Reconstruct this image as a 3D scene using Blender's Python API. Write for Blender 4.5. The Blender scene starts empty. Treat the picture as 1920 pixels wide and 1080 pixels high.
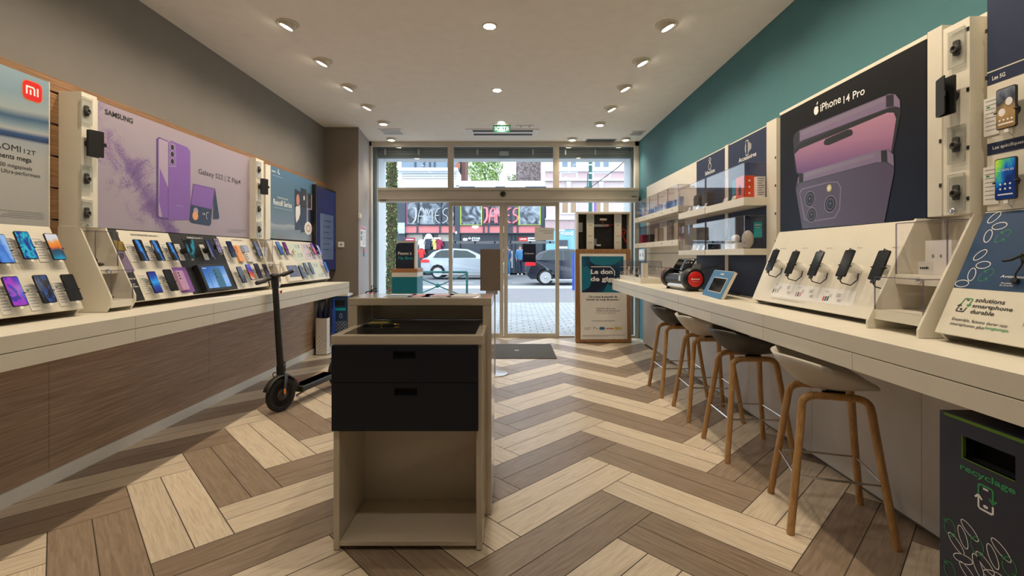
import bpy, bmesh, math, random
from mathutils import Vector, Matrix
random.seed(7)
PI = math.pi
scene = bpy.context.scene
C = scene.collection
# ---------------------------------------------------------------- camera
F, H, CX, CY = 890.0, 1.35, 961.0, 480.0      # focal length in pixels, eye height, vanishing point
cd = bpy.data.cameras.new('camera'); cam = bpy.data.objects.new('camera', cd); C.objects.link(cam)
cd.sensor_width = 36.0; cd.lens = 36.0 * F / 1920.0
cd.shift_x = -(CX - 960.0) / 1920.0; cd.shift_y = -(540.0 - CY) / 1920.0
cd.clip_start = 0.05; cd.clip_end = 300
cam.location = (0, 0, H); cam.rotation_euler = (PI / 2, 0, 0)
scene.camera = cam
# ---------------------------------------------------------------- sky and exposure
w = bpy.data.worlds.new('overcast_sky'); scene.world = w; w.use_nodes = True
bgn = w.node_tree.nodes['Background']
bgn.inputs[0].default_value = (0.80, 0.90, 1.0, 1); bgn.inputs[1].default_value = 2.3
vs = scene.view_settings
vs.view_transform = 'Standard'; vs.look = 'None'; vs.gamma = 1.0; vs.exposure = 0.6; vs.use_curve_mapping = False
scene.cycles.max_bounces = 10; scene.cycles.diffuse_bounces = 8; scene.cycles.transparent_max_bounces = 24
scene.cycles.use_denoising = True
scene.cycles.sample_clamp_indirect = 10.0
SPOT_W = 30.0           # watts of each ceiling spot
SPOT_COL = (1.0, 0.83, 0.61)

# ---------------------------------------------------------------- materials
MATS = {}
def mk(name):
    m = bpy.data.materials.new(name); m.use_nodes = True
    nt = m.node_tree; b = nt.nodes['Principled BSDF']
    return m, nt, b
def N(nt, t, **k):
    n = nt.nodes.new(t)
    for a, v in k.items(): setattr(n, a, v)
    return n
def mat(name, col, rough=0.5, metal=0.0, emit=None, es=0.0, var=0.06, scale=8.0, bump=0.0, bscale=60.0, coat=0.0):
    """plain paint / plastic with a faint procedural variation"""
    if name in MATS: return MATS[name]
    m, nt, b = mk(name)
    tc = N(nt, 'ShaderNodeTexCoord'); no = N(nt, 'ShaderNodeTexNoise'); no.inputs['Scale'].default_value = scale
    no.inputs['Detail'].default_value = 3
    nt.links.new(tc.outputs['Object'], no.inputs['Vector'])
    mx = N(nt, 'ShaderNodeMixRGB'); mx.blend_type = 'MIX'
    mx.inputs[1].default_value = (*[c * (1 - var) for c in col], 1); mx.inputs[2].default_value = (*[min(1, c * (1 + var)) for c in col], 1)
    nt.links.new(no.outputs['Fac'], mx.inputs[0]); nt.links.new(mx.outputs[0], b.inputs['Base Color'])
    b.inputs['Roughness'].default_value = rough; b.inputs['Metallic'].default_value = metal
    if coat: b.inputs['Coat Weight'].default_value = coat; b.inputs['Coat Roughness'].default_value = 0.1
    if emit: b.inputs['Emission Color'].default_value = (*emit, 1); b.inputs['Emission Strength'].default_value = es
    if bump:
        n2 = N(nt, 'ShaderNodeTexNoise'); n2.inputs['Scale'].default_value = bscale
        nt.links.new(tc.outputs['Object'], n2.inputs['Vector'])
        bp = N(nt, 'ShaderNodeBump'); bp.inputs['Strength'].default_value = bump; bp.inputs['Distance'].default_value = 0.01
        nt.links.new(n2.outputs['Fac'], bp.inputs['Height']); nt.links.new(bp.outputs[0], b.inputs['Normal'])
    MATS[name] = m
    return m
def wood(name, c1, c2, stretch=(1, 1, 14), scale=6.0, rough=0.5, coords='Object', c3=None, bump=0.15):
    """streaky grain: noise squeezed across the grain"""
    m, nt, b = mk(name)
    tc = N(nt, 'ShaderNodeTexCoord'); mp = N(nt, 'ShaderNodeMapping'); mp.inputs['Scale'].default_value = stretch
    nt.links.new(tc.outputs[coords], mp.inputs['Vector'])
    n1 = N(nt, 'ShaderNodeTexNoise'); n1.inputs['Scale'].default_value = scale; n1.inputs['Detail'].default_value = 8
    n1.inputs['Roughness'].default_value = 0.65; n1.inputs['Distortion'].default_value = 0.6
    nt.links.new(mp.outputs[0], n1.inputs['Vector'])
    cr = N(nt, 'ShaderNodeValToRGB'); cr.color_ramp.elements[0].position = 0.33; cr.color_ramp.elements[1].position = 0.66
    cr.color_ramp.elements[0].color = (*c1, 1); cr.color_ramp.elements[1].color = (*c2, 1)
    if c3:
        e = cr.color_ramp.elements.new(0.5); e.color = (*c3, 1)
    nt.links.new(n1.outputs['Fac'], cr.inputs[0]); nt.links.new(cr.outputs[0], b.inputs['Base Color'])
    b.inputs['Roughness'].default_value = rough
    bp = N(nt, 'ShaderNodeBump'); bp.inputs['Strength'].default_value = bump; bp.inputs['Distance'].default_value = 0.002
    nt.links.new(n1.outputs['Fac'], bp.inputs['Height']); nt.links.new(bp.outputs[0], b.inputs['Normal'])
    MATS[name] = m
    return m
def clear(name, tint=(1, 1, 1), refl=1.0, rough=0.0, base=0.0, hazecol=(0.8, 0.8, 0.8), haze=0.0):
    """thin clear sheet: transparent with fresnel reflection"""
    m = bpy.data.materials.new(name); m.use_nodes = True; nt = m.node_tree; nt.nodes.clear()
    out = N(nt, 'ShaderNodeOutputMaterial'); tr = N(nt, 'ShaderNodeBsdfTransparent'); tr.inputs[0].default_value = (*tint, 1)
    gl = N(nt, 'ShaderNodeBsdfGlossy'); gl.inputs['Roughness'].default_value = rough
    fr = N(nt, 'ShaderNodeFresnel'); fr.inputs['IOR'].default_value = 1.45
    mu = N(nt, 'ShaderNodeMath'); mu.operation = 'MULTIPLY_ADD'; mu.inputs[1].default_value = refl; mu.inputs[2].default_value = base
    mx = N(nt, 'ShaderNodeMixShader')
    gm = N(nt, 'ShaderNodeNewGeometry'); io = N(nt, 'ShaderNodeMath'); io.operation = 'MULTIPLY_ADD'; io.inputs[1].default_value = 1 / 1.45 - 1.45; io.inputs[2].default_value = 1.45
    nt.links.new(gm.outputs['Backfacing'], io.inputs[0]); nt.links.new(io.outputs[0], fr.inputs['IOR'])      # same reflectance from either side of the sheet
    nt.links.new(fr.outputs[0], mu.inputs[0]); nt.links.new(mu.outputs[0], mx.inputs[0])
    last = tr.outputs[0]
    if haze:
        df = N(nt, 'ShaderNodeBsdfDiffuse'); df.inputs[0].default_value = (*hazecol, 1)
        m2 = N(nt, 'ShaderNodeMixShader'); m2.inputs[0].default_value = haze
        nt.links.new(tr.outputs[0], m2.inputs[1]); nt.links.new(df.outputs[0], m2.inputs[2]); last = m2.outputs[0]
    nt.links.new(last, mx.inputs[1]); nt.links.new(gl.outputs[0], mx.inputs[2]); nt.links.new(mx.outputs[0], out.inputs[0])
    MATS[name] = m
    return m
def screen(name, cols, scale=2.0, kind='noise', es=0.55, angle=0.0, dist=1.5, detail=2.0):
    """picture shown on a lit phone or tablet screen"""
    m, nt, b = mk(name)
    tc = N(nt, 'ShaderNodeTexCoord'); mp = N(nt, 'ShaderNodeMapping'); mp.inputs['Rotation'].default_value = (0, 0, angle)
    nt.links.new(tc.outputs['Generated'], mp.inputs['Vector'])
    if kind == 'noise':
        n1 = N(nt, 'ShaderNodeTexNoise'); n1.inputs['Scale'].default_value = scale; n1.inputs['Detail'].default_value = detail
        n1.inputs['Distortion'].default_value = dist; lo, hi = 0.37, 0.64
    elif kind == 'wave':
        n1 = N(nt, 'ShaderNodeTexWave'); n1.inputs['Scale'].default_value = scale; n1.inputs['Distortion'].default_value = dist
        lo, hi = 0.0, 1.0
    else:
        # 'grad': bands across a direction ; 'streak': glow around a wandering diagonal
        nz = N(nt, 'ShaderNodeTexNoise'); nz.inputs['Scale'].default_value = scale * 2; nz.inputs['Detail'].default_value = 3
        dp = N(nt, 'ShaderNodeVectorMath'); dp.operation = 'DOT_PRODUCT'; dp.inputs[1].default_value = (math.cos(angle), math.sin(angle), 0)
        ad = N(nt, 'ShaderNodeMath'); ad.operation = 'MULTIPLY_ADD'; ad.inputs[1].default_value = dist
        sb = N(nt, 'ShaderNodeMath'); sb.operation = 'SUBTRACT'; sb.inputs[1].default_value = dist * .5 + (.5 * (math.cos(angle) + math.sin(angle)) if kind == 'streak' else 0)
        nt.links.new(tc.outputs['Generated'], nz.inputs['Vector']); nt.links.new(tc.outputs['Generated'], dp.inputs[0])
        nt.links.new(nz.outputs['Fac'], ad.inputs[0]); nt.links.new(dp.outputs['Value'], ad.inputs[2]); nt.links.new(ad.outputs[0], sb.inputs[0])
        n1 = sb; lo, hi = 0.0, 1.0
        if kind == 'streak':
            ab_ = N(nt, 'ShaderNodeMath'); ab_.operation = 'ABSOLUTE'; nt.links.new(sb.outputs[0], ab_.inputs[0]); n1 = ab_; hi = .35
    if 'Vector' in n1.inputs: nt.links.new(mp.outputs[0], n1.inputs['Vector'])
    cr = N(nt, 'ShaderNodeValToRGB'); k = len(cols); els = cr.color_ramp.elements
    while len(els) < k: els.new(0.5)
    for i, c in enumerate(cols):
        els[i].position = lo + (hi - lo) * i / (k - 1); els[i].color = (*c, 1)
    nt.links.new(n1.outputs['Fac'] if 'Fac' in n1.outputs else n1.outputs[0], cr.inputs[0])
    b.inputs['Base Color'].default_value = (0.01, 0.01, 0.012, 1); b.inputs['Roughness'].default_value = 0.12
    nt.links.new(cr.outputs[0], b.inputs['Emission Color']); b.inputs['Emission Strength'].default_value = es * .7
    MATS[name] = m
    return m

mat('wall_taupe', (0.20, 0.187, 0.175), 0.85, bump=0.05)
mat('column_taupe', (0.22, 0.185, 0.155), 0.85, bump=0.05)
mat('column_white', (0.36, 0.34, 0.34), 0.8)
mat('teal_paint', (0.045, 0.155, 0.18), 0.7, bump=0.05)
mat('ceiling_white', (0.84, 0.81, 0.77), 0.9)
mat('cream', (0.74, 0.705, 0.61), 0.42)
mat('cream_panel', (0.66, 0.625, 0.54), 0.5)
mat('pale_grey_laminate', (0.60, 0.58, 0.56), 0.45)
mat('seam', (0.22, 0.20, 0.17), 0.7)
mat('grout', (0.06, 0.05, 0.04), 0.9)
mat('white', (0.80, 0.79, 0.77), 0.45)
mat('paper', (0.78, 0.77, 0.75), 0.7)
mat('card_text', (0.32, 0.32, 0.34), 0.8)
mat('gloss_cream', (0.60, 0.53, 0.43), 0.13, coat=0.5, var=0.03)
mat('navy', (0.009, 0.020, 0.065), 0.65)
mat('drawer_navy', (0.001, 0.004, 0.014), 0.5, coat=0.0, bump=0.15, bscale=3)
mat('black_glass', (0.008, 0.009, 0.012), 0.08)
mat('black', (0.012, 0.012, 0.013), 0.45)
mat('dark_slot', (0.002, 0.002, 0.003), 0.9)
mat('charcoal', (0.035, 0.033, 0.032), 0.6)
mat('dark_metal', (0.04, 0.04, 0.035), 0.35, 0.6)
mat('chrome', (0.75, 0.75, 0.77), 0.15, 1.0)
mat('frame_metal', (0.58, 0.53, 0.45), 0.45, 0.1)
mat('alu', (0.55, 0.56, 0.57), 0.35, 0.7)
mat('shutter_grey', (0.21, 0.24, 0.25), 0.5, 0.3)
mat('white_facade', (0.68, 0.72, 0.76), 0.8)
mat('teal_box', (0.0, 0.20, 0.29), 0.45)
mat('copper', (0.45, 0.20, 0.09), 0.5)
mat('red', (0.70, 0.02, 0.02), 0.35)
mat('orange', (0.85, 0.22, 0.02), 0.4)
mat('green', (0.02, 0.36, 0.10), 0.5)
mat('dark_green', (0.0, 0.09, 0.08), 0.45)
mat('blue', (0.016, 0.055, 0.14), 0.5)
mat('blue_frame', (0.035, 0.17, 0.36), 0.45)
mat('tyre', (0.012, 0.012, 0.012), 0.8)
mat('print_white', (0.82, 0.82, 0.82), 0.6)
mat('print_black', (0.015, 0.015, 0.018), 0.6)
mat('print_grey', (0.28, 0.28, 0.30), 0.6)
mat('print_green', (0.03, 0.30, 0.10), 0.6)
mat('print_teal', (0.0, 0.45, 0.50), 0.6)
mat('stool_dark', (0.045, 0.042, 0.038), 0.55)
mat('stool_pale', (0.50, 0.47, 0.42), 0.5)
mat('mat_grey', (0.075, 0.068, 0.062), 0.95, bump=0.6, bscale=300, var=0.25, scale=60)
mat('sticky_yellow', (0.62, 0.55, 0.16), 0.7)
mat('gold', (0.55, 0.40, 0.12), 0.25, 0.9)
mat('umbrella_navy', (0.008, 0.014, 0.06), 0.7)
mat('umbrella_blue', (0.01, 0.07, 0.42), 0.6)
mat('skin', (0.55, 0.25, 0.22), 0.6)
mat('cable_black', (0.01, 0.01, 0.01), 0.5)
mat('ink_violet', (0.22, 0.11, 0.42), 0.5)
mat('ink_violet_dark', (0.10, 0.05, 0.22), 0.5)
mat('ink_lilac', (0.40, 0.33, 0.46), 0.5)
mat('ink_deep', (0.012, 0.02, 0.055), 0.4)
mat('purple_metal', (0.20, 0.15, 0.26), 0.35)
mat('purple_back', (0.075, 0.052, 0.10), 0.35)
mat('rock_pink', (0.55, 0.20, 0.35), 0.4)
mat('bulb', (1, 0.9, 0.75), 0.3, emit=(1.0, 0.84, 0.62), es=16.0)
mat('bulb_center', (1, 0.95, 0.9), 0.3, emit=(1.0, 0.93, 0.82), es=26.0)
wood('walnut_laminate', (0.27, 0.17, 0.115), (0.52, 0.37, 0.265), (1, 0.45, 20), 5.0, 0.45, c3=(0.39, 0.265, 0.185))
wood('slat_wood', (0.17, 0.085, 0.038), (0.36, 0.20, 0.10), (1, 0.6, 18), 6.0, 0.5, c3=(0.26, 0.14, 0.065))
wood('oak_leg', (0.34, 0.175, 0.06), (0.52, 0.31, 0.13), (6, 6, 1), 9.0, 0.4, c3=(0.43, 0.24, 0.09))
wood('frame_wood', (0.25, 0.12, 0.045), (0.38, 0.20, 0.085), (6, 6, 1), 7.0, 0.5)
wood('plank_pale', (0.58, 0.475, 0.355), (0.79, 0.69, 0.555), (1.6, 22, 1), 3.0, 0.34, 'UV', c3=(0.72, 0.61, 0.47))
wood('plank_cream', (0.53, 0.435, 0.325), (0.73, 0.63, 0.505), (1.6, 22, 1), 3.0, 0.34, 'UV', c3=(0.65, 0.55, 0.425))
wood('plank_brown', (0.24, 0.175, 0.125), (0.38, 0.29, 0.215), (1.6, 22, 1), 3.0, 0.34, 'UV', c3=(0.31, 0.235, 0.17))
wood('plank_umber', (0.20, 0.145, 0.105), (0.33, 0.25, 0.185), (1.6, 22, 1), 3.0, 0.34, 'UV', c3=(0.27, 0.20, 0.145))
clear('glass_pane', (0.98, 0.995, 0.995), 0.8)
clear('acrylic', (0.985, 0.98, 0.988), 0.8)
clear('acrylic_edge', (0.62, 0.58, 0.68), 0.6, haze=0.2, hazecol=(0.45, 0.42, 0.50))
clear('case_plastic', (0.90, 0.91, 0.90), 1.4, 0.1, haze=0.12, hazecol=(0.85, 0.85, 0.82))
clear('frosted_strip', (0.75, 0.85, 0.95), 0.8, 0.2, haze=0.55, hazecol=(0.75, 0.85, 0.95))
clear('car_glass', (0.25, 0.35, 0.40), 1.2, 0.02, base=0.05)

# ---------------------------------------------------------------- frames and mesh builder
class Fr:
    def __init__(s, O, u, v):
        s.O = Vector(O); s.u = Vector(u).normalized(); s.v = Vector(v).normalized(); s.n = s.u.cross(s.v)
    def p(s, a, b, c=0.0): return s.O + s.u * a + s.v * b + s.n * c
    def ab(s, px, py, c=0.0):
        """point of this surface seen at a place of the photograph"""
        d = Vector(((px - CX) / F, 1.0, (CY - py) / F)); o = Vector((0, 0, H))
        t = s.n.dot(s.O + s.n * c - o) / s.n.dot(d); q = o + d * t - s.O
        return (q.dot(s.u), q.dot(s.v))
    def mtx(s, a, b, c=0.0, rot=0.0):
        R = Matrix((s.u, s.v, s.n)).transposed() @ Matrix.Rotation(rot, 3, 'Z')
        return Matrix.Translation(s.p(a, b, c)) @ R.to_4x4()
WF = Fr((0, 0, 0), (1, 0, 0), (0, 1, 0))                       # a=x b=y c=z
def FX(x): return Fr((x, 0, 0), (0, -1, 0), (0, 0, 1))         # faces -x (right wall), a = -y
def FL(x): return Fr((x, 0, 0), (0, 1, 0), (0, 0, 1))          # faces +x (left wall), a = y
def FY(y): return Fr((0, y, 0), (1, 0, 0), (0, 0, 1))          # faces the camera, a = x
def at(px, py, y): return Vector(((px - CX) * y / F, y, H + (CY - py) * y / F))

TXT = {}
def text_mesh(s, bold):
    k = (s, bold)
    if k not in TXT:
        cu = bpy.data.curves.new('t', 'FONT'); cu.body = s; cu.size = 1.0; cu.offset = bold; cu.resolution_u = 3
        ob = bpy.data.objects.new('t', cu); C.objects.link(ob)
        me = ob.to_mesh()
        vsx = [(v.co.x, v.co.y) for v in me.vertices]; fs = [tuple(p.vertices) for p in me.polygons]
        ob.to_mesh_clear(); bpy.data.objects.remove(ob); bpy.data.curves.remove(cu)
        TXT[k] = (vsx, fs)
    return TXT[k]
class M:
    def __init__(s, m='white'):
        s.v = []; s.f = []; s.mi = []; s.sm = []; s.ms = []; s.cur = 0; s.mat(m)
    def mat(s, name):
        if name not in s.ms: s.ms.append(name)
        s.cur = s.ms.index(name); return s
    def add(s, vs_, fs, smooth=False):
        o = len(s.v); s.v += [Vector(v) for v in vs_]
        for f in fs:
            s.f.append(tuple(i + o for i in f)); s.mi.append(s.cur); s.sm.append(smooth)
        return s
    def box(s, fr, a0, a1, b0, b1, c0, c1):
        if a0 > a1: a0, a1 = a1, a0
        if b0 > b1: b0, b1 = b1, b0
        if c0 > c1: c0, c1 = c1, c0
        P = [fr.p(a, b, c) for c in (c0, c1) for b in (b0, b1) for a in (a0, a1)]
        return s.add(P, [(0, 2, 3, 1), (4, 5, 7, 6), (0, 1, 5, 4), (1, 3, 7, 5), (3, 2, 6, 7), (2, 0, 4, 6)])
    def w(s, x0, x1, y0, y1, z0, z1): return s.box(WF, x0, x1, y0, y1, z0, z1)
    def poly(s, fr, pts, c0, c1=None):
        area = sum(pts[i - 1][0] * pts[i][1] - pts[i][0] * pts[i - 1][1] for i in range(len(pts)))
        if area < 0: pts = pts[::-1]
        n = len(pts)
        if c1 is None:
            return s.add([fr.p(a, b, c0) for a, b in pts], [tuple(range(n))])
        if c0 > c1: c0, c1 = c1, c0
        P = [fr.p(a, b, c0) for a, b in pts] + [fr.p(a, b, c1) for a, b in pts]
        return s.add(P, [tuple(range(n))[::-1], tuple(range(n, 2 * n))] + [(i, (i + 1) % n, n + (i + 1) % n, n + i) for i in range(n)])
    def ppoly(s, fr, pxs, c0, c1=None):
        c = c0 if c1 is None else max(c0, c1)
        return s.poly(fr, [fr.ab(x, y, c) for x, y in pxs], c0, c1)
    def rrect(s, fr, a0, a1, b0, b1, r, c0, c1=None, k=5):
        pts = []
        for (cx, cy, st) in ((a1 - r, b1 - r, 0), (a0 + r, b1 - r, 1), (a0 + r, b0 + r, 2), (a1 - r, b0 + r, 3)):
            for i in range(k + 1):
                t = (st + i / k) * PI / 2; pts.append((cx + r * math.cos(t), cy + r * math.sin(t)))
        return s.poly(fr, pts, c0, c1)
    def ell(s, fr, a, b, ra, rb, c0, c1=None, rot=0.0, n=24):
        pts = []
        for i in range(n):
            t = 2 * PI * i / n; x = ra * math.cos(t); y = rb * math.sin(t)
            pts.append((a + x * math.cos(rot) - y * math.sin(rot), b + x * math.sin(rot) + y * math.cos(rot)))
        return s.poly(fr, pts, c0, c1)
    def line(s, fr, pts, wd, c0, c1=None, closed=False):
        """flat stroke of width wd with mitred joints"""
        n = len(pts); L = []; R = []
        for i in range(n):
            p = Vector(pts[i]); a = Vector(pts[i - 1]) if (i or closed) else None
            b = Vector(pts[(i + 1) % n]) if (i < n - 1 or closed) else None
            d1 = (p - a).normalized() if a is not None else None; d2 = (b - p).normalized() if b is not None else None
            if d1 is None: d1 = d2
            if d2 is None: d2 = d1
            d = d1 + d2
            d = d.normalized() if d.length > 1e-6 else d1
            nn = Vector((-d.y, d.x)); k = wd / 2 / max(0.4, nn.dot(Vector((-d1.y, d1.x))))
            L.append(p + nn * k); R.append(p - nn * k)
        m = n if closed else n - 1
        vs_ = [fr.p(q.x, q.y, c0) for q in L] + [fr.p(q.x, q.y, c0) for q in R]
        s.add(vs_, [(n + i, n + (i + 1) % n, (i + 1) % n, i) for i in range(m)])
        return s
    def ring(s, fr, a, b, ra, rb, wd, c, rot=0.0, n=28, t0=0.0, t1=2 * PI):
        full = abs(t1 - t0 - 2 * PI) < 1e-6; k = n if full else n + 1; pts = []
        for i in range(k):
            t = t0 + (t1 - t0) * i / n; x = ra * math.cos(t); y = rb * math.sin(t)
            pts.append((a + x * math.cos(rot) - y * math.sin(rot), b + x * math.sin(rot) + y * math.cos(rot)))
        return s.line(fr, pts, wd, c, closed=full)
    def text(s, fr, t, a, b, cap, c, width=None, align='l', bold=0.0, shear=0.0):
        vs_, fs = text_mesh(t, bold)
        if not vs_: return s
        x0 = min(v[0] for v in vs_); x1 = max(v[0] for v in vs_)
        hv, _ = text_mesh('H', bold); hh = max(v[1] for v in hv)
        sy = cap / hh; sx = (width / (x1 - x0)) if width else sy
        wd = (x1 - x0) * sx
        off = a - (0 if align == 'l' else wd / 2 if align == 'c' else wd)
        return s.add([fr.p(off + (x - x0) * sx + shear * y * sy, b + y * sy, c) for x, y in vs_], fs)
    def ptext(s, fr, t, p0, p1, top, c, bold=0.0, shear=0.0):
        """text whose baseline runs between two places of the photograph, capital height up to row `top` at p0"""
        a0, b0 = fr.ab(p0[0], p0[1], c); a1, _ = fr.ab(p1[0], p1[1], c); _, b1 = fr.ab(p0[0], top, c)
        return s.text(fr, t, a0, b0, b1 - b0, c, width=a1 - a0, bold=bold, shear=shear)
    def marks(s, fr, a, b, w, h, c, seed=1):
        """a line of print too small to read, as short strokes"""
        r = random.Random(seed); x = a
        while x < a + w:
            k = h * r.uniform(.5, 1.0); s.poly(fr, [(x, b), (min(a + w, x + k), b), (min(a + w, x + k), b + h * r.uniform(.6, 1)), (x, b + h * .7)], c); x += k + h * .18
        return s
    def tube(s, pts, r, n=8, caps=True, sq=None, up=None):
        pts = [Vector(p) for p in pts]; m = len(pts); rings = []
        prev = None
        for i, p in enumerate(pts):
            d = (pts[min(i + 1, m - 1)] - pts[max(i - 1, 0)]).normalized()
            if prev is None:
                ref = Vector(up) if up else (Vector((0, 0, 1)) if abs(d.z) < 0.9 else Vector((1, 0, 0)))
                x = (ref - d * ref.dot(d)).normalized()
            else:
                x = (prev - d * prev.dot(d)).normalized()
            prev = x; y = d.cross(x); rr = r[i] if isinstance(r, (list, tuple)) else r
            k1, k2 = (sq or (1, 1))
            rings.append([p + x * math.cos(2 * PI * j / n + PI / n) * rr * k1 + y * math.sin(2 * PI * j / n + PI / n) * rr * k2 for j in range(n)])
        fs = [(i * n + j, i * n + (j + 1) % n, (i + 1) * n + (j + 1) % n, (i + 1) * n + j) for i in range(m - 1) for j in range(n)]
        s.add([q for rg in rings for q in rg], fs, n > 5)
        if caps: s.add(rings[0], [tuple(range(n))[::-1]]); s.add(rings[-1], [tuple(range(n))])
        return s
    def lathe(s, fr, a, b, prof, n=24, smooth=True):
        """profile of (radius, c) turned about the normal of the frame"""
        vs_ = []
        for r, c in prof:
            vs_ += [fr.p(a + r * math.cos(2 * PI * j / n), b + r * math.sin(2 * PI * j / n), c) for j in range(n)]
        k = len(prof)
        s.add(vs_, [(i * n + j, i * n + (j + 1) % n, (i + 1) * n + (j + 1) % n, (i + 1) * n + j) for i in range(k - 1) for j in range(n)], smooth)
        if prof[0][0] > 1e-6: s.add(vs_[:n], [tuple(range(n))[::-1]])
        if prof[-1][0] > 1e-6: s.add(vs_[-n:], [tuple(range(n))])
        return s
    def blob(s, ctr, rx, ry, rz, nu=14, nv=8):
        vs_ = []
        for i in range(nv + 1):
            t = PI * i / nv
            for j in range(nu):
                u = 2 * PI * j / nu
                vs_.append((ctr[0] + rx * math.sin(t) * math.cos(u), ctr[1] + ry * math.sin(t) * math.sin(u), ctr[2] + rz * math.cos(t)))
        return s.add(vs_, [(i * nu + j, (i + 1) * nu + j, (i + 1) * nu + (j + 1) % nu, i * nu + (j + 1) % nu) for i in range(nv) for j in range(nu)], True)
    def build(s, name, parent=None, bev=0.0, label=None, cat=None, group=None, kind=None, solid=0.0, sub=0, origin=None):
        if parent is None:
            if origin is None:
                xs = [v.x for v in s.v]; ys = [v.y for v in s.v]; zs = [v.z for v in s.v]
                o = Vector(((min(xs) + max(xs)) / 2, (min(ys) + max(ys)) / 2, min(zs)))
            else: o = Vector(origin)
            off = o
        else:
            off = Vector((0, 0, 0)); q = parent
            while q is not None: off = off + q.location; q = q.parent
        me = bpy.data.meshes.new(name); me.from_pydata([tuple(v - off) for v in s.v], [], s.f)
        for m_ in s.ms: me.materials.append(MATS[m_])
        for i, p in enumerate(me.polygons): p.material_index = s.mi[i]; p.use_smooth = s.sm[i]
        me.update()
        ob = bpy.data.objects.new(name, me); C.objects.link(ob)
        if parent is None: ob.location = off
        else: ob.parent = parent
        if solid:
            md = ob.modifiers.new('solid', 'SOLIDIFY'); md.thickness = solid; md.offset = 0
        if bev:
            md = ob.modifiers.new('bevel', 'BEVEL'); md.width = bev; md.segments = 2; md.limit_method = 'ANGLE'; md.angle_limit = 0.7
        if sub:
            md = ob.modifiers.new('sub', 'SUBSURF'); md.levels = sub; md.render_levels = sub
        tag(ob, label, cat, group, kind)
        return ob
def tag(o, label=None, cat=None, group=None, kind=None):
    for k, v in (('label', label), ('category', cat), ('group', group), ('kind', kind)):
        if v: o[k] = v
    return o
def thing(name, label, cat, loc=(0, 0, 0), group=None):
    o = bpy.data.objects.new(name, None); C.objects.link(o); o.location = loc; o.empty_display_size = 0.05
    return tag(o, label, cat, group)
def dup(o, parent=None):
    c = o.copy(); C.objects.link(c); c.parent = parent
    for ch in list(o.children): dup(ch, c)
    return c
def place(o, mtx, label=None, group=None):
    o.matrix_world = mtx
    if label: o['label'] = label
    if group: o['group'] = group
    return o
def setmat(o, child, mname):
    for ch in o.children:
        if ch.name.split('.')[0] == child:
            ch.material_slots[0].link = 'OBJECT'; ch.material_slots[0].material = MATS[mname]

# ================================================================ THE ROOM
CEIL = 3.245; YB = -2.2
YS = 7.9                       # plane of the shop front
XL, XR = -2.77, 2.09
# ---- floor: herringbone of paired planks
def build_floor():
    Wd = 0.3275; rot = math.radians(44.0)
    a = Vector((math.cos(rot), math.sin(rot))); b = Vector((-math.sin(rot), math.cos(rot)))
    V3 = Vector((223.9 * H / 405.3, F * H / 405.3)); O = V3 - a * 3 * Wd
    bm = bmesh.new(); uvl = bm.loops.layers.uv.new('UVMap'); g = 0.0024
    names = ['plank_pale', 'plank_brown', 'plank_cream', 'plank_umber']
    def quad(p0, p1, q0, q1, along_p, mi):
        P = [O + a * p + b * q for p, q in ((p0 + g, q0 + g), (p1 - g, q0 + g), (p1 - g, q1 - g), (p0 + g, q1 - g))]
        f = bm.faces.new([bm.verts.new((x.x, x.y, 0.0)) for x in P]); f.material_index = mi
        r1, r2 = random.random() * 40, random.random() * 40
        loc = ((p0, q0), (p1, q0), (p1, q1), (p0, q1))
        for lp, (p, q) in zip(f.loops, loc): lp[uvl].uv = ((p if along_p else q) + r1, (q if along_p else p) + r2)
    R = 26
    for q in range(-R, R):
        for k in range(-6, 6):
            p0 = q + 6 * k                       # a pair lying along a
            c = (O + a * (p0 + 1.5) * Wd + b * (q + .5) * Wd)
            if -3.6 < c.x < 3 and -2.6 < c.y < 8.6:
                for h in (0, 0.5):
                    quad(p0 * Wd, (p0 + 3) * Wd, (q + h) * Wd, (q + h + .5) * Wd, True, ((q + k) % 2) + 2 * random.randint(0, 1))
    for p in range(-R, R):
        for k in range(-6, 6):
            # column p holds cells with (p - q) mod 6 in 3..5 ; lowest q has (p-q) = 5 mod 6
            q0 = p - 5 + 6 * k
            c = (O + a * (p + .5) * Wd + b * (q0 + 1.5) * Wd)
            if -3.6 < c.x < 3 and -2.6 < c.y < 8.6:
                for h in (0, 0.5):
                    quad((p + h) * Wd, (p + h + .5) * Wd, q0 * Wd, (q0 + 3) * Wd, False, ((p + k) % 2) + 2 * random.randint(0, 1))
    for co, no in (((XL, 0, 0), (-1, 0, 0)), ((XR, 0, 0), (1, 0, 0)), ((0, YB, 0), (0, -1, 0)), ((0, YS + .1, 0), (0, 1, 0))):
        bmesh.ops.bisect_plane(bm, geom=bm.verts[:] + bm.edges[:] + bm.faces[:], plane_co=co, plane_no=no, clear_outer=True)
    vsb = [bm.verts.new(p) for p in ((XL, YB, -.0012), (XR, YB, -.0012), (XR, YS + .1, -.0012), (XL, YS + .1, -.0012),
                                     (XL, YB, -.1), (XR, YB, -.1), (XR, YS + .1, -.1), (XL, YS + .1, -.1))]
    for idx in ((0, 1, 2, 3), (7, 6, 5, 4), (0, 4, 5, 1), (1, 5, 6, 2), (2, 6, 7, 3), (3, 7, 4, 0)):
        f = bm.faces.new([vsb[i] for i in idx]); f.material_index = 4
    me = bpy.data.meshes.new('floor'); bm.to_mesh(me); bm.free()
    for n_ in names + ['grout']: me.materials.append(MATS[n_])
    o = bpy.data.objects.new('floor', me); C.objects.link(o); tag(o, kind='structure')
build_floor()
def struct(name, m, bev=0.0, parent=None): return m.build(name, parent, bev=bev, kind=None if parent else 'structure')
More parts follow.
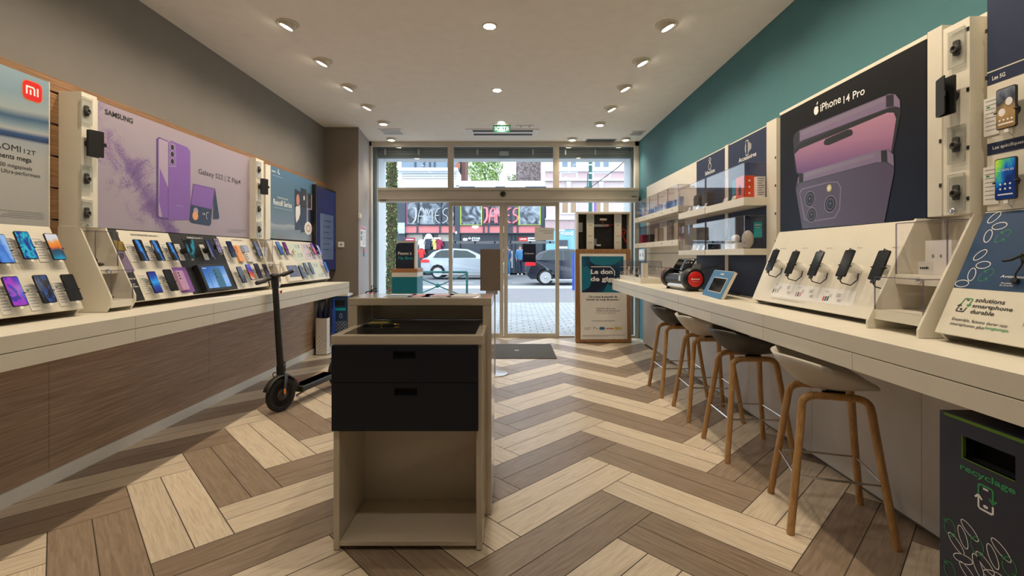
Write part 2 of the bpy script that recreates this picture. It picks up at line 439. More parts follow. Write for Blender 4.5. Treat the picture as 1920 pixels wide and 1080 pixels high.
struct('ceiling', M('ceiling_white').w(XL - .1, XR + .1, YB - .1, YS + .12, CEIL, CEIL + .15))
struct('wall_left', M('wall_taupe').w(XL - .15, XL, YB - .1, YS + .12, 0, CEIL))
struct('wall_right', M('teal_paint').w(XR, XR + .15, YB - .1, YS + .12, 0, CEIL))
struct('wall_back', M('white').w(XL - .1, XR + .1, YB - .15, YB, 0, CEIL))
yc = F * 1.883 / 240 ; xc1 = (672 - CX) * yc / F
struct('column', M('column_taupe').poly(WF, [(XL - .02, yc), (xc1, yc), (xc1 + .001, yc + .001), (XL - .02, yc + .001)], 0, CEIL)
       .mat('column_white').poly(WF, [(XL - .02, yc + .001), (xc1, yc + .001), ((694 - CX) * YS / F, YS - .04), ((694 - CX) * YS / F, YS + .12), (XL - .02, YS + .12)], 0, CEIL))
# ---- shop front: frame, glass, sliding doors
FS = FY(YS)
def fx(px): return (px - CX) * YS / F
def fz(py): return H + (CY - py) * YS / F
fm = M('frame_metal')
for (x0, x1, y0, y1, d0, d1) in ((693, 1197, 264, 275, -.04, .05), (693, 698, 266, 634, -.04, .05), (1189, 1197, 266, 634, -.04, .05),
                                 (840, 851, 275, 354, -.03, .04), (1037, 1048, 275, 354, -.03, .04), (693, 1197, 629, 634, -.05, .03)):
    fm.box(FS, fx(x0), fx(x1), fz(y1), fz(y0), d0, d1)
wf = struct('window_frame', fm, 0.003)
for i, (x0, x1) in enumerate(((698, 840), (851, 1037), (1048, 1189))):
    struct('window_%d' % (i + 1), M('glass_pane').box(FS, fx(x0), fx(x1), fz(354), fz(275), -.004, .004))
for i, (x0, x1) in enumerate(((698, 842), (1048, 1189))):
    w1 = struct('window_%d' % (i + 4), M('glass_pane').box(FS, fx(x0), fx(x1), fz(629), fz(381), -.004, .004))
for i, (x0, x1, h) in enumerate(((842, 944, 0), (945, 1048, 1))):
    dm = M('frame_metal'); c0, c1 = .015, .055
    dm.box(FS, fx(x0), fx(x0 + 7), fz(632), fz(379), c0, c1).box(FS, fx(x1 - 7), fx(x1), fz(632), fz(379), c0, c1)
    dm.box(FS, fx(x0 + 7), fx(x1 - 7), fz(387), fz(379), c0, c1).box(FS, fx(x0 + 7), fx(x1 - 7), fz(632), fz(624), c0, c1)
    d = struct('door_%d' % (i + 1), dm, 0.002)
    M('glass_pane').box(FS, fx(x0 + 7), fx(x1 - 7), fz(624), fz(387), .03, .038).build('door_glass', d)
    sm = M('frosted_strip').box(FS, fx(x0 + 8), fx(x1 - 8), fz(457), fz(452), .039, .0405)
    sm.mat('blue')
    for k in range(3):
        xx = fx(x0 + 12 + k * 37); sm.ell(FS, xx, fz(454.5), .018, .018, .041)
    sm.build('safety_stripe', d)
hb = M('frame_metal')
F2 = FY(7.72)
def hx(px): return (px - CX) * 7.72 / F
def hz(py): return H + (CY - py) * 7.72 / F
hb.w(hx(708), hx(1197), 7.72, 7.88, hz(378), hz(352))
hb.w(hx(708), hx(1197), 7.712, 7.72, hz(357), hz(352))
hb.mat('seam').w(hx(708), hx(1197), 7.711, 7.72, hz(357.8), hz(357)).w(hx(708), hx(1197), 7.711, 7.72, hz(374.6), hz(374))
hb.mat('print_black').w(hx(713), hx(724), 7.7105, 7.72, hz(376), hz(374.8))
hb.marks(F2, hx(1184), hz(370), .085, .022, .0105, 3)
door_op = hb.build('door_operator', bev=.004, label='long metallic sliding door operator box spanning above the glass doors', cat='door operator')
M('black').lathe(F2, hx(943), hz(364), [(.045, .008), (.046, .02), (.038, .045), (.02, .058), (0, .062)], 20).build(
    'motion_sensor', label='small black domed motion sensor on the door operator box', cat='sensor')
# outside: shutter, reveals, soffit
sh = M('shutter_grey')
for k in range(5): sh.w(fx(700), fx(1192), 8.05, 8.075, 3.015 + k * .047, 3.015 + k * .047 + .043)
sh.w(fx(700), fx(1192), 8.078, 8.10, 3.01, 3.26)
sh.mat('alu')
for px in (718, 782, 894, 1000, 1062, 1119):
    sh.w(fx(px) - .015, fx(px) + .015, 8.03, 8.05, 3.06, 3.16)
sh.w(fx(936), fx(954), 8.03, 8.05, 3.05, 3.125)
sh.build('roller_shutter', label='rolled up grey slatted security shutter outside above the shop front windows', cat='shutter', bev=.004)
ex = M('shutter_grey').w(-2.33, -2.285, 8.0, 8.10, -.02, 3.26).w(2.0, 2.06, 8.0, 8.10, -.02, 3.26)
struct('trim_1', ex)
ex = M('white_facade').w(-3.6, -2.284, 8.10, 8.56, -.1, 5.2).w(2.0, 3.4, 8.10, 8.52, -.1, 5.2).w(-2.284, 2.0, 8.10, 8.56, 3.045, 5.2).w(-3.6, 3.4, 8.02, 8.12, 3.26, 5.2)
struct('wall_facade', ex)

# ---- ceiling fixtures
def downlight(px, py, label, tilt=0.0, kind='spot', aim=None, energy=None, group=None, X=None, Y=None):
    if Y is None:
        Y = F * (CEIL - H) / (CY - py); X = (px - CX) * Y / F
    t = thing('ceiling_spot', label, 'ceiling light', (X, Y, CEIL), group)
    up = Fr((X, Y, CEIL), (1, 0, 0), (0, -1, 0))          # normal points down
    if kind == 'spot':
        M('cream_panel').lathe(up, 0, 0, [(.062, 0), (.088, 0), (.088, .004), (.080, .008), (.064, .008), (.062, 0)], 28).build('trim_ring', t)
        d = Vector((math.sin(tilt), 0, -math.cos(tilt)))
        fr = Fr(Vector((X, Y, CEIL)) - d * .02, (math.cos(tilt), 0, math.sin(tilt)), (0, -1, 0))
        M('cream_panel').lathe(fr, 0, 0, [(.062, 0), (.062, .052), (.052, .054), (.046, .040), (0, .036)], 28).build('lamp_housing', t)
        M('bulb').lathe(fr, 0, 0, [(.049, .0535), (.047, .0545), (0, .0548)], 24).build('lamp_lens', t)
        lp = Vector((X, Y, CEIL)) + d * .05
    else:
        M('cream_panel').lathe(up, 0, 0, [(.046, .0), (.062, 0), (.062, .004), (.052, .005), (.044, .002)], 28).build('trim_ring', t)
        M('bulb_center').lathe(up, 0, 0, [(.046, .0052), (.044, .0075), (0, .0085)], 24).build('lamp_lens', t)
        d = Vector((0, 0, -1)); lp = Vector((X, Y, CEIL - .02))
    ld = bpy.data.lights.new('spot_beam', 'SPOT'); ld.energy = energy or SPOT_W; ld.color = SPOT_COL if kind == 'spot' else (1.0, .86, .66)
    ld.spot_size = math.radians(112 if kind == 'spot' else 120); ld.spot_blend = 1.0; ld.shadow_soft_size = 0.03
    lo = bpy.data.objects.new('spot_beam', ld); C.objects.link(lo); lo.parent = t
    lo.location = lp - Vector((X, Y, CEIL)); lo.rotation_euler = d.to_track_quat('-Z', 'Y').to_euler()
    return t
LP = [(540, 44), (606, 114), (655, 162), (690, 199), (719, 229)]
RP = [(1249, 46), (1202, 114), (1170, 163), (1145, 202), (1125, 231)]
CP = [(918, 49), (932, 169), (940, 229.5)]
ordn = ['nearest', 'second', 'third', 'fourth', 'farthest']
for i, (px, py) in enumerate(LP): downlight(px, py, 'round tilted ceiling spot in the left row, %s from the camera' % ordn[i], -.42 if i < 4 else 0, group='tilted spots in the left ceiling row')
for i, (px, py) in enumerate(RP): downlight(px, py, 'round tilted ceiling spot in the right row, %s from the camera' % ordn[i], .42 if i < 4 else 0, group='tilted spots in the right ceiling row')
for i, (px, py) in enumerate(CP): downlight(px, py, 'small bright flush downlight on the ceiling centre line, %s from the camera' % ['nearest', 'middle one', 'farthest'][i], 0, 'flush', energy=SPOT_W * .9, group='flush downlights along the ceiling centre')
downlight(734, 259.5, 'round spot in the ceiling above the left end of the shop window', 0, group='spots along the shop window', energy=SPOT_W * .8)
downlight(1073, 259.5, 'round spot above the window, left of the dark ceiling grille', 0, group='spots along the shop window', energy=SPOT_W * .8)
downlight(1173, 259.5, 'round spot above the window, right of the dark ceiling grille', 0, group='spots along the shop window', energy=SPOT_W * .8)
for Y in (3.15, 2.45, 1.7, .9, .0):
    for X, tl, k in ((-1.81, -.42, 'spot'), (1.24, .42, 'spot')):
        downlight(0, 0, 'round tilted ceiling spot above and behind the camera', tl, k, X=X, Y=Y, group='ceiling spots out of the frame')
for Y in (2.4, .8): downlight(0, 0, 'small flush downlight above and behind the camera', 0, 'flush', X=-.19, Y=Y, group='flush downlights out of the frame')

def cpt(px, py, z=CEIL):
    Y = F * (z - H) / (CY - py); return ((px - CX) * Y / F, Y)
# air curtain
(x0, y0) = cpt(873, 241.5); (x1, y1) = cpt(1012, 254)
x1 = cpt(1012, 241.5)[0]
t = thing('air_curtain', 'white recessed air curtain with two dark slots in the ceiling', 'air curtain', ((x0 + x1) / 2, (y0 + y1) / 2, CEIL))
m = M('white').w(x0, x1, y0, y1, CEIL - .012, CEIL)
m.build('panel', t, bev=.004)
m = M('charcoal')
for k in (.2, .72): m.w(x0 + .1, x1 - .1, y0 + (y1 - y0) * k - .045, y0 + (y1 - y0) * k + .045, CEIL - .016, CEIL - .012)
m.build('air_slots', t)
for (pa, pb, lab, nm, mt) in (((708, 241), (752, 252), 'square white ceiling vent left of the air curtain', 'ceiling_vent', 'white'),
                              ((1184, 245), (1212, 253), 'square pale ceiling vent beside the teal wall', 'ceiling_vent', 'white')):
    a0 = cpt(*pa); a1 = cpt(*pb)
    t = thing(nm, lab, 'vent', ((a0[0] + a1[0]) / 2, (a0[1] + a1[1]) / 2, CEIL))
    M(mt).w(a0[0], a0[0] + (cpt(pb[0], pa[1])[0] - a0[0]), a1[1], a0[1], CEIL - .01, CEIL).build('frame', t, bev=.003)
    m = M('alu'); xx1 = cpt(pb[0], pa[1])[0]
    for k in range(7):
        yy = a0[1] + (a1[1] - a0[1]) * (k + 1) / 8; m.w(a0[0] + .03, xx1 - .03, yy - .012, yy + .006, CEIL - .014, CEIL - .0101)
    m.build('louvre', t)
a0 = cpt(1100, 260.5); a1 = cpt(1152, 265)
m = M('shutter_grey').w(a0[0], a1[0], a0[1], a1[1], CEIL - .008, CEIL).mat('charcoal')
for k in range(4): m.w(a0[0] + .02, a1[0] - .02, a0[1] + .02 + k * .03, a0[1] + .035 + k * .03, CEIL - .010, CEIL - .0081)
m.build('ceiling_grille', label='narrow dark grey linear grille in the ceiling above the window', cat='grille')
a0 = cpt(967, 234.5); a1 = cpt(1001, 237.5)
m = M('white').w(a0[0], a1[0], a0[1], a1[1], CEIL - .012, CEIL).mat('black')
for k in (.28, .75): m.ell(Fr((0, 0, CEIL - .0125), (1, 0, 0), (0, -1, 0)), a0[0] + (a1[0] - a0[0]) * k, -(a0[1] + a1[1]) / 2, .018, .018, 0)
m.build('emergency_light', label='slim white emergency light with two dark dots, on ceiling behind the exit sign', cat='emergency light', bev=.003)
# SORTIE sign
Ye = F * (CEIL - H) / (CY - 232.5)
fe = FY(Ye)
t = thing('exit_sign', 'green and white SORTIE exit sign hanging under the ceiling', 'exit sign', ((941.5 - CX) * Ye / F, Ye, CEIL))
xa, xb = (925 - CX) * Ye / F, (957 - CX) * Ye / F
zt, zb = H + (CY - 235) * Ye / F, H + (CY - 247.5) * Ye / F
M('cream_panel').w(xa - .01, xb + .01, Ye - .03, Ye + .03, zt, CEIL).build('housing', t)
mat('exit_green', (0.0, .10, .05), .6, emit=(0.0, .45, .22), es=.10); mat('exit_white', (.45, .5, .48), .6, emit=(.8, 1, .9), es=.2)
m = M('exit_green').w(xa, xb, Ye - .006, Ye + .006, zb, zt).mat('exit_white')
m.text(fe, 'SORTIE', (xa + xb) / 2, zb + .022, zt - zb - .04, .0065, width=(xb - xa) * .88, align='c', bold=.03)
m.build('sign_plate', t)

# ================================================================ COUNTERS
ZT, ZM, ZB2 = 1.01, .935, .86
def cseam(px, X): return F * abs(X) / abs(px - CX)
def counter(x_front, x_back, y0, y1, seams_t, seams_b, lab):
    s = 1 if x_front > 0 else -1
    x_back -= .002 * s
    t = thing('counter', lab, 'counter', ((x_front + x_back) / 2, (y0 + y1) / 2, ZB2))
    def slab(z0, z1, seams, nm, mname, inset=0):
        m = M(mname).w(x_front + inset * s, x_back, y0, y1, z0, z1).mat('seam')
        for y in seams: m.w(x_front + (inset - .0006) * s, x_front + (inset + .002) * s, y - .0012, y + .0012, z0 + .001, z1 - .001)
        return m.build(nm, t, bev=.0015)
    slab(ZM + .002, ZT, seams_t, 'worktop', 'cream')
    slab(ZB2, ZM - .002, seams_b, 'fascia', 'cream')
    M('seam').w(x_front + .006 * s, x_back, y0 + .004, y1 - .004, ZM - .003, ZM + .003).build('shadow_gap', t)
    return t
LX, RX = -2.15, 1.46
counter(LX, XL, .4, F * 2.15 / 306, [cseam(p, LX) for p in (254, 400, 498, 565)], [cseam(p, LX) for p in (254, 401, 498, 565)],
        'long cream counter along the left wall, in front of the slatted wood')
counter(RX, XR, .4, F * 1.46 / 187, [cseam(p, RX) for p in (1193, 1271.6, 1431)], [cseam(p, RX) for p in (1193, 1271.6, 1334, 1431, 1598)],
        'long cream bar counter along the right wall, stools tucked at it')
# base cabinets
def cabinet(x0, x1, y0, y1, seams, mname, plinth, lab, pz, nm='base_cabinet'):
    t = thing(nm, lab, 'cabinet', ((x0 + x1) / 2, (y0 + y1) / 2, 0))
    s = 1 if x0 > x1 else -1                         # x0 is the face
    x1 += .002 * s
    ys = [y0] + sorted(seams) + [y1]
    for i in range(len(ys) - 1):
        M(mname).w(x0, x1, ys[i] + .001, ys[i + 1] - .001, pz, ZB2 - .001).build('panel', t, bev=.001)
    M(plinth).w(x0 - (.012 * -s if plinth == 'white' else .03 * s) if plinth != 'white' else x0 + .012, x1, y0, y1, 0, pz - .002).build('plinth', t)
    return t
cabinet(-2.73, XL, .4, F * 2.73 / 373, [F * 2.73 / (CX - 92), F * 2.73 / (CX - 392), F * 2.73 / (CX - 475.6)], 'walnut_laminate', 'white',
        'walnut panelled counter base with white plinth under the left counter', .08)
cabinet(2.0, XR, .4, F * 2.0 / 245, [F * 2 / (p - CX) for p in (1728, 1523, 1404, 1330, 1272, 1240)], 'pale_grey_laminate', 'seam',
        'pale grey panelled counter base behind the bar stools', .03)
# ---- wall panelling
m = M('slat_wood'); zz = [1.012, 1.19, 1.378, 1.567, 1.756, 1.945, 2.135, 2.325, 2.42]
for i in range(len(zz) - 1):
    m.w(-2.755, -2.73, .2, F * 2.73 / 331, zz[i] + .006, zz[i + 1] - .006)
m.mat('seam').w(XL, -2.755, .2, F * 2.73 / 331, 1.011, 2.42)
m.mat('alu')
for z in zz[1:-1]: m.w(-2.755, -2.75, .2, F * 2.73 / 331, z - .006, z + .006)
struct('trim_2', m)
m = M('cream_panel').w(2.02, XR, .2, F * 2.0 / 249, 1.011, 2.39)
m.mat('seam')
for z in (1.39, 1.20): m.w(2.0190, 2.02, F * 2 / 345, F * 2.0 / 250, z - .008, z + .002)
struct('trim_3', m)
# pilasters and blue panels on the right wall (face x=2.0)
def Yr(px, X=2.0): return F * X / (px - CX)
for (pa, pb, nm, word) in ((1366, 1443, 'Accessoires', 1), (1306, 1360, 'Sélection', 2)):
    fr = FX(2.0)
    m = M('navy').w(2.0, 2.02, Yr(pb), Yr(pa), 1.012, 2.37).mat('print_white')
    if word == 1:
        m.ptext(fr, 'Accessoires', (1385, 305), (1418, 293.5), 297.5, .001, bold=.012)
        a, b = fr.ab(1401, 277)
        m.ring(fr, a, b, .035, .05, .005, .001, t0=PI / 2, t1=3 * PI / 2); m.rrect(fr, a - .025, a + .02, b - .065, b + .065, .008, .001).mat('navy').rrect(fr, a - .02, a + .015, b - .06, b + .06, .006, .0015)
        m.mat('print_white')
        for k in range(4): m.line(fr, [(a + .03 + k * .012, b - .04 + k * .006), (a + .03 + k * .012, b + .045 - k * .008)], .005, .001)
    else:
        m.ptext(fr, 'Sélection', (1322, 329.5), (1340, 323), 322.5, .001, bold=.012)
        a, b = fr.ab(1331, 308)
        m.ring(fr, a, b - .02, .03, .035, .006, .001); m.line(fr, [(a - .03, b + .05), (a, b + .02), (a + .03, b + .055)], .006, .001); m.ring(fr, a, b + .045, .02, .02, .005, .001)
    m.build('accessory_back_panel', label='tall navy wall panel headed %s behind the shelves' % nm, cat='wall panel')
for (ya, yb, xf, lab) in ((Yr(1366), Yr(1360), 1.995, 'narrow cream upright between the Sélection and Accessoires panels'),
                          (Yr(1443) - .0, Yr(1462), 1.975, 'cream upright between the Accessoires panel and the large purple phone poster')):
    m = M('cream_panel').w(xf, 2.02, min(ya, yb), max(ya, yb), 1.012, 2.385)
    if xf < 1.99:
        m.mat('black'); 
        for z in (2.08, 1.87, 1.66, 1.45): m.w(xf - .004, xf, min(ya, yb) + .004, min(ya, yb) + .016, z, z + .018)
    m.build('upright', label=lab, cat='upright', bev=.002)

f = FX(XR); a, b = f.ab(1204, 478, .01)
t = thing('wall_socket', 'white double wall socket low on the teal wall by the shop window', 'socket', f.p(a, b, 0))
M('white').rrect(f, a - .16, a + .16, b - .08, b + .09, .01, 0, .02).build('cover_plate', t, bev=.002)
m = M('print_grey').ell(f, a - .07, b, .03, .03, .02, .0205).ell(f, a + .07, b, .03, .03, .02, .0205); m.build('socket_hole', t)
fh = Fr((0, 0, ZT), (1, 0, 0), (0, 1, 0))
def onc(px, py): y = F * (H - ZT) / (py - CY); return ((px - CX) * y / F, y)

# ================================================================ LEFT WALL DISPLAYS
PX_ = -2.655
LP_ = FL(PX_)
# --- screens
screen('screen_blue_wave', [(.02, .08, .5), (.10, .35, .9), (.05, .2, .7), (.35, .6, 1.0)], 1.2, 'grad', .7, .6, .8)
screen('screen_teal_leaf', [(.02, .02, .25), (.0, .12, .45), (.0, .30, .55), (.05, .70, .75), (.0, .25, .5), (.01, .05, .3)], 1.6, 'noise', .7, .5, 1.5)
screen('screen_orange_ball', [(.0, .35, .6), (.02, .12, .2), (.02, .06, .10), (1.0, .22, .02), (.95, .35, .06), (.75, .8, .8), (.9, .75, .8)], 1, 'grad', .75, PI / 2, .3)
screen('screen_violet', [(.02, .0, .2), (.06, .01, .5), (.5, .04, .6), (.15, .02, .5), (.06, .06, .7)], 1.0, 'noise', .7, .8, 1.2)
screen('screen_smoke', [(.0, .0, .006), (.0, .002, .01), (.0, .004, .02), (.02, .10, .35), (.0, .02, .06)], 2.0, 'noise', .7, 0, 2)
screen('screen_off', [(.002, .002, .003), (.012, .014, .018)], 1.5, 'noise', .3)
screen('screen_galaxy', [(.05, .35, .9), (.01, .08, .3), (.002, .004, .012), (.0, .0, .0)], 1.2, 'streak', .8, .35, .7)
screen('screen_blue_glow', [(.01, .01, .2), (.0, .06, .4), (.03, .40, .9), (.0, .10, .5), (.02, .0, .22)], 1, 'grad', .7, PI / 2, .25)
screen('screen_dark_teal', [(.05, .4, .5), (.0, .08, .1), (.0, .01, .015), (.0, .0, .0)], 1.2, 'streak', .6, .4, .6)
screen('screen_flowers', [(.0, .0, .01), (.01, .005, .03), (.3, .2, .6), (.65, .6, .05), (.5, .4, .8)], 3.0, 'noise', .7, 0, 1)
screen('screen_navy', [(.0, .005, .03), (.005, .015, .07), (.01, .03, .12)], 2, 'noise', .7, .4, 1)
screen('screen_red_white', [(.02, .1, .05), (.7, .65, .6), (.8, .3, .1), (.85, .04, .03), (.8, .08, .03), (.05, .02, .5), (.03, .01, .4), (.06, .02, .6)], 1, 'grad', .7, PI / 2 - .3, .3)
screen('screen_ink', [(.0, .0, .01), (.01, .003, .03), (.03, .01, .06)], 2.5, 'noise', .6)
screen('screen_purple', [(.02, .0, .03), (.05, .005, .06), (.35, .05, .35), (.04, .0, .07)], 2, 'noise', .7, .4, 1.5)
screen('screen_pink_multi', [(.15, .05, .5), (.9, .1, .35), (.9, .3, .4), (.15, .05, .6)], 1.6, 'grad', .7, 1.2, .5)
screen('screen_lilac_white', [(.1, .05, .4), (.6, .65, .95), (.15, .1, .5), (.6, .65, .9)], 1.4, 'noise', .7, .5, 1)
screen('screen_sky', [(.02, .10, .4), (.03, .2, .6), (.1, .35, .8)], 1, 'grad', .6, PI / 2, .3)
screen('screen_slate', [(.01, .01, .02), (.03, .035, .07), (.08, .11, .2), (.02, .02, .05)], 1.4, 'noise', .6, .7, 2)
screen('screen_home_page', [(.015, .012, .012), (.02, .018, .018), (.07, .05, .04), (.30, .13, .04), (.05, .04, .035)], 1.2, 'grad', .5, PI / 2, .5)
screen('screen_lime', [(.0, .005, .02), (.0, .02, .08), (.0, .15, .2), (.35, .45, .03), (.03, .25, .08), (.0, .03, .12)], .8, 'grad', .6, 1.9, .7)
screen('screen_wall', [(.012, .03, .14), (.016, .045, .2)], 1.0, 'noise', .35)
screen('screen_tablet', [(.03, .12, .42), (.06, .22, .60), (.12, .36, .80)], 1, 'grad', .75, .5, .3)
screen('screen_home_page', [(.35, .18, .06), (.55, .30, .10), (.05, .05, .05), (.25, .25, .25)], 1.6, 'grad', .6, PI / 2, .8)
screen('screen_lime', [(.0, .02, .12), (.0, .15, .45), (.1, .55, .1), (.6, .75, .05), (.0, .15, .3)], 1.3, 'grad', .7, 2.2, .8)
clear('splash_dummy')
# --- phone prototype (local frame: x right, y up, z out of the board)
def make_phone(wd=.076, ht=.160, standoff=.034, col='black_glass', name='display_phone', puck='white', big=False):
    t = thing(name, 'phone', 'phone')
    z = standoff
    m = M(col).rrect(WF, -wd / 2, wd / 2, -ht / 2, ht / 2, .009, z, z + .0085); m.build('body', t, bev=.0015)
    m = M('screen_off').rrect(WF, -wd / 2 + .003, wd / 2 - .003, -ht / 2 + .004, ht / 2 - .004, .007, z + .0088); m.build('screen', t)
    r = .028 if big else .020
    M(puck).lathe(WF, 0, -.01, [(r, 0), (r, standoff * .6), (r * .75, standoff * .9), (r * .6, standoff)], 18).build('holder_puck', t)
    m = M('black')
    for sx in (-1, 1):
        m.tube([(0, -.012, z - .004), (sx * (wd / 2 + .004), -.012, z - .002), (sx * (wd / 2 + .004), -.012, z + .010), (sx * (wd / 2 - .004), -.012, z + .0115)], .0032, 6)
    if big: m.tube([(0, 0, z - .004), (0, ht / 2 + .006, z - .003), (0, ht / 2 + .006, z + .010), (0, ht / 2 - .004, z + .0115)], .004, 6)
    m.build('clamp_arm', t)
    m = M('cable_black' if big else 'white')
    if big:
        m.tube([(-.0, -ht / 2 - .012, z + .004), (.01, -ht / 2 - .03, z - .008), (.03, -ht / 2 - .028, .03), (.035, -ht / 2 + .01, .012), (.02, -.03, .008)], .0035, 6)
        m.box(WF, -.012, .012, -ht / 2 - .016, -ht / 2, z - .001, z + .008)
    else:
        m.box(WF, -.008, .008, -ht / 2 - .014, -ht / 2, z, z + .007)
        m.tube([(0, -ht / 2 - .012, z + .003), (.006, -ht / 2 - .028, z - .012), (.0, -ht / 2 - .018, .004)], .0022, 6)
    m.build('charging_cable', t)
    return t
FAR = Matrix.Translation((0, 0, 0))
class Proto:
    def __init__(s, f): s.f = f; s.o = None
    def get(s):
        if s.o is None: s.o = s.f(); return s.o
        return dup(s.o)
P_phone = Proto(lambda: make_phone())
P_small = Proto(lambda: make_phone(.071, .147))
P_big = Proto(lambda: make_phone(.074, .153, .075, puck='white', big=True))
def make_card():
    o = M('paper').box(WF, -.026, .026, -.066, .066, .001, .004).mat('card_text')
    for k in range(8):
        o.box(WF, -.020, .020 - (k * 37 % 11) * .001, .056 - k * .0145 - .0035, .056 - k * .0145, .0041, .0042)
    o.mat('print_green').box(WF, -.016, -.004, .030, .036, .0042, .0043)
    c = o.build('spec_card', origin=(0, 0, 0)); return tag(c, 'card', 'price card')
P_card = Proto(make_card)
P_scard = None
def phone(fr, px, py, proto, scr_, label, off=.038, group=None, rot=0.0, scale=1.0):
    a, b = fr.ab(px, py, off)
    o = proto.get(); place(o, fr.mtx(a, b, 0.0, rot), label, group); setmat(o, 'screen', scr_)
    if scale != 1.0: o.scale = (scale, scale, 1)
    return o
def card(fr, px, py, label, group, scale=1.0):
    a, b = fr.ab(px, py, .003); o = P_card.get(); place(o, fr.mtx(a, b, 0), label, group)
    if scale != 1: o.scale = (scale, scale, 1)
    return o
# --- slanted display board
def board_frame(xb, zb, xt, zt, side):
    return Fr((xb, 0, zb), (0, 1 if side < 0 else -1, 0), (xt - xb, 0, zt - zb))
def board(xb, zb, xt, zt, ya, yb, side, label, prints=None, xw=None):
    """sloped plate with triangular gables standing on the counter"""
    fr = board_frame(xb, zb, xt, zt, side); L = math.hypot(xt - xb, zt - zb)
    a0, a1 = (ya, yb) if side < 0 else (-yb, -ya)
    t = thing('sloped_display_board', label, 'phone display', ((xb + xt) / 2, (ya + yb) / 2, ZT))
    m = M('cream').box(fr, a0, a1, 0, L, -.012, 0)
    m.build('face_plate', t, bev=.0015)
    if prints:
        m = M('cream'); prints(m, fr, a0, a1, L); m.build('printed_graphics', t)
    s = side; xw = xw if xw is not None else (XL + .04 if side < 0 else 2.02)
    for yy in (ya + .004, yb - .018):
        m = M('cream_panel')
        fr2 = Fr((0, yy + .014, 0), (1, 0, 0), (0, 0, 1))
        m.poly(fr2, [(xb + s * .012, zb), (xt + s * .013, zt - .002), (xw, zt - .002), (xw, ZT + .002), (xb + s * .045, ZT + .002)], 0, .014)
        m.build('gable', t)
    return fr, a0, a1, L
BL = (-2.46, 1.05, -2.66, 1.528)
# --- board 1: nearest, phones by the frame edge
def small_rows(m, fr, a, b, w, n, mt='card_text', step=.006, h=.0022):
    m.mat(mt)
    for k in range(n): m.box(fr, a, a + w * (1 - .13 * ((k * 7) % 3)), b - k * step, b - k * step + h, .0012, .0014)
fr1, *_ = board(*BL, 1.0, F * 2.46 / (CX - 157), -1, 'sloped cream phone board nearest the camera on the left counter, six phones in view')
g = 'phones on the nearest left display board'
for (px, py, sc, lb) in ((4, 466, 'screen_blue_wave', 'phone with a bright blue wave picture at the left edge of the photo, upper row'),
                         (49.6, 459.6, 'screen_teal_leaf', 'phone with a teal and blue leaf picture, upper row of the nearest left board'),
                         (103.8, 462.2, 'screen_orange_ball', 'phone showing white, orange and a blue ball, upper row of the nearest left board'),
                         (29, 546, 'screen_violet', 'phone with a violet and magenta picture, lower row of the nearest left board'),
                         (84.8, 541.4, 'screen_smoke', 'phone with dark blue smoke picture, lower row of the nearest left board'),
                         (135, 538.8, 'screen_off', 'phone with a black screen, lower row end of the nearest left board')):
    phone(fr1, px, py, P_phone, sc, lb, .042, g)
g = 'spec cards on the nearest left display board'
for (px, py, lb) in ((21, 467.5, 'white spec card left of the teal leaf phone'), (75.7, 467.5, 'white spec card between the teal leaf and orange ball phones'),
                     (7, 563, 'white spec card at the left photo edge, below and left of the violet phone'), (60.7, 557, 'white spec card right of the violet phone'),
                     (114.4, 550, 'white spec card between the smoke picture phone and the black screen phone')):
    card(fr1, px, py, lb, g, 1.12)
# --- board 2: the long one
def pr2(m, fr, a0, a1, L):
    A = lambda px, py: fr.ab(px, py, .001)[0]
    s0 = A(272.5, 563); s1 = A(362.9, 551.6); s2 = A(446.6, 541.4)
    m.mat('black').box(fr, a0 + .002, s0, .004, L - .002, .0002, .0010)
    m.box(fr, s1, s2, .004, L - .002, .0002, .0010)
    # picture strip: portrait, phone back, heading
    m.mat('gold').ppoly(fr, [(212, 450), (230, 453), (240, 470), (220, 469)], .0012)
    m.mat('purple_metal').ppoly(fr, [(221, 471), (234, 472), (253, 508), (238, 512)], .0013)
    m.mat('black')
    for (x, y) in ((226, 476), (230, 476), (227, 480), (231, 480), (229, 484)):
        a, b = fr.ab(x, y, .0015); m.ell(fr, a, b, .008, .008, .0015, n=12)
    m.mat('charcoal'); a, b = fr.ab(214.5, 481, .0014); m.ell(fr, a, b, .045, .035, .0014)
    m.mat('skin'); a, b = fr.ab(218.5, 489, .0016); m.ell(fr, a, b, .030, .038, .0016)
    m.mat('paper').ppoly(fr, [(221, 503), (233, 505), (237, 518), (226, 519)], .0015)
    m.mat('print_white').ptext(fr, 'Nightography', (227, 525), (255, 524.5), 521.5, .0016, bold=.02)
    m.ptext(fr, 'Galaxy S22 Ultra', (235, 540), (260, 538.5), 537, .0016, bold=.02)
    small_rows(m, fr, fr.ab(233, 534, .0012)[0], fr.ab(233, 534, .0012)[1], .09, 2, 'print_white')
    m.mat('print_black').ptext(fr, 'PHOTOPHONES GALAXY S', (245.5, 441.5), (297.5, 444), 438.3, .0016, bold=.01)
    m.mat('print_black').ptext(fr, 'AWESOME GALAXY A', (434, 450.8), (456, 451.6), 448.8, .0016, bold=.01)
    m.mat('print_white').ptext(fr, 'PLIABLES GALAXY Z', (351, 446.6), (380, 448), 444, .0016, bold=.01)
fr2, b0_, b1_, L2 = board(*BL, F * 2.46 / (CX - 244.6), F * 2.46 / (CX - 512), -1, 'long sloped board under the lilac poster, black middle section with a tablet', pr2)
g = 'phones on the long left display board'
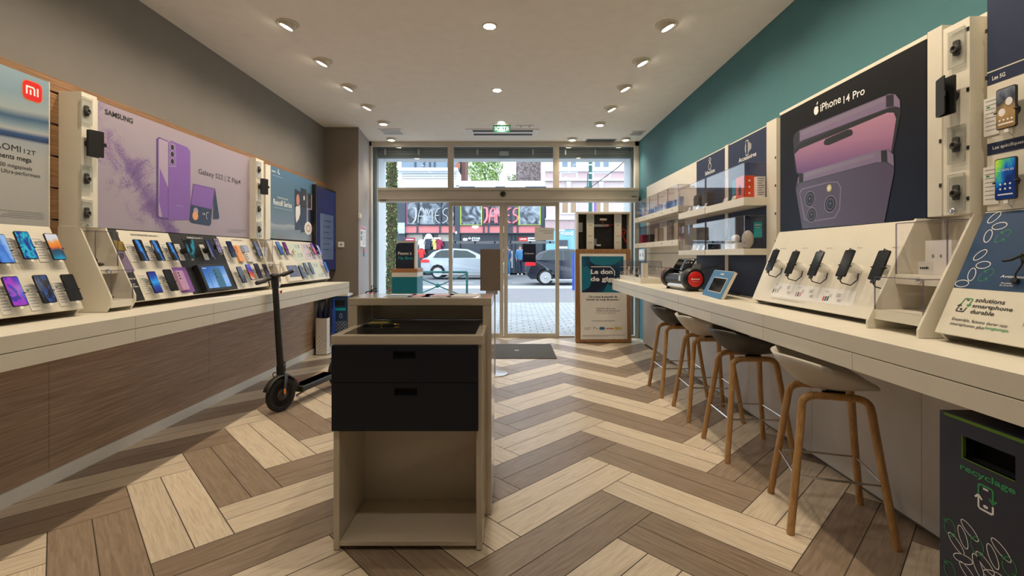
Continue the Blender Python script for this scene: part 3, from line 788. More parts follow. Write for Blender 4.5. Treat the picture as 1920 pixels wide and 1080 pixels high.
for (px, py, pr, sc, lb) in ((265.2, 468.9, P_phone, 'screen_galaxy', 'black phone with blue streak picture, leftmost in the upper row under PHOTOPHONES'),
                             (296.3, 469.6, P_phone, 'screen_galaxy', 'black phone with blue streak picture, second in the upper row under PHOTOPHONES'),
                             (325.1, 471.1, P_small, 'screen_galaxy', 'smaller black phone with blue streak picture, third beside the black board section'),
                             (291, 528.9, P_phone, 'screen_blue_glow', 'phone with glowing blue screen, lower row under PHOTOPHONES'),
                             (434.5, 467.3, P_phone, 'screen_navy', 'phone with dark blue screen beside the orange phone back'),
                             (483.9, 466.7, P_phone, 'screen_navy', 'navy screened phone at the upper right end of the long board'),
                             (453.8, 515, P_phone, 'screen_slate', 'phone with grey blue wavy picture, first of the lower row right of the tablet'),
                             (470, 510, P_phone, 'screen_red_white', 'phone with blue, red and white picture, lower row right of the tablet'),
                             (485, 508, P_phone, 'screen_ink', 'dark phone just right of the red and white picture phone'),
                             (500, 507.7, P_small, 'screen_ink', 'dark phone at the lower right end of the long board, beside the scooter handlebar')):
    phone(fr2, px, py, pr, sc, lb, .042, g)
g = 'spec cards on the long left display board'
for (px, py, lb) in ((245, 473, 'white spec card left of the first blue streak phone'), (279, 471, 'white spec card between the first and second blue streak phones'),
                     (310, 472, 'white spec card between the second and third blue streak phones'), (337, 473, 'white spec card right of the third blue streak phone'),
                     (272, 532, 'white spec card left of the glowing blue screen phone'), (305, 530, 'white spec card right of the glowing blue screen phone'),
                     (383, 473, 'white spec card on the black board section between the two folding phones'), (423, 475, 'white spec card left of the dark blue phone at the black section edge'),
                     (476.5, 474, 'white spec card left of the navy phone at the upper right end'), (442.5, 521, 'white spec card left of the grey blue wavy picture phone')):
    card(fr2, px, py, lb, g, 1.05)
def slabphone(fr, px, py, col, wd, ht, label, cam_='black', off=.012, extra=None):
    """phone shown by its back, lying against a board"""
    a, b = fr.ab(px, py, off + .008); f = Fr(fr.p(a, b, 0), fr.u, fr.v)
    t = thing('phone_sample', label, 'phone', fr.p(a, b, 0))
    M(col).rrect(f, -wd / 2, wd / 2, -ht / 2, ht / 2, .009, .0, off + .008).build('body', t, bev=.001)
    m = M(cam_)
    for k in range(3): m.ell(f, -wd / 2 + .018, ht / 2 - .020 - k * .022, .007, .007, off + .008, off + .0095, n=12)
    m.build('camera_lens', t)
    return t
mat('phone_orange', (.80, .36, .14), .4); mat('phone_lavender', (.36, .42, .58), .4); mat('phone_white', (.66, .64, .62), .4)
mat('phone_lilac', (.50, .28, .50), .35); mat('card_violet', (.22, .09, .38), .5)
slabphone(fr2, 449, 475, 'phone_orange', .075, .165, 'orange phone shown from its back on the long left board')
slabphone(fr2, 460.4, 466, 'phone_lavender', .11, .075, 'lavender blue phone back lying above a white one on the long left board')
slabphone(fr2, 468.5, 482, 'phone_white', .11, .095, 'white phone back lying below the lavender one on the long left board')
a, b = fr2.ab(344, 524, .003)
t = M('card_violet').box(fr2, a - .072, a + .072, b - .105, b + .100, .001, .004).build('backing_card', label='violet backing card behind the lilac phone on the long left board', cat='card')
slabphone(fr2, 343, 525, 'phone_lilac', .075, .155, 'lilac phone shown from its back on a violet card', off=.018)
phone(fr2, 321, 525, P_phone, 'screen_off', 'black screened phone left of the lilac phone, lower row', .042, 'phones on the long left display board', scale=1.05)
# folding phones on the black section
def foldphone(px, py, wd, ht, sc, label, a_tilt=.35):
    a, b = fr2.ab(px, py, .06); f = Fr(fr2.p(a, b, 0), fr2.u, fr2.v)
    t = thing('folding_phone', label, 'phone', fr2.p(a, b, 0))
    M('black').lathe(f, 0, 0, [(.024, 0), (.02, .04), (.014, .055)], 16).build('holder_puck', t)
    for s_ in (-1, 1):
        g_ = Fr(f.p(0, 0, .055), f.u + f.n * (a_tilt * s_), f.v)
        m = M('black').rrect(g_, min(0, s_ * wd / 2), max(0, s_ * wd / 2), -ht / 2, ht / 2, .006, 0, .007); m.build('half_shell', t)
        M(sc).rrect(g_, min(0, s_ * (wd / 2 - .003)), max(0, s_ * (wd / 2 - .003)), -ht / 2 + .004, ht / 2 - .004, .005, .0074).build('screen', t)
    M('chrome').box(f, -.008, .008, -ht / 2 - .014, -ht / 2, .052, .062).build('charging_plug', t)
foldphone(354, 467, .13, .165, 'screen_dark_teal', 'large open folding phone with dark teal picture on the black section')
foldphone(394.8, 466, .075, .165, 'screen_navy', 'folding phone with dark blue picture, right of the black section middle', .1)
foldphone(409, 461, .072, .14, 'screen_flowers', 'folding phone with purple and yellow flowers on the black section', .05)
# tablet with blue picture
a0, bt = fr2.ab(376, 500, .045); a1, _ = fr2.ab(423, 499, .045); _, bb = fr2.ab(392.4, 540.8, .045)
t = thing('display_tablet', 'tablet in a thick black stand showing a blue phone advert, middle of the long board', 'tablet', fr2.p((a0 + a1) / 2, (bt + bb) / 2, 0))
aw = .30
M('black').box(fr2, a0 - .03, a0 + aw + .03, bb - .02, bt + .02, .001, .044).build('stand_box', t, bev=.003)
m = M('screen_tablet').box(fr2, a0, a0 + aw, bb, bt, .044, .0455); m.build('screen', t)
m = M('blue_frame').rrect(fr2, a0 + .13, a0 + .23, bb + .0, bt - .015, .014, .0458)
m.rrect(fr2, a0 + .05, a0 + .13, bb, bt - .05, .012, .0459)
m.mat('black')
for k in range(3): m.ell(fr2, a0 + .150, bt - .04 - k * .028, .009, .009, .0462)
m.mat('screen_tablet').rrect(fr2, a0 + .056, a0 + .128, bb, bt - .058, .010, .0461)
m.mat('print_white').marks(fr2, a0 + .01, bt - .018, .05, .008, .0462, 2).marks(fr2, a0 + .24, (bt + bb) / 2, .05, .008, .0462, 5)
m.build('screen_picture', t)
# --- board 3: by the digital screen
def pr3(m, fr, a0, a1, L):
    mat('panel_mint', (.60, .68, .62), .5); mat('panel_lilac', (.62, .55, .66), .5)
    m.mat('panel_mint').ppoly(fr, [(537, 455), (560, 456.5), (572.5, 487), (553, 489)], .001)
    m.mat('panel_lilac').ppoly(fr, [(562, 456.5), (585, 457), (597, 486), (574, 487)], .001)
    m.mat('panel_mint').ppoly(fr, [(556, 494), (597, 491), (608, 519), (566, 525)], .001)
    m.mat('panel_lilac').ppoly(fr, [(598, 487), (603, 484), (618, 517), (609, 519)], .001)
    for (x, y) in ((551, 460), (567, 460), (557, 476), (573, 476), (586, 496), (597, 514)):
        a, b = fr.ab(x, y, .001); small_rows(m, fr, a, b, .09, 4, 'print_grey', .012, .004)
        m.mat('ink_deep').box(fr, a + .11, a + .125, b - .035, b + .01, .0013, .0015)
fr3, *_ = board(*BL, F * 2.46 / (CX - 527), F * 2.46 / (CX - 618.9), -1, 'sloped board with mint and lilac info panels under the teal phone poster', pr3)
g = 'phones on the farthest left display board'
for (px, py, pr, sc, lb) in ((525, 465.6, P_phone, 'screen_sky', 'phone with bright blue picture, first of the upper row on the mint board'),
                             (537, 466, P_phone, 'screen_purple', 'phone with magenta picture, second of the upper row on the mint board'),
                             (588.3, 467, P_phone, 'screen_pink_multi', 'phone with pink and red picture near the upper right end of the mint board'),
                             (597.8, 467, P_phone, 'screen_lilac_white', 'phone with pale lilac picture at the upper right end of the mint board'),
                             (566.7, 509.4, P_phone, 'screen_smoke', 'dark phone just right of the cream framed tablet'),
                             (575, 504, P_phone, 'screen_slate', 'purple grey phone, second right of the cream framed tablet'),
                             (584.4, 503, P_phone, 'screen_slate', 'slate phone, third right of the cream framed tablet'),
                             (612, 501, P_phone, 'screen_sky', 'phone with plain blue screen at the lower right end of the mint board')):
    phone(fr3, px, py, pr, sc, lb, .042, g)
g = 'spec cards on the farthest left display board'
for (px, py, lb) in ((518.5, 474, 'spec card left of the bright blue phone on the mint board'), (583, 472, 'spec card left of the pink and red picture phone'), (606, 508, 'spec card left of the plain blue phone at the board end')):
    card(fr3, px, py, lb, g)
a, b = fr3.ab(551, 473, .04)
t = thing('empty_phone_holder', 'empty black security holder without a phone on the mint board', 'phone holder', fr3.p(a, b, 0))
M('white').lathe(Fr(fr3.p(a, b, 0), fr3.u, fr3.v), 0, 0, [(.02, 0), (.018, .02), (.012, .034)], 14).build('holder_puck', t)
f = Fr(fr3.p(a, b, .034), fr3.u, fr3.v); m = M('gold')
for (dx, dy) in ((-1, .3), (1, .3), (.3, 1), (-.2, -1)): m.tube([f.p(0, 0), f.p(dx * .035, dy * .03), f.p(dx * .04, dy * .034, .014)], .004, 6)
m.build('clamp_arm', t)
a0, bt = fr3.ab(536, 498, .03); a1, _ = fr3.ab(552, 497.5, .03); _, bb = fr3.ab(542, 520, .03)
t = thing('display_tablet', 'small tablet in a cream frame at the lower left of the mint board', 'tablet', fr3.p(a0, bb, 0))
M('cream').box(fr3, a0 - .05, a0 + .32, bb - .045, bt + .055, .001, .028).build('stand_box', t, bev=.004)
M('screen_slate').box(fr3, a0, a0 + .25, bb, bt, .028, .030).build('screen', t)

# --- columns with phone cases
def side_column(xf, y0, y1, z1, side, label, seam=True):
    xw = XL + .04 if side < 0 else 2.02
    m = M('cream').w(xf, xw, y0, y1, 1.525, z1)
    m.mat('black')
    if side > 0:
        for z in (2.28, 2.03, 1.79, 1.58): m.w(xf - .003, xf, y0 + .0, y0 + .012, z, z + .016)
    return m.build('case_column', label=label, cat='display column', bev=.002)
def make_case():
    t = thing('clear_phone_case', 'case', 'phone case')
    m = M('case_plastic'); 
    m.rrect(WF, -.037, .037, -.078, .078, .010, .004, .006)
    pts = [(-.037, -.078), (.037, -.078), (.037, .078), (-.037, .078)]
    m.line(WF, pts, .003, .012, closed=True)
    for (x0, x1, y0, y1) in ((-.038, -.035, -.078, .078), (.035, .038, -.078, .078), (-.038, .038, -.079, -.076), (-.038, .038, .076, .079)): m.box(WF, x0, x1, y0, y1, .005, .014)
    m.build('shell', t)
    m = M('charcoal').lathe(WF, 0, -.004, [(.017, .006), (.019, .016), (.016, .024), (.010, .026), (.009, .020), (0, .020)], 18).build('security_puck', t)
    M('charcoal').rrect(WF, -.014, .014, -.032, .032, .008, .006, .014).build('clip', t)
    return t
P_case = Proto(make_case)
def make_wallet():
    t = thing('wallet_phone_case', 'case', 'phone case')
    M('black').lathe(WF, 0, 0, [(.022, 0), (.02, .03)], 16).build('security_puck', t)
    M('black').rrect(WF, -.040, .040, -.080, .080, .006, .03, .037).build('back_cover', t)
    f = Fr((-.040, 0, .040), (.92, 0, .38), (0, 1, 0))
    M('black').rrect(f, 0, .080, -.080, .080, .006, 0, .004).build('front_cover', t)
    M('black').rrect(f, .074, .092, -.012, .012, .004, .002, .006).build('clasp', t)
    return t
P_wallet = Proto(make_wallet)
yA0, yA1 = F * 2.59 / (CX - 153), F * 2.59 / (CX - 182)
side_column(-2.59, yA0, yA1, 2.34, -1, 'cream column of phone cases left of the large lilac phone poster')
yB0, yB1 = F * 2.59 / (CX - 480), F * 2.59 / (CX - 494.5)
side_column(-2.59, yB0, yB1, 2.34, -1, 'cream column of phone cases right of the large lilac phone poster')
fc = FL(-2.59)
for (px, py, pr, lb) in ((165.5, 208, P_case, 'clear phone case at the top of the column left of the lilac poster'),
                         (170, 270, P_wallet, 'black wallet phone case on the column left of the lilac poster'),
                         (166, 335, P_case, 'clear phone case below the black wallet case, column left of the lilac poster'),
                         (166, 399, P_case, 'lowest clear phone case on the column left of the lilac poster'),
                         (487.5, 318, P_case, 'clear phone case at the top of the column right of the lilac poster'),
                         (490, 350, P_wallet, 'black wallet phone case on the column right of the lilac poster'),
                         (487.5, 392, P_case, 'clear phone case below the wallet case, column right of the lilac poster'),
                         (488, 430, P_case, 'lowest clear phone case on the column right of the lilac poster')):
    a, b = fc.ab(px, py, .02); place(pr.get(), fc.mtx(a, b, 0), lb, 'phone cases on the left wall columns')
m = M('chrome')
for (px, py) in ((163, 421), (487, 443)):
    a, b = fc.ab(px, py, .0); M('chrome').lathe(fc, a, b, [(.012, 0), (.012, .012), (.010, .014), (0, .014)], 14).build('lock_cylinder', label='small chrome lock at the foot of the case column %s of the lilac poster' % ('left' if px < 200 else 'right'), cat='lock')
# --- stepped acrylic showcases between side gables
def stepped(xb, zb, xt, zt, y0, y1, side, label, notch):
    """two gables with two small trays; notch = list of (z0, z1, xfront)"""
    s = side; xw = XL + .04 if s < 0 else 2.02
    t = thing('stepped_showcase', label, 'showcase', ((xb + xw) / 2, (y0 + y1) / 2, ZT))
    for yy in (y0, y1 - .012):
        f = Fr((0, yy + .012, 0), (1, 0, 0), (0, 0, 1))
        M('cream').poly(f, [(xb, zb - .035), (xb, zb), (xt, zt), (xw, zt), (xw, ZT + .002), (xb + s * .03, ZT + .002)], 0, .012).build('gable', t, bev=.001)
    M('cream_panel').w(xw - s * .012, xw, y0 + .012, y1 - .012, ZT + .002, zt).build('back_panel', t)
    for i, (z0, z1, xf) in enumerate(notch):
        M('cream').w(xf, xw - s * .012, y0 + .013, y1 - .013, z0 - .045, z0).build('tray', t, bev=.001)
        m = M('acrylic')
        m.w(xf, xf + s * .003, y0 + .013, y1 - .013, z0, z1).w(xf, xw - s * .02, y0 + .0131, y0 + .016, z0, z1).w(xf, xw - s * .02, y0 + .013, y1 - .013, z1, z1 + .003)
        m.build('acrylic_cover', t)
        m = M('acrylic_edge')
        e = .004
        for yy in (y0 + .013, y1 - .017): m.w(xf - s * .0005, xf + s * e, yy, yy + e, z0, z1)
        m.w(xf - s * .0005, xf + s * e, y0 + .013, y1 - .013, z1, z1 + e); m.w(xf, xw - s * .03, y0 + .013, y0 + .017, z1, z1 + e)
        m.build('cover_edge', t)
        f = FL(xf) if s < 0 else FX(xf)
        if i == 0: M('chrome').lathe(f, ((y0 + y1) / 2) * (-s), z0 - .022, [(.013, 0), (.013, .010), (.010, .013), (0, .013)], 16).build('lock_cylinder', t)
    return t
yS0 = F * 2.41 / (CX - 208); yS1 = F * 2.46 / (CX - 241)
stepped(-2.41, 1.10, -2.60, 1.528, yS0, yS1, -1, 'stepped cream showcase with two clear boxes, left of the long phone board', [(1.285, 1.50, -2.515), (1.08, 1.26, -2.42)])
yT0 = F * 2.46 / (CX - 508); yT1 = F * 2.46 / (CX - 525)
stepped(-2.44, 1.10, -2.60, 1.528, yT0, yT1, -1, 'stepped cream showcase with clear boxes between long board and mint board', [(1.29, 1.51, -2.53), (1.08, 1.26, -2.45)])
for (xx, yy, z) in ((-2.57, (yS0 + yS1) / 2, 1.286), (-2.51, (yS0 + yS1) / 2, 1.081)):
    t = thing('wireless_earbuds', 'black earbuds case in the %s box of the showcase left of the long board' % ('upper' if z > 1.2 else 'lower'), 'earbuds', (xx, yy, z), 'black earbuds in the stepped showcase')
    M('black').blob((xx, yy, z + .012), .028, .032, .012).build('case_base', t)
    M('black').blob((xx - .03, yy, z + .032), .008, .030, .028).build('case_lid', t)
yy = (yT0 + yT1) / 2
M('white').w(-2.60, -2.57, yy - .05, yy + .05, 1.291, 1.44).build('product_leaflet', label='pale blue white leaflet in the clear box beside the mint board', cat='leaflet')

# --- posters on the left wall
def splash_mat():
    m, nt, b = mk('lilac_splash'); tc = N(nt, 'ShaderNodeTexCoord')
    sep = N(nt, 'ShaderNodeSeparateXYZ'); nt.links.new(tc.outputs['Object'], sep.inputs[0])
    def mth(op, a=None, b_=None, c_=None):
        n = N(nt, 'ShaderNodeMath'); n.operation = op
        for i, x in enumerate((a, b_, c_)):
            if x is None: continue
            if isinstance(x, (int, float)): n.inputs[i].default_value = x
            else: nt.links.new(x, n.inputs[i])
        return n.outputs[0]
    n1 = N(nt, 'ShaderNodeTexNoise'); n1.inputs['Scale'].default_value = 3.2; n1.inputs['Detail'].default_value = 12; n1.inputs['Roughness'].default_value = .68; n1.inputs['Distortion'].default_value = .8
    nt.links.new(tc.outputs['Object'], n1.inputs['Vector'])
    # object origin = poster bottom centre ; y along the wall, z up.  band from upper left to lower middle
    y, z = sep.outputs['Y'], sep.outputs['Z']
    d1 = mth('ABSOLUTE', mth('ADD', mth('ADD', mth('MULTIPLY', y, .74), mth('MULTIPLY', z, .68)), .20))
    d1 = mth('SUBTRACT', .17, d1)
    lim = mth('LESS_THAN', y, .12)
    fade = mth('MULTIPLY', mth('SUBTRACT', .02, y), 5.0); fade = mth('MINIMUM', mth('MAXIMUM', fade, 0), 1)
    d1 = mth('SUBTRACT', d1, mth('MULTIPLY', mth('SUBTRACT', 1, fade), .5))
    d2 = mth('SUBTRACT', .16, mth('ABSOLUTE', mth('SUBTRACT', mth('SUBTRACT', y, .97), mth('MULTIPLY', mth('SUBTRACT', z, .4), -.12))))
    d2 = mth('SUBTRACT', d2, mth('MULTIPLY', mth('MAXIMUM', mth('SUBTRACT', z, .45), 0), .8))
    dd = mth('MAXIMUM', d1, d2)
    v = mth('ADD', mth('MULTIPLY', dd, 2.6), mth('MULTIPLY', mth('SUBTRACT', n1.outputs['Fac'], .5), 2.6))
    n2 = N(nt, 'ShaderNodeTexNoise'); n2.inputs['Scale'].default_value = 120; nt.links.new(tc.outputs['Object'], n2.inputs['Vector'])
    v = mth('ADD', v, mth('MULTIPLY', mth('SUBTRACT', n2.outputs['Fac'], .5), .9))
    cr = N(nt, 'ShaderNodeValToRGB'); e = cr.color_ramp.elements
    e[0].position = .0; e[0].color = (.36, .31, .385, 1); e[1].position = 1.0; e[1].color = (.10, .045, .20, 1)
    k = e.new(.22); k.color = (.34, .285, .38, 1); k = e.new(.45); k.color = (.20, .125, .30, 1)
    nt.links.new(v, cr.inputs[0]); nt.links.new(cr.outputs[0], b.inputs['Base Color']); b.inputs['Roughness'].default_value = .45
    MATS['lilac_splash'] = m
splash_mat()
def poster(fr, x0, x1, y0, y1, m_, name, label, thick=.02):
    """x0..x1 wall range in frame a, y0..y1 height"""
    return M(m_).box(fr, x0, x1, y0, y1, -thick, 0)
# lilac poster
pa0 = LP_.ab(183, 300)[0]; pa1 = LP_.ab(476, 300)[0]
m = poster(LP_, pa0, pa1, 1.532, 2.345, 'lilac_splash', '', '')
m.mat('cream').box(LP_, pa0 - .006, pa0, 1.53, 2.347, -.05, .001).box(LP_, pa1, pa1 + .006, 1.53, 2.347, -.05, .001)
def sc(x, y): return (180 + x * .2593, 170 + y * .2593)
def PP(m, fr, pts, c): m.ppoly(fr, [sc(*p) for p in pts], c)
m.mat('print_black').ptext(LP_, 'SAMSUNG', sc(64, 168), sc(267, 236), sc(0, 130)[1], .001, bold=.03)
m.ptext(LP_, 'Galaxy S22 | Z Flip4', sc(740, 598), sc(1045, 672), sc(0, 562)[1], .001, bold=.004)
m.mat('ink_violet_dark'); PP(m, LP_, [(436, 350), (455, 335), (525, 365), (525, 935), (450, 922), (436, 905)], .0008)
m.mat('ink_lilac'); PP(m, LP_, [(452, 352), (460, 345), (522, 370), (522, 920), (458, 912), (452, 900)], .0012)
m.mat('ink_violet'); PP(m, LP_, [(462, 560), (522, 700), (522, 918), (480, 916), (455, 800)], .0014)
m.mat('ink_violet'); PP(m, LP_, [(525, 375), (540, 360), (660, 410), (682, 440), (684, 920), (672, 934), (540, 938), (524, 925)], .0016)
m.mat('ink_lilac'); PP(m, LP_, [(529, 372), (576, 392), (578, 552), (527, 546)], .0018)
m.mat('ink_violet'); PP(m, LP_, [(531, 376), (573, 394), (575, 546), (530, 542)], .0020)
for y in (410, 460, 512):
    a, b = LP_.ab(*sc(552, y), .002); m.mat('ink_lilac').ell(LP_, a, b, .024, .026, .0022); m.mat('black').ell(LP_, a, b, .018, .021, .0025)
m.mat('ink_lilac').ptext(LP_, 'SAMSUNG', sc(585, 835), sc(630, 836), sc(0, 826)[1], .0020)
m.mat('ink_deep'); PP(m, LP_, [(852, 705), (862, 712), (892, 915), (885, 930), (845, 930)], .0014)
m.mat('ink_violet_dark'); PP(m, LP_, [(702, 672), (862, 708), (840, 860), (684, 826)], .0016)
m.mat('ink_violet'); PP(m, LP_, [(706, 678), (856, 712), (836, 856), (690, 822)], .0018)
m.mat('ink_deep'); PP(m, LP_, [(684, 826), (840, 860), (832, 965), (820, 978), (690, 955), (674, 935)], .0018)
a, b = LP_.ab(*sc(722, 872), .002); m.mat('ink_lilac').ell(LP_, a, b, .03, .03, .0022)
a, b = LP_.ab(*sc(718, 905), .002); m.mat('phone_orange').ell(LP_, a, b, .036, .036, .0024)
m.mat('print_white').ptext(LP_, '10', sc(772, 898), sc(788, 902), sc(0, 882)[1], .0024)
a, b = LP_.ab(*sc(808, 905), .002); m.ring(LP_, a, b, .02, .03, .004, .0024, t0=1, t1=4.5)
a, b = LP_.ab(*sc(950, 1000), .001); small_rows(m, LP_, a, b, .30, 3, 'print_grey', .014, .004)
m.build('wall_poster', label='large lilac advertising poster with purple phone and flip phone on left wall', cat='poster')
# pale blue poster, nearest
def blue_wave_mat():
    m, nt, b = mk('silver_wave'); tc = N(nt, 'ShaderNodeTexCoord'); sep = N(nt, 'ShaderNodeSeparateXYZ'); nt.links.new(tc.outputs['Object'], sep.inputs[0])
    n = N(nt, 'ShaderNodeTexNoise'); n.inputs['Scale'].default_value = .8; nt.links.new(tc.outputs['Object'], n.inputs['Vector'])
    a = N(nt, 'ShaderNodeMath'); a.operation = 'MULTIPLY_ADD'; a.inputs[1].default_value = .25
    nt.links.new(n.outputs['Fac'], a.inputs[0]); nt.links.new(sep.outputs['Z'], a.inputs[2])
    s2 = N(nt, 'ShaderNodeMath'); s2.operation = 'MULTIPLY_ADD'; s2.inputs[1].default_value = -.18; nt.links.new(sep.outputs['Y'], s2.inputs[0]); nt.links.new(a.outputs[0], s2.inputs[2])
    cr = N(nt, 'ShaderNodeValToRGB'); e = cr.color_ramp.elements
    e[0].position = 0; e[0].color = (.38, .38, .37, 1); e[1].position = 1; e[1].color = (.30, .42, .50, 1)
    for p, c in ((.38, (.38, .385, .38)), (.478, (.30, .34, .39)), (.492, (.015, .04, .12)), (.515, (.03, .08, .20)), (.535, (.38, .40, .42)), (.56, (.20, .29, .36)), (.60, (.04, .10, .20)), (.64, (.33, .39, .41)), (.72, (.22, .33, .42))):
        k = e.new(p); k.color = (*c, 1)
    sc_ = N(nt, 'ShaderNodeMath'); sc_.operation = 'MULTIPLY'; sc_.inputs[1].default_value = 1.0
    nt.links.new(s2.outputs[0], sc_.inputs[0]); nt.links.new(sc_.outputs[0], cr.inputs[0]); nt.links.new(cr.outputs[0], b.inputs['Base Color'])
    b.inputs['Roughness'].default_value = .4; MATS['silver_wave'] = m
blue_wave_mat()
pa1 = LP_.ab(91.5, 300)[0]
def s3(x, y): return (x * .2963, 80 + y * .2963)
m = M('silver_wave').box(LP_, pa1 - 1.8, pa1, 1.517, 2.345, -.02, 0)
m.mat('cream').box(LP_, pa1, pa1 + .005, 1.515, 2.347, -.05, .001)
ca, cb = LP_.ab(*s3(206, 309), .001); m.mat('orange').rrect(LP_, ca - .055, ca + .055, cb - .055, cb + .055, .028, .0012)
m.mat('red').rrect(LP_, ca - .052, ca + .052, cb - .052, cb + .052, .027, .0014)
m.mat('print_white').line(LP_, [(ca - .032, cb - .022), (ca - .032, cb + .020), (ca + .004, cb + .020), (ca + .010, cb + .012), (ca + .010, cb - .022)], .0095, .0016)
m.line(LP_, [(ca - .011, cb - .022), (ca - .011, cb + .006)], .0095, .0016); m.line(LP_, [(ca + .028, cb - .022), (ca + .028, cb + .024)], .0095, .0016)
m.mat('print_black')
e_ = LP_.ab(*s3(132, 695), .001)[0]; bl = LP_.ab(*s3(132, 695), .001)[1]
m.text(LP_, 'XIAOMI', e_, bl, .032, .001, width=.185, align='r', bold=.0)
m.ptext(LP_, '12T', s3(152, 700), s3(228, 714), s3(0, 672)[1], .001)
a1_, b1_ = LP_.ab(*s3(200, 760), .001); m.text(LP_, 'Moments mega', a1_, b1_, .026, .001, align='r', bold=.012)
a1_, b1_ = LP_.ab(*s3(203, 812), .001); m.text(LP_, 'Photos 200 mégapixels', a1_, b1_, .020, .001, align='r')
a1_, b1_ = LP_.ab(*s3(256, 858), .001); m.text(LP_, '- Ultra-performant', a1_, b1_, .020, .001, align='r')
for k in range(4):
    a1_, b1_ = LP_.ab(82, 401 + k * 3.5, .001); m.mat('print_grey').box(LP_, a1_ - .25 + (k * 5 % 3) * .03, a1_, b1_, b1_ + .004, .0008, .001)
m.build('wall_poster', label='pale silver blue phone poster with small red square badge at the left photo edge', cat='poster')
# Reno poster
def reno_mat():
    m, nt, b = mk('teal_gradient'); tc = N(nt, 'ShaderNodeTexCoord'); sep = N(nt, 'ShaderNodeSeparateXYZ'); nt.links.new(tc.outputs['Object'], sep.inputs[0])
    n = N(nt, 'ShaderNodeTexNoise'); n.inputs['Scale'].default_value = 1.5; nt.links.new(tc.outputs['Object'], n.inputs['Vector'])
    a = N(nt, 'ShaderNodeMath'); a.operation = 'MULTIPLY_ADD'; a.inputs[1].default_value = .12; nt.links.new(n.outputs['Fac'], a.inputs[0]); nt.links.new(sep.outputs['Z'], a.inputs[2])
    cr = N(nt, 'ShaderNodeValToRGB'); e = cr.color_ramp.elements
    e[0].position = .05; e[0].color = (.26, .30, .35, 1); e[1].position = .95; e[1].color = (.055, .15, .27, 1)
    for p, c in ((.18, (.18, .23, .29)), (.24, (.33, .36, .40)), (.26, (.14, .20, .27)), (.5, (.075, .15, .22))):
        k = e.new(p); k.color = (*c, 1)
    nt.links.new(a.outputs[0], cr.inputs[0]); nt.links.new(cr.outputs[0], b.inputs['Base Color']); b.inputs['Roughness'].default_value = .4; MATS['teal_gradient'] = m
reno_mat()
pa0 = LP_.ab(507, 400)[0]; pa1 = LP_.ab(590, 400)[0]
def s4(x, y): return (460 + x * .2222, 240 + y * .2222)
def P4(m, pts, c): m.ppoly(LP_, [s4(*p) for p in pts], c)
m = M('teal_gradient').box(LP_, pa0, pa1, 1.545, 2.345, -.02, 0)
m.mat('cream').box(LP_, pa0 - .10, pa0 - .005, 1.53, 2.34, -.06, .0)
m.mat('print_white').box(LP_, pa0 - .006, pa0, 1.545, 2.345, -.02, .002).box(LP_, pa1, pa1 + .006, 1.545, 2.345, -.02, .002)
m.mat('print_white').ptext(LP_, 'Reno8 Series', s4(237, 643), s4(392, 672), s4(0, 596)[1], .001, bold=.01)
m.ptext(LP_, "L'expert du portrait", s4(272, 590), s4(360, 605), s4(0, 574)[1], .001)
m.ptext(LP_, 'oppo', s4(221, 362), s4(258, 370), s4(0, 350)[1], .001, bold=.03)
m.line(LP_, [LP_.ab(*s4(280, 348), .001), LP_.ab(*s4(276, 375), .001), LP_.ab(*s4(290, 392), .001)], .012, .001)
a, b = LP_.ab(*s4(240, 660), .001); small_rows(m, LP_, a, b - .01, .45, 1, 'print_white'); a, b = LP_.ab(*s4(228, 395), .001); small_rows(m, LP_, a, b, .22, 1, 'print_white')
m.mat('ink_deep'); P4(m, [(416, 510), (466, 540), (466, 860), (418, 862)], .001)
m.mat('charcoal'); a, b = LP_.ab(*s4(443, 600), .0012); m.ell(LP_, a, b, .075, .10, .0012)
m.mat('skin'); a, b = LP_.ab(*s4(444, 610), .0014); m.ell(LP_, a, b, .045, .075, .0014)
m.mat('paper'); P4(m, [(425, 670), (440, 650), (462, 650), (464, 720), (450, 770), (430, 800), (424, 740)], .0014)
m.mat('ink_deep'); P4(m, [(468, 502), (516, 520), (516, 872), (468, 884)], .0016)
m.mat('charcoal'); a, b = LP_.ab(*s4(493, 590), .002); m.rrect(LP_, a - .05, a + .08, b - .12, b + .10, .02, .002)
m.mat('print_white'); m.ell(LP_, a + .01, b - .0, .018, .03, .0024)
m.mat('ink_lilac'); P4(m, [(520, 570), (568, 562), (568, 888), (530, 894), (520, 880)], .0018)
m.mat('ink_deep'); P4(m, [(528, 690), (566, 690), (566, 886), (530, 890)], .0020)
m.mat('charcoal'); a, b = LP_.ab(*s4(541, 610), .0022); m.rrect(LP_, a - .06, a + .05, b - .11, b + .09, .02, .0022)
m.mat('chrome'); m.ell(LP_, a - .01, b + .04, .022, .03, .0025); m.ell(LP_, a - .01, b - .05, .022, .03, .0025)
m.mat('paper'); a, b = LP_.ab(*s4(531, 847), .0024); m.ell(LP_, a, b, .115, .085, .0026); m.mat('skin').ring(LP_, a, b, .05, .04, .02, .0028)
m.mat('print_green'); a, b = LP_.ab(*s4(229, 908), .001); m.ring(LP_, a, b, .02, .03, .006, .001)
a, b = LP_.ab(*s4(250, 903), .001); small_rows(m, LP_, a, b, .42, 3, 'print_grey', .012, .004)
m.build('wall_poster', label='teal phone poster with three phones on the left wall beside the digital screen', cat='poster')
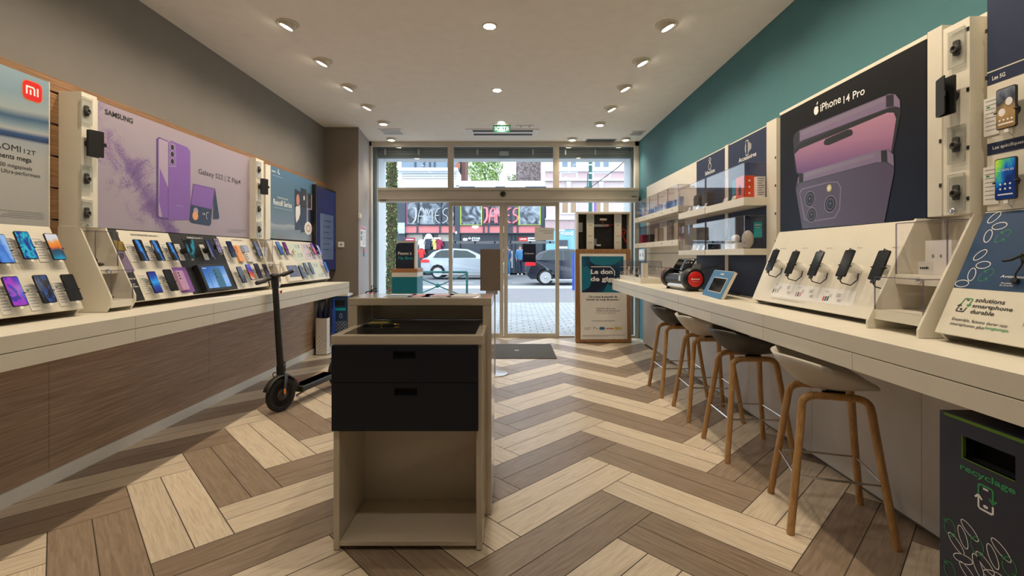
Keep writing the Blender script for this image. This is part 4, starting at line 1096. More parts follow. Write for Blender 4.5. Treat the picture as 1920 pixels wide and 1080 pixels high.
# digital screen
fs = FL(-2.60)
a0 = fs.ab(592.5, 420)[0]; a1 = fs.ab(629.5, 420)[0]
t = thing('digital_screen', 'tall dark blue digital screen on the left wall beside the taupe column', 'screen', (-2.64, (a0 + a1) / 2, 1.13))
M('black').w(-2.72, -2.60, a0, a1, 1.13, 2.30).build('housing', t, bev=.004)
m = M('screen_wall').w(-2.60, -2.597, a0 + .03, a1 - .03, 1.16, 2.27); m.build('screen', t)
mat('screen_panel', (.02, .03, .06), .3, emit=(.09, .12, .19), es=.35)
m = M('screen_panel').box(fs, a0 + .13, a1 - .10, 1.30, 1.93, .0032, .0036).mat('blue')
for k in range(6): m.box(fs, a0 + .24, a1 - .18 - (k % 3) * .05, 1.83 - k * .08, 1.845 - k * .08, .0038, .004)
m.build('screen_text', t)
# items on the column
fcol = FY(yc)
a, b = fcol.ab(639.5, 458.5, .008)
t = thing('wall_socket', 'white wall socket on the taupe column beside the digital screen', 'socket', fcol.p(a, b, 0))
M('white').rrect(fcol, a - .044, a + .044, b - .04, b + .04, .006, 0, .012).build('cover_plate', t, bev=.001)
M('black').ell(fcol, a, b, .012, .012, .012, .0128).build('socket_hole', t)
xe = ((694 - CX) * YS / F, YS - .04)
fside = Fr((xc1, yc, 0), (xe[0] - xc1, xe[1] - yc, 0), (0, 0, 1))
a, b = fside.ab(674, 405, .01)
M('cream').rrect(fside, a - .04, a + .06, b - .035, b + .035, .004, 0, .03).build('thermostat', label='small cream thermostat box on the column side above the notice', cat='thermostat', bev=.002)
a0, b1 = fside.ab(676, 423, .01); a1, b0 = fside.ab(694, 464, .01)
m = M('paper').box(fside, a0, min(a1, a0 + .42), b0, b1, .001, .008).mat('rock_pink').box(fside, a0 + .01, a0 + .4, b1 - .05, b1 - .005, .008, .0085)
m.mat('blue_frame').box(fside, a0 + .03, a0 + .14, b1 - .13, b1 - .08, .008, .0085).mat('teal_box').box(fside, a0 + .03, a0 + .12, b1 - .22, b1 - .15, .008, .0085).mat('print_grey')
for k in range(7): m.box(fside, a0 + .17, a0 + .38 - (k % 2) * .05, b1 - .09 - k * .03, b1 - .08 - k * .03, .008, .0085)
m.build('safety_notice', label='white paper safety notice with pink heading on the column side', cat='notice')
a0, b1 = fside.ab(682, 466, .01)
M('red').box(fside, a0, a0 + .09, b1 - .06, b1, .001, .006).mat('blue_frame').box(fside, a0, a0 + .09, b1 - .12, b1 - .06, .001, .006).build(
    'wall_sticker', label='small red and blue sticker below the safety notice', cat='sticker')

x0_, y0_ = onc(372, 563); x1_, y1_ = onc(484, 553.5)
M('paper').poly(fh, [(x0_, y0_), (x0_ - .16, y0_ + .02), (x1_ - .14, y1_ + .02), (x1_, y1_)], .0005, .003).build('paper_sheet', label='pale glossy paper sheet lying on the left counter before the tablet', cat='paper')

# ================================================================ RIGHT WALL DISPLAYS
RXP = 1.95
RP_ = FX(RXP)
def s5(x, y): return (1280 + x * .3426, 70 + y * .3426)
def pink_mat():
    m, nt, b = mk('pink_fade'); tc = N(nt, 'ShaderNodeTexCoord'); sep = N(nt, 'ShaderNodeSeparateXYZ'); nt.links.new(tc.outputs['Object'], sep.inputs[0])
    a = N(nt, 'ShaderNodeMath'); a.operation = 'MULTIPLY_ADD'; a.inputs[1].default_value = -.12; nt.links.new(sep.outputs['Y'], a.inputs[0]); nt.links.new(sep.outputs['Z'], a.inputs[2])
    cr = N(nt, 'ShaderNodeValToRGB'); e = cr.color_ramp.elements
    e[0].position = .22; e[0].color = (.035, .015, .08, 1); e[1].position = .66; e[1].color = (.46, .24, .34, 1)
    k = e.new(.36); k.color = (.16, .07, .22, 1); k = e.new(.50); k.color = (.36, .17, .30, 1)
    nt.links.new(a.outputs[0], cr.inputs[0]); nt.links.new(cr.outputs[0], b.inputs['Base Color']); b.inputs['Roughness'].default_value = .4; MATS['pink_fade'] = m
    m, nt, b = mk('night_navy'); tc = N(nt, 'ShaderNodeTexCoord'); sep = N(nt, 'ShaderNodeSeparateXYZ'); nt.links.new(tc.outputs['Object'], sep.inputs[0])
    cr = N(nt, 'ShaderNodeValToRGB'); e = cr.color_ramp.elements
    e[0].position = .0; e[0].color = (.007, .012, .032, 1); e[1].position = .7; e[1].color = (.003, .003, .0045, 1)
    nt.links.new(sep.outputs['Z'], cr.inputs[0]); nt.links.new(cr.outputs[0], b.inputs['Base Color']); b.inputs['Roughness'].default_value = .5; b.inputs['Specular IOR Level'].default_value = .25; MATS['night_navy'] = m
pink_mat()
y0 = F * RXP / (1737 - CX); y1 = F * RXP / (1463 - CX)
m = M('night_navy').box(RP_, -y1, -y0, 1.526, 2.372, -.02, 0)
def P5(m, pts, c, mt=None):
    if mt: m.mat(mt)
    m.ppoly(RP_, [s5(*p) for p in pts], c)
mat('pm_light', (.22, .18, .27), .3); mat('pm_dark', (.025, .02, .035), .3)
m.mat('print_white').ptext(RP_, 'iPhone', s5(753, 408), s5(866, 367), s5(0, 367)[1], .001, bold=.008)
m.ptext(RP_, '14 Pro', s5(880, 363), s5(996, 305), s5(0, 324)[1] - .5, .001, bold=.008)
a, b = RP_.ab(*s5(731, 400), .001)
m.ell(RP_, a, b, .024, .028, .0012); m.ell(RP_, a + .010, b + .042, .005, .012, .0012, rot=-.6)
m.mat('night_navy').ell(RP_, a + .030, b + .004, .011, .011, .0014); m.ell(RP_, a + .001, b + .030, .010, .006, .0014)
# upper phone
P5(m, [(604, 560), (612, 530), (640, 505), (1130, 308), (1165, 310), (1190, 340), (1194, 420), (1150, 640), (640, 760), (622, 740)], .0010, 'pm_dark')
P5(m, [(612, 545), (640, 512), (1130, 310), (1163, 312), (1188, 345), (1190, 385), (1165, 378), (1130, 384), (650, 566), (620, 590)], .0012, 'purple_metal')
P5(m, [(650, 516), (1110, 325), (1110, 350), (650, 540)], .0013, 'pm_light')
P5(m, [(612, 543), (640, 514), (640, 572), (614, 600)], .0014, 'pm_dark')
P5(m, [(1113, 318), (1155, 312), (1155, 378), (1113, 384)], .0014, 'pm_dark')
P5(m, [(606, 620), (640, 585), (1130, 388), (1172, 388), (1190, 430), (1148, 640), (640, 760), (620, 740)], .0016, 'black')
P5(m, [(612, 640), (640, 612), (1120, 412), (1155, 412), (1168, 445), (1140, 630), (640, 745), (626, 740)], .0018, 'pink_fade')
P5(m, [(771, 578), (780, 558), (905, 503), (925, 505), (932, 520), (928, 535), (800, 590), (778, 590)], .0020, 'black')
# lower phone
P5(m, [(618, 830), (630, 770), (655, 745), (1060, 620), (1125, 614), (1155, 640), (1158, 720), (1103, 1015), (655, 1048)], .0022, 'pm_dark')
P5(m, [(620, 840), (640, 800), (1060, 688), (1110, 684), (1155, 710), (1157, 735), (1103, 1013), (655, 1046)], .0024, 'purple_back')
P5(m, [(630, 800), (632, 765), (655, 742), (1060, 620), (1120, 614), (1152, 642), (1156, 706), (1120, 682), (1060, 684), (660, 790)], .0026, 'purple_metal')
P5(m, [(668, 745), (1050, 632), (1050, 655), (668, 766)], .0027, 'pm_light')
P5(m, [(636, 755), (660, 742), (660, 790), (636, 800)], .0028, 'black')
P5(m, [(1085, 620), (1118, 616), (1121, 682), (1087, 682)], .0028, 'black')
P5(m, [(638, 850), (650, 828), (800, 790), (850, 790), (868, 820), (862, 940), (835, 990), (720, 1008), (665, 1000)], .0029, 'purple_metal')
P5(m, [(642, 855), (655, 834), (800, 796), (846, 796), (862, 822), (856, 935), (830, 983), (722, 1002), (672, 995)], .0030, 'purple_back')
for (x, y, r) in ((696, 885, 44), (808, 912, 48), (706, 972, 42)):
    x_, y_ = s5(x, y); a, b = RP_.ab(x_, y_, .003); _, b2 = RP_.ab(x_, s5(0, y + r)[1], .003); rr = b - b2
    m.mat('pm_light').ell(RP_, a, b, rr * 1.05, rr, .0034, n=32); m.mat('black').ell(RP_, a, b, rr * .93, rr * .9, .0038, n=32)
    m.mat('purple_metal').ring(RP_, a, b, rr * .62, rr * .6, .004, .0041); m.mat('ink_deep').ell(RP_, a, b, rr * .4, rr * .4, .0041); m.mat('print_white').ell(RP_, a, b + rr * .06, rr * .07, rr * .05, .0043)
a, b = RP_.ab(*s5(802, 825), .003); m.mat('gold').ell(RP_, a, b, .022, .022, .0034); m.mat('paper').ell(RP_, a, b, .012, .012, .0037)
m.build('wall_poster', label='large nearly black poster showing two purple phones on the right wall', cat='poster')
M('cream').w(RXP - .002, 2.02, y0 - .005, y1 + .004, 2.372, 2.392).build('poster_rail', label='cream rail along the top of the dark purple phone poster', cat='rail')
m = M('cream_panel').w(1.935, 2.02, F * 1.935 / (1766 - CX), F * 1.935 / (1738.5 - CX), 1.53, 2.392).mat('black')
for z in (1.86, 1.66): m.w(1.931, 1.935, F * 1.935 / (1766 - CX), F * 1.935 / (1766 - CX) + .012, z, z + .018)
m.build('upright', label='cream upright right of the dark purple phone poster', cat='upright', bev=.002)
# board under the poster
BR = (1.75, 1.038, 1.948, 1.524)
def pr_i(m, fr, a0, a1, L):
    def q(x, y): return (1400 + x * .2222, 380 + y * .2222)
    m.mat('print_black')
    for s_, x, y in (('iPhone 14 Pro Max', 285, 390), ('iPhone 14 Pro', 470, 388), ('iPhone 14 Plus', 672, 388), ('iPhone 14', 932, 385), ('iPhone 13', 1230, 382)):
        a, b = fr.ab(*q(x, y), .001); m.text(fr, s_, a, b, .0065, .0010)
    m.mat('print_white').ppoly(fr, [q(250, 672), q(935, 748), q(885, 878), (q(205, 790))], .0008)
    for i, (x, y) in enumerate(((225, 735), (415, 765), (645, 800))):
        for k, mt in enumerate((('print_black', 'print_grey', 'card_text'), ('rock_pink', 'print_black', 'rock_pink'), ('red', 'ink_deep', 'dark_green'))[i]):
            a, b = fr.ab(*q(x + k * 18, y), .001); m.mat(mt).rrect(fr, a, a + .012, b - .020, b + .008, .002, .0011)
        for dx, dy, w_, n_ in ((25, -50, .03, 2), (55, -25, .025, 4), (120, -30, .04, 5), (120, 15, .035, 4)):
            a, b = fr.ab(*q(x + dx, y + dy), .001); small_rows(m, fr, a, b, w_, n_, 'print_grey', .0045, .0016)
    a, b = fr.ab(*q(210, 800), .001); small_rows(m, fr, a, b, .36, 2, 'print_grey', .006, .0012)
frR, *_ = board(*BR, F * 1.75 / (1653 - CX), F * 1.75 / (1410 - CX), 1, 'sloped cream board of five phones under the dark purple phone poster', pr_i)
for i, (px, py, w_) in enumerate(((1447.8, 487.5, 0), (1484.4, 492, 1), (1529, 494, 2), (1584.4, 493.5, 3), (1647.8, 497, 4))):
    phone(frR, px, py, P_big, 'screen_off', ['dark phone on a bracket, farthest of five on the right board', 'dark phone on a bracket, second farthest of five on the right board',
          'dark phone on a bracket, middle of five on the right board', 'dark phone on a bracket, second nearest of five on the right board', 'dark phone on a bracket, nearest of five on the right board'][i],
          .082, 'phones on the right board under the purple phone poster')
# stepped showcase (right)
yq0, yq1 = F * 1.67 / (1722.5 - CX), F * 1.75 / (1655 - CX)
stepped(1.67, 1.045, 1.90, 1.526, yq0, yq1, 1, 'stepped cream showcase with two clear boxes right of the five phone board', [(1.265, 1.50, 1.80), (1.10, 1.25, 1.70)])
t = thing('name_card', 'small white printed card in the upper clear box of the right showcase', 'card', (1.84, (yq0 + yq1) / 2, 1.266))
f = FX(1.84); m = M('paper').box(f, -(yq0 + yq1) / 2 - .055, -(yq0 + yq1) / 2 + .02, 1.266, 1.325, -.002, 0).mat('print_black').marks(f, -(yq0 + yq1) / 2 - .045, 1.292, .045, .012, .0008, 4)
m.build('card_plate', t)
f = FX(1.885); m = M('white').box(f, -(yq0 + yq1) / 2 - .07, -(yq0 + yq1) / 2 + .06, 1.266, 1.42, -.03, 0).mat('print_grey').ell(f, -(yq0 + yq1) / 2 + .01, 1.35, .006, .008, .0008).ell(f, -(yq0 + yq1) / 2 - .03, 1.35, .006, .008, .0008)
m.build('product_box', label='white product box in the upper clear box of the right showcase', cat='box')
# case column (right)
yc0, yc1 = F * 1.88 / (1818 - CX), F * 1.88 / (1768.5 - CX)
side_column(1.88, yc0, yc1, 2.337, 1, 'cream column of phone cases at the right edge beside the dark purple poster')
fcr = FX(1.88)
for (px, py, pr, lb) in ((1789, 90, P_case, 'clear phone case at the top of the right wall column'), (1781, 181, P_wallet, 'black wallet phone case on the right wall column'),
                         (1788, 271, P_case, 'clear phone case below the wallet case, right wall column'), (1788, 361, P_case, 'lowest clear phone case on the right wall column')):
    a, b = fcr.ab(px, py, .02); place(pr.get(), fcr.mtx(a, b, 0), lb, 'phone cases on the right wall column')
a, b = fcr.ab(1790, 396, 0); M('chrome').lathe(fcr, a, b, [(.014, 0), (.014, .012), (.011, .015), (0, .015)], 16).build('lock_cylinder', label='small chrome lock at the foot of the right case column', cat='lock')
# panel with two phones, far right
XN = 1.915; RN = FX(XN); yn1 = F * XN / (1851 - CX); yn0 = .55
def s6(x, y): return (1740 + x * .3703, y * .3703)
m = M('cream').w(XN, 2.02, yn0, yn1, 1.53, 2.55)
a0 = -yn1 + .001
def zat(py, px=1853): return RN.ab(px, py, 0)[1]
m.mat('navy').box(RN, a0, -yn0, zat(135), 2.55, .0002, .001)
m.box(RN, a0, -yn0, zat(161), zat(138), .0002, .001).box(RN, a0, -yn0, zat(292), zat(270), .0002, .001)
m.mat('print_white').ptext(RN, 'Les 5G', s6(325, 408), s6(391, 392), s6(0, 388)[1], .0015, bold=.012)
m.ptext(RN, 'Les spécifiques', s6(327, 758), s6(484, 728), s6(0, 742)[1], .0015, bold=.012)
m.mat('black')
for z in (2.25, 2.06, 1.86, 1.66): m.box(RN, a0 - .008, a0 + .004, z, z + .016, 0, .002)
m.build('wall_display_panel', label='cream and navy wall panel headed Les 5G at the right photo edge', cat='wall panel')
for (px, py, sc_, lb, sz) in ((1886, 202, 'screen_home_page', 'phone with brown desert home screen under the Les 5G heading', (.074, .158)), (1885, 335, 'screen_lime', 'rugged phone with green and blue screen under Les spécifiques', (.080, .160))):
    o = make_phone(*sz, .028, 'black', 'wall_phone', 'black')
    a, b = RN.ab(px, py, .036); place(o, RN.mtx(a, b, 0), lb); setmat(o, 'screen', sc_)
    m = M('print_white')
    if sc_ == 'screen_home_page':
        m.ell(WF, .012, .022, .013, .015, .0372).ell(WF, -.014, -.014, .013, .015, .0372).rrect(WF, -.028, .028, -.062, -.056, .003, .0372)
        for k in range(4): m.ell(WF, -.022 + k * .0147, -.044, .004, .004, .0372, n=12)
    else:
        for k in range(3):
            for j in range(2): m.ell(WF, -.018 + k * .018, -.02 - j * .018, .004, .004, .0372, n=12)
        m.rrect(WF, -.028, .028, -.062, -.057, .002, .0372); m.text(WF, 'ACTION X5', 0, .03, .008, .0372, align='c')
    ic = m.build('screen_icons', origin=(0, 0, 0)); ic.parent = o; ic.location = (0, 0, 0)
for (px, py, lb) in ((1859, 218, 'spec card left of the brown screened phone on the wall panel'), (1858, 348, 'spec card left of the rugged phone on the wall panel')):
    card(RN, px, py, lb, 'spec cards on the right wall panel', 1.15)
# nearest board on the right: durable smartphone board
def petals(m, fr, spec, c, wd=.0035, mt='print_white'):
    m.mat(mt)
    for (x, y, ra, rb, rot) in spec:
        a, b = fr.ab(x, y, c); m.ring(fr, a, b, ra, rb, wd, c, rot)
def arrows(m, fr, a, b, r, c, wd=.003, mt='print_green', slant=0.0):
    m.mat(mt)
    for h in (0, PI):
        pts = [(a + r * .75 * math.cos(h + t) + slant * r * math.sin(h + t), b + r * math.sin(h + t)) for t in [(-.35 + .2 * i) * 1.0 * PI / 2 + .35 for i in range(10)]]
        m.line(fr, pts, wd, c)
        e = pts[-1]; d = Vector(pts[-1]) - Vector(pts[-2]); d.normalize(); n = Vector((-d.y, d.x))
        p = Vector(e); m.line(fr, [tuple(p - d * .3 * r + n * .3 * r), tuple(p + d * .05 * r), tuple(p - d * .3 * r - n * .3 * r)], wd, c)
def recycle_icon(m, fr, a, b, s, c, wd, m1, m2, sh=0.0):
    """phone outline made of two arrows"""
    def q(x, y): return (a + (x + sh * y) * s, b + y * s)
    m.mat(m1).line(fr, [q(-.5, .1), q(-.5, .75), q(-.4, .85), q(.4, .85), q(.5, .75), q(.5, -.05)], wd, c)
    m.line(fr, [q(.25, .15), q(.5, -.12), q(.75, .15)], wd, c)
    m.mat(m2).line(fr, [q(.5, -.3), q(.5, -.75), q(.4, -.85), q(-.4, -.85), q(-.5, -.75), q(-.5, -.05)], wd, c)
    m.line(fr, [q(-.75, -.2), q(-.5, .08), q(-.25, -.2)], wd, c)
    m.ell(fr, *q(0, -.55), s * .18, s * .11, c, n=14); m.line(fr, [q(-.18, .65), q(.18, .65)], wd, c)
def pr_d(m, fr, a0, a1, L):
    def q(x, y): return (1660 + x * .2778, 380 + y * .2778)
    _, bs = fr.ab(*q(465, 572), .001)
    m.mat('blue').box(fr, a0 + .002, a1 - .002, bs, L - .004, .0002, .001)
    m.mat('charcoal').box(fr, a0 + .002, a0 + .002, bs, bs, .0002, .0003)
    for (x, y, rot) in ((670, 115, 1.3), (735, 100, .9), (770, 157, .12), (693, 225, 1.7), (620, 292, .1), (640, 353, .85), (660, 420, .1), (583, 484, 1.75), (517, 545, .05), (565, 365, 1.4)):
        a, b = fr.ab(*q(x, y), .0015)
        if a - .03 > a0: m.mat('print_white').ring(fr, a, b, .027, .0145, .0028, .0015, rot)
    for (x, y) in ((792, 225), (678, 488)):
        a, b = fr.ab(*q(x, y), .0015); arrows(m, fr, a, b, .026, .0015, .0022, slant=.5)
    m.mat('print_white').ptext(fr, 'Avez-vous', q(775, 504), q(946, 516), q(0, 487)[1], .0015, bold=.015, shear=.15)
    m.ptext(fr, '35 points', q(778, 546), q(850, 550), q(0, 536)[1], .0015, bold=.01); m.ptext(fr, 'de contrôle', q(768, 560), q(860, 564), q(0, 551)[1], .0015, bold=.01)
    m.mat('print_black')
    m.ptext(fr, 'solutions', q(604, 668), q(802, 686), q(0, 640)[1], .0015, bold=.012, shear=.12)
    m.ptext(fr, 'smartphone', q(584, 705), q(855, 734), q(0, 680)[1], .0015, bold=.012, shear=.12)
    m.ptext(fr, 'durable', q(569, 745), q(727, 765), q(0, 718)[1], .0015, bold=.012, shear=.12)
    m.ptext(fr, 'Ensemble, faisons durer nos', q(447, 790), q(820, 838), q(0, 770)[1], .0015, bold=.004, shear=.12)
    m.ptext(fr, 'smartphones plus', q(433, 820), q(665, 850), q(0, 800)[1], .0015, bold=.004, shear=.12)
    m.mat('print_green').ptext(fr, 'longtemps.', q(670, 851), q(832, 876), q(0, 831)[1], .0015, bold=.012, shear=.12)
    a, b = fr.ab(*q(533, 690), .0015); recycle_icon(m, fr, a, b, .032, .0015, .0035, 'print_green', 'print_black', .35)
    a, b = fr.ab(*q(940, 800), .001); m.mat('print_grey').box(fr, a, a + .0015, b - .02, b + .03, .001, .0015)
frD, *_ = board(1.70, 1.045, 1.905, 1.526, .55, F * 1.70 / (1752 - CX), 1, 'sloped blue and white durable smartphone board at the right photo edge', pr_d)
a, b = frD.ab(1923, 480, .04); f = Fr(frD.p(a, b, 0), frD.u, frD.v)
t = thing('empty_phone_holder', 'black phone holder and cable at the right photo edge on the blue board', 'phone holder', f.p(0, 0, 0))
M('black').lathe(f, 0, 0, [(.028, 0), (.024, .03), (.012, .05)], 16).build('holder_puck', t)
m = M('black'); m.tube([f.p(0, 0, .05), f.p(-.035, -.02, .05), f.p(-.045, -.03, .065)], .005, 6); m.tube([f.p(0, .05, .03), f.p(0, 0, .05)], .005, 6)
m.tube([f.p(-.005, -.01, .04), f.p(-.01, -.03, .03), f.p(-.028, -.06, .02), f.p(-.03, -.075, .012)], .003, 6); m.box(f, -.04, -.02, -.09, -.075, .004, .016); m.build('clamp_arm', t)

# ================================================================ SHELVES WITH CLEAR BOXES
def shelf(y0, y1, z0, z1, xf, label, locks=0, xb=2.019):
    t = thing('wall_shelf', label, 'shelf', ((xf + xb) / 2, (y0 + y1) / 2, z0))
    M('cream').w(xf, xb, y0, y1, z0, z1).build('board', t, bev=.0015)
    if locks:
        m = M('black'); f = FX(xf)
        for k in range(locks): m.ell(f, -(y0 + (k + .5) * (y1 - y0) / locks), (z0 + z1) / 2, .008, .008, 0, .002, n=12)
        m.build('lock', t)
    return t
def clearbox(y0, y1, z0, z1, xf, label, xb=2.012, group=None):
    t = thing('acrylic_display_case', label, 'display case', ((xf + xb) / 2, (y0 + y1) / 2, z0), group)
    e = .0035; m = M('acrylic')
    m.w(xf, xf + .003, y0, y1, z0, z1).w(xf + .003, xb, y0, y0 + .003, z0, z1).w(xf + .003, xb, y1 - .003, y1, z0, z1).w(xf, xb, y0, y1, z1, z1 + .003)
    m.build('clear_panes', t)
    m = M('acrylic_edge')
    for yy in (y0 - .0005, y1 - e + .0005): m.w(xf - .0006, xf + e, yy, yy + e, z0, z1)
    m.w(xf - .0006, xf + e, y0, y1, z1 + .0005, z1 + e); m.w(xf, xb, y0 - .0006, y0 + e, z1 + .0005, z1 + e); m.w(xf, xb, y1 - e, y1 + .0006, z1 + .0005, z1 + e)
    m.build('case_edge', t)
    return t
XF = 1.80
ya, yb_, yc_ = F * 2.0 / (1443 - CX), F * XF / (1321.7 - CX), F * XF / (1272 - CX)
shelf(ya, yb_ - .012, 1.745, 1.808, XF, 'cream wall shelf under the Accessoires heading, upper row'); shelf(yb_ + .012, yc_, 1.745, 1.808, XF, 'cream wall shelf under the Sélection heading, upper row')
shelf(ya, yb_ - .012, 1.358, 1.408, XF, 'cream wall shelf in the Accessoires bay, lower row'); shelf(yb_ + .012, yc_, 1.358, 1.408, XF, 'cream wall shelf in the Sélection bay, lower row')
clearbox(ya + .004, yb_ - .016, 1.8085, 2.075, XF + .006, 'large clear display case with the red box, upper shelf of the Accessoires bay')
clearbox(yb_ + .016, yc_ - .004, 1.8085, 2.075, XF + .006, 'large clear display case with two dark speakers, upper shelf of the Sélection bay')
clearbox(ya + .004, yb_ - .016, 1.4085, 1.663, XF + .006, 'large clear display case with the white speaker, lower shelf of the Accessoires bay')
clearbox(yb_ + .016, yc_ - .004, 1.4085, 1.663, XF + .006, 'large clear display case with the mesh black speaker, lower shelf of the Sélection bay')
yd = F * XF / (1190 - CX)
ys = [yc_ + .02 + k * (yd - yc_ - .02) / 5 for k in range(6)]
shelf(ys[0], ys[5], 1.835, 1.90, XF, 'long cream wall shelf of small clear cases near the window, upper row', 5)
shelf(ys[0], ys[5], 1.467, 1.53, XF, 'long cream wall shelf of small clear cases near the window, lower row', 5)
nth = ['first', 'second', 'third', 'fourth', 'farthest']
for k in range(5):
    clearbox(ys[k] + .006, ys[k + 1] - .006, 1.9005, 2.13, XF + .006, 'small clear display case on the long upper shelf, %s counted from the large cases' % nth[k], group='small clear cases on the upper shelf')
    clearbox(ys[k] + .006, ys[k + 1] - .006, 1.5305, 1.757, XF + .006, 'small clear display case on the long lower shelf, %s counted from the large cases' % nth[k], group='small clear cases on the lower shelf')
# products
def pbox(x, y, z, dx, dy, dz, mt, label, nm='product_box', cat='box', pr=None):
    m = M(mt).w(x - dx / 2, x + dx / 2, y - dy / 2, y + dy / 2, z, z + dz)
    if pr: pr(m, x, y, z, dx, dy, dz)
    return m.build(nm, label=label, cat=cat, bev=.002)
mat('red_orange', (.75, .08, .02), .4); mat('tan_box', (.40, .31, .22), .6); mat('crimson', (.35, .01, .06), .5); mat('teal_print', (.0, .17, .26), .5); mat('grey_box', (.45, .43, .41), .6)
zu, zl = 1.8095, 1.4095
def pr_red(m, x, y, z, dx, dy, dz):
    f = FX(x - dx / 2); m.mat('black').poly(f, [(-y - .02, z + .03), (-y + .02, z + .03), (-y + .025, z + .08), (-y, z + .12), (-y - .025, z + .08)], .0005)
    f = FY(y - dy / 2); m.mat('print_white')
    for k in range(3): m.ell(f, x, z + .04 + k * .05, .008, .008, .0005, n=12)
pbox(1.88, ya + .14, zu, .09, .13, .18, 'red_orange', 'bright red product box with a black drop, in the upper Accessoires display case', pr=pr_red)
def pr_w(m, x, y, z, dx, dy, dz):
    f = FY(y - dy / 2); m.mat('print_grey')
    for k in range(8): m.box(f, x - dx / 2 + .01, x + dx / 2 - .012 - (k % 3) * .008, z + dz - .02 - k * .018, z + dz - .012 - k * .018, .0003, .0006)
pbox(1.952, ya + .07, zu, .07, .07, .165, 'white', 'white printed product box right of the red box in the display case', pr=pr_w)
pbox(1.93, ya + .42, zu, .012, .09, .20, 'teal_print', 'teal brochure standing in the upper Accessoires display case', 'brochure', 'brochure')
for k, (xx, yy) in enumerate(((1.85, ya + .30), (1.85, ya + .46))):
    f = Fr((xx, yy, zu), (0, -1, 0), (.4, 0, 1)); m = M('paper').box(f, -.035, .035, 0, .05, -.002, 0); small_rows(m, f, -.025, .035, .04, 3, 'print_grey', .009, .004)
    m.build('price_card', label='small tilted white price card in the upper Accessoires case, %s the red box' % ('nearer' if k == 0 else 'farther from'), cat='price card')
pbox(1.90, ya + .33, zu, .05, .05, .06, 'charcoal', 'small dark gadget standing between price cards in the upper Accessoires case', 'gadget', 'gadget')
def speaker(x, y, z, w_, h_, mt, label):
    f = FY(y); m = M(mt); f2 = FX(x - .04)
    m.rrect(f2, -y - w_ / 2, -y + w_ / 2, z, z + h_, min(w_, h_) * .3, -.075, 0, 6)
    return m.build('speaker', label=label, cat='speaker', bev=.01)
speaker(1.90, yb_ + .17, zu, .13, .17, 'charcoal', 'dark rounded speaker nearer the Accessoires bay, upper Sélection case'); speaker(1.90, yb_ + .38, zu, .13, .16, 'charcoal', 'dark rounded speaker nearer the window, upper Sélection case')
for k, dy in enumerate((.10, .30, .52)):
    f = Fr((1.835, yb_ + dy, zu), (0, -1, 0), (.4, 0, 1)); m = M('paper').box(f, -.03, .03, 0, .05, -.002, 0); small_rows(m, f, -.02, .035, .035, 3, 'print_grey', .009, .004)
    m.build('price_card', label='white price card in the upper Sélection case, %s of three from the camera' % ('nearest', 'middle', 'farthest')[k], cat='price card', group='price cards in the upper Sélection case')
def pr_t(m, x, y, z, dx, dy, dz):
    f = FY(y - dy / 2); m.mat('print_teal').box(f, x - dx / 2 + .004, x + dx / 2 - .004, z + dz * .4, z + dz - .004, .0004, .0008).mat('print_white').marks(f, x - .026, z + dz * .85, .052, .012, .001, 7).marks(f, x - .018, z + dz * .76, .036, .007, .001, 8)
pbox(1.945, ya + .08, zl, .075, .02, .215, 'navy', 'tall teal and navy brochure in the lower Accessoires display case', 'brochure', 'brochure', pr_t)
o = M('stool_pale').blob((1.865, ya + .07, zl + .072), .046, .04, .072, 20, 12).build('smart_speaker', label='cream egg shaped speaker in front of the teal brochure, lower Accessoires case', cat='speaker')
o = M('white').blob((1.865, ya + .27, zl + .085), .035, .035, .035, 18, 10).build('ball_camera', label='white ball camera in the lower Accessoires case', cat='camera')
M('white').lathe(Fr((1.865, ya + .27, zl), (1, 0, 0), (0, 1, 0)), 0, 0, [(.03, 0), (.03, .03), (.018, .05)], 16).build('camera_stand', label='short white stand under the ball camera', cat='stand')
for k, (dy, dx, hh, mt) in enumerate(((.18, 1.845, .05, 'paper'), (.36, 1.85, .07, 'white'), (.42, 1.90, .08, 'charcoal'), (.50, 1.86, .11, 'charcoal'), (.56, 1.94, .19, 'teal_print'))):
    if yb_ - ya > dy + .03:
        pbox(dx, ya + dy, zl, .05 if k < 4 else .012, .06, hh, mt, ['small white price card holder beside the cream speaker', 'low white gadget in the lower Accessoires case', 'small charcoal gadget behind the low white one', 'dark round gadget near the case divider', 'teal brochure at the far end of the lower Accessoires case'][k], 'gadget' if k < 4 else 'brochure', 'gadget' if k < 4 else 'brochure')
mat('mesh_black', (.012, .013, .012), .8, bump=1.0, bscale=120)
speaker(1.90, yb_ + .20, zl + .02, .16, .20, 'mesh_black', 'tall black mesh speaker in the lower Sélection display case')
for k in range(3):
    f = Fr((1.835, yb_ + .14 + k * .14, zl), (0, -1, 0), (.4, 0, 1)); m = M('paper').box(f, -.022, .022, 0, .045, -.002, 0); small_rows(m, f, -.015, .03, .025, 2, 'print_grey', .01, .004)
    m.build('price_card', label='white price card in the lower Sélection case, %s of three from the camera' % ('nearest', 'middle', 'farthest')[k], cat='price card', group='price cards in the lower Sélection case')
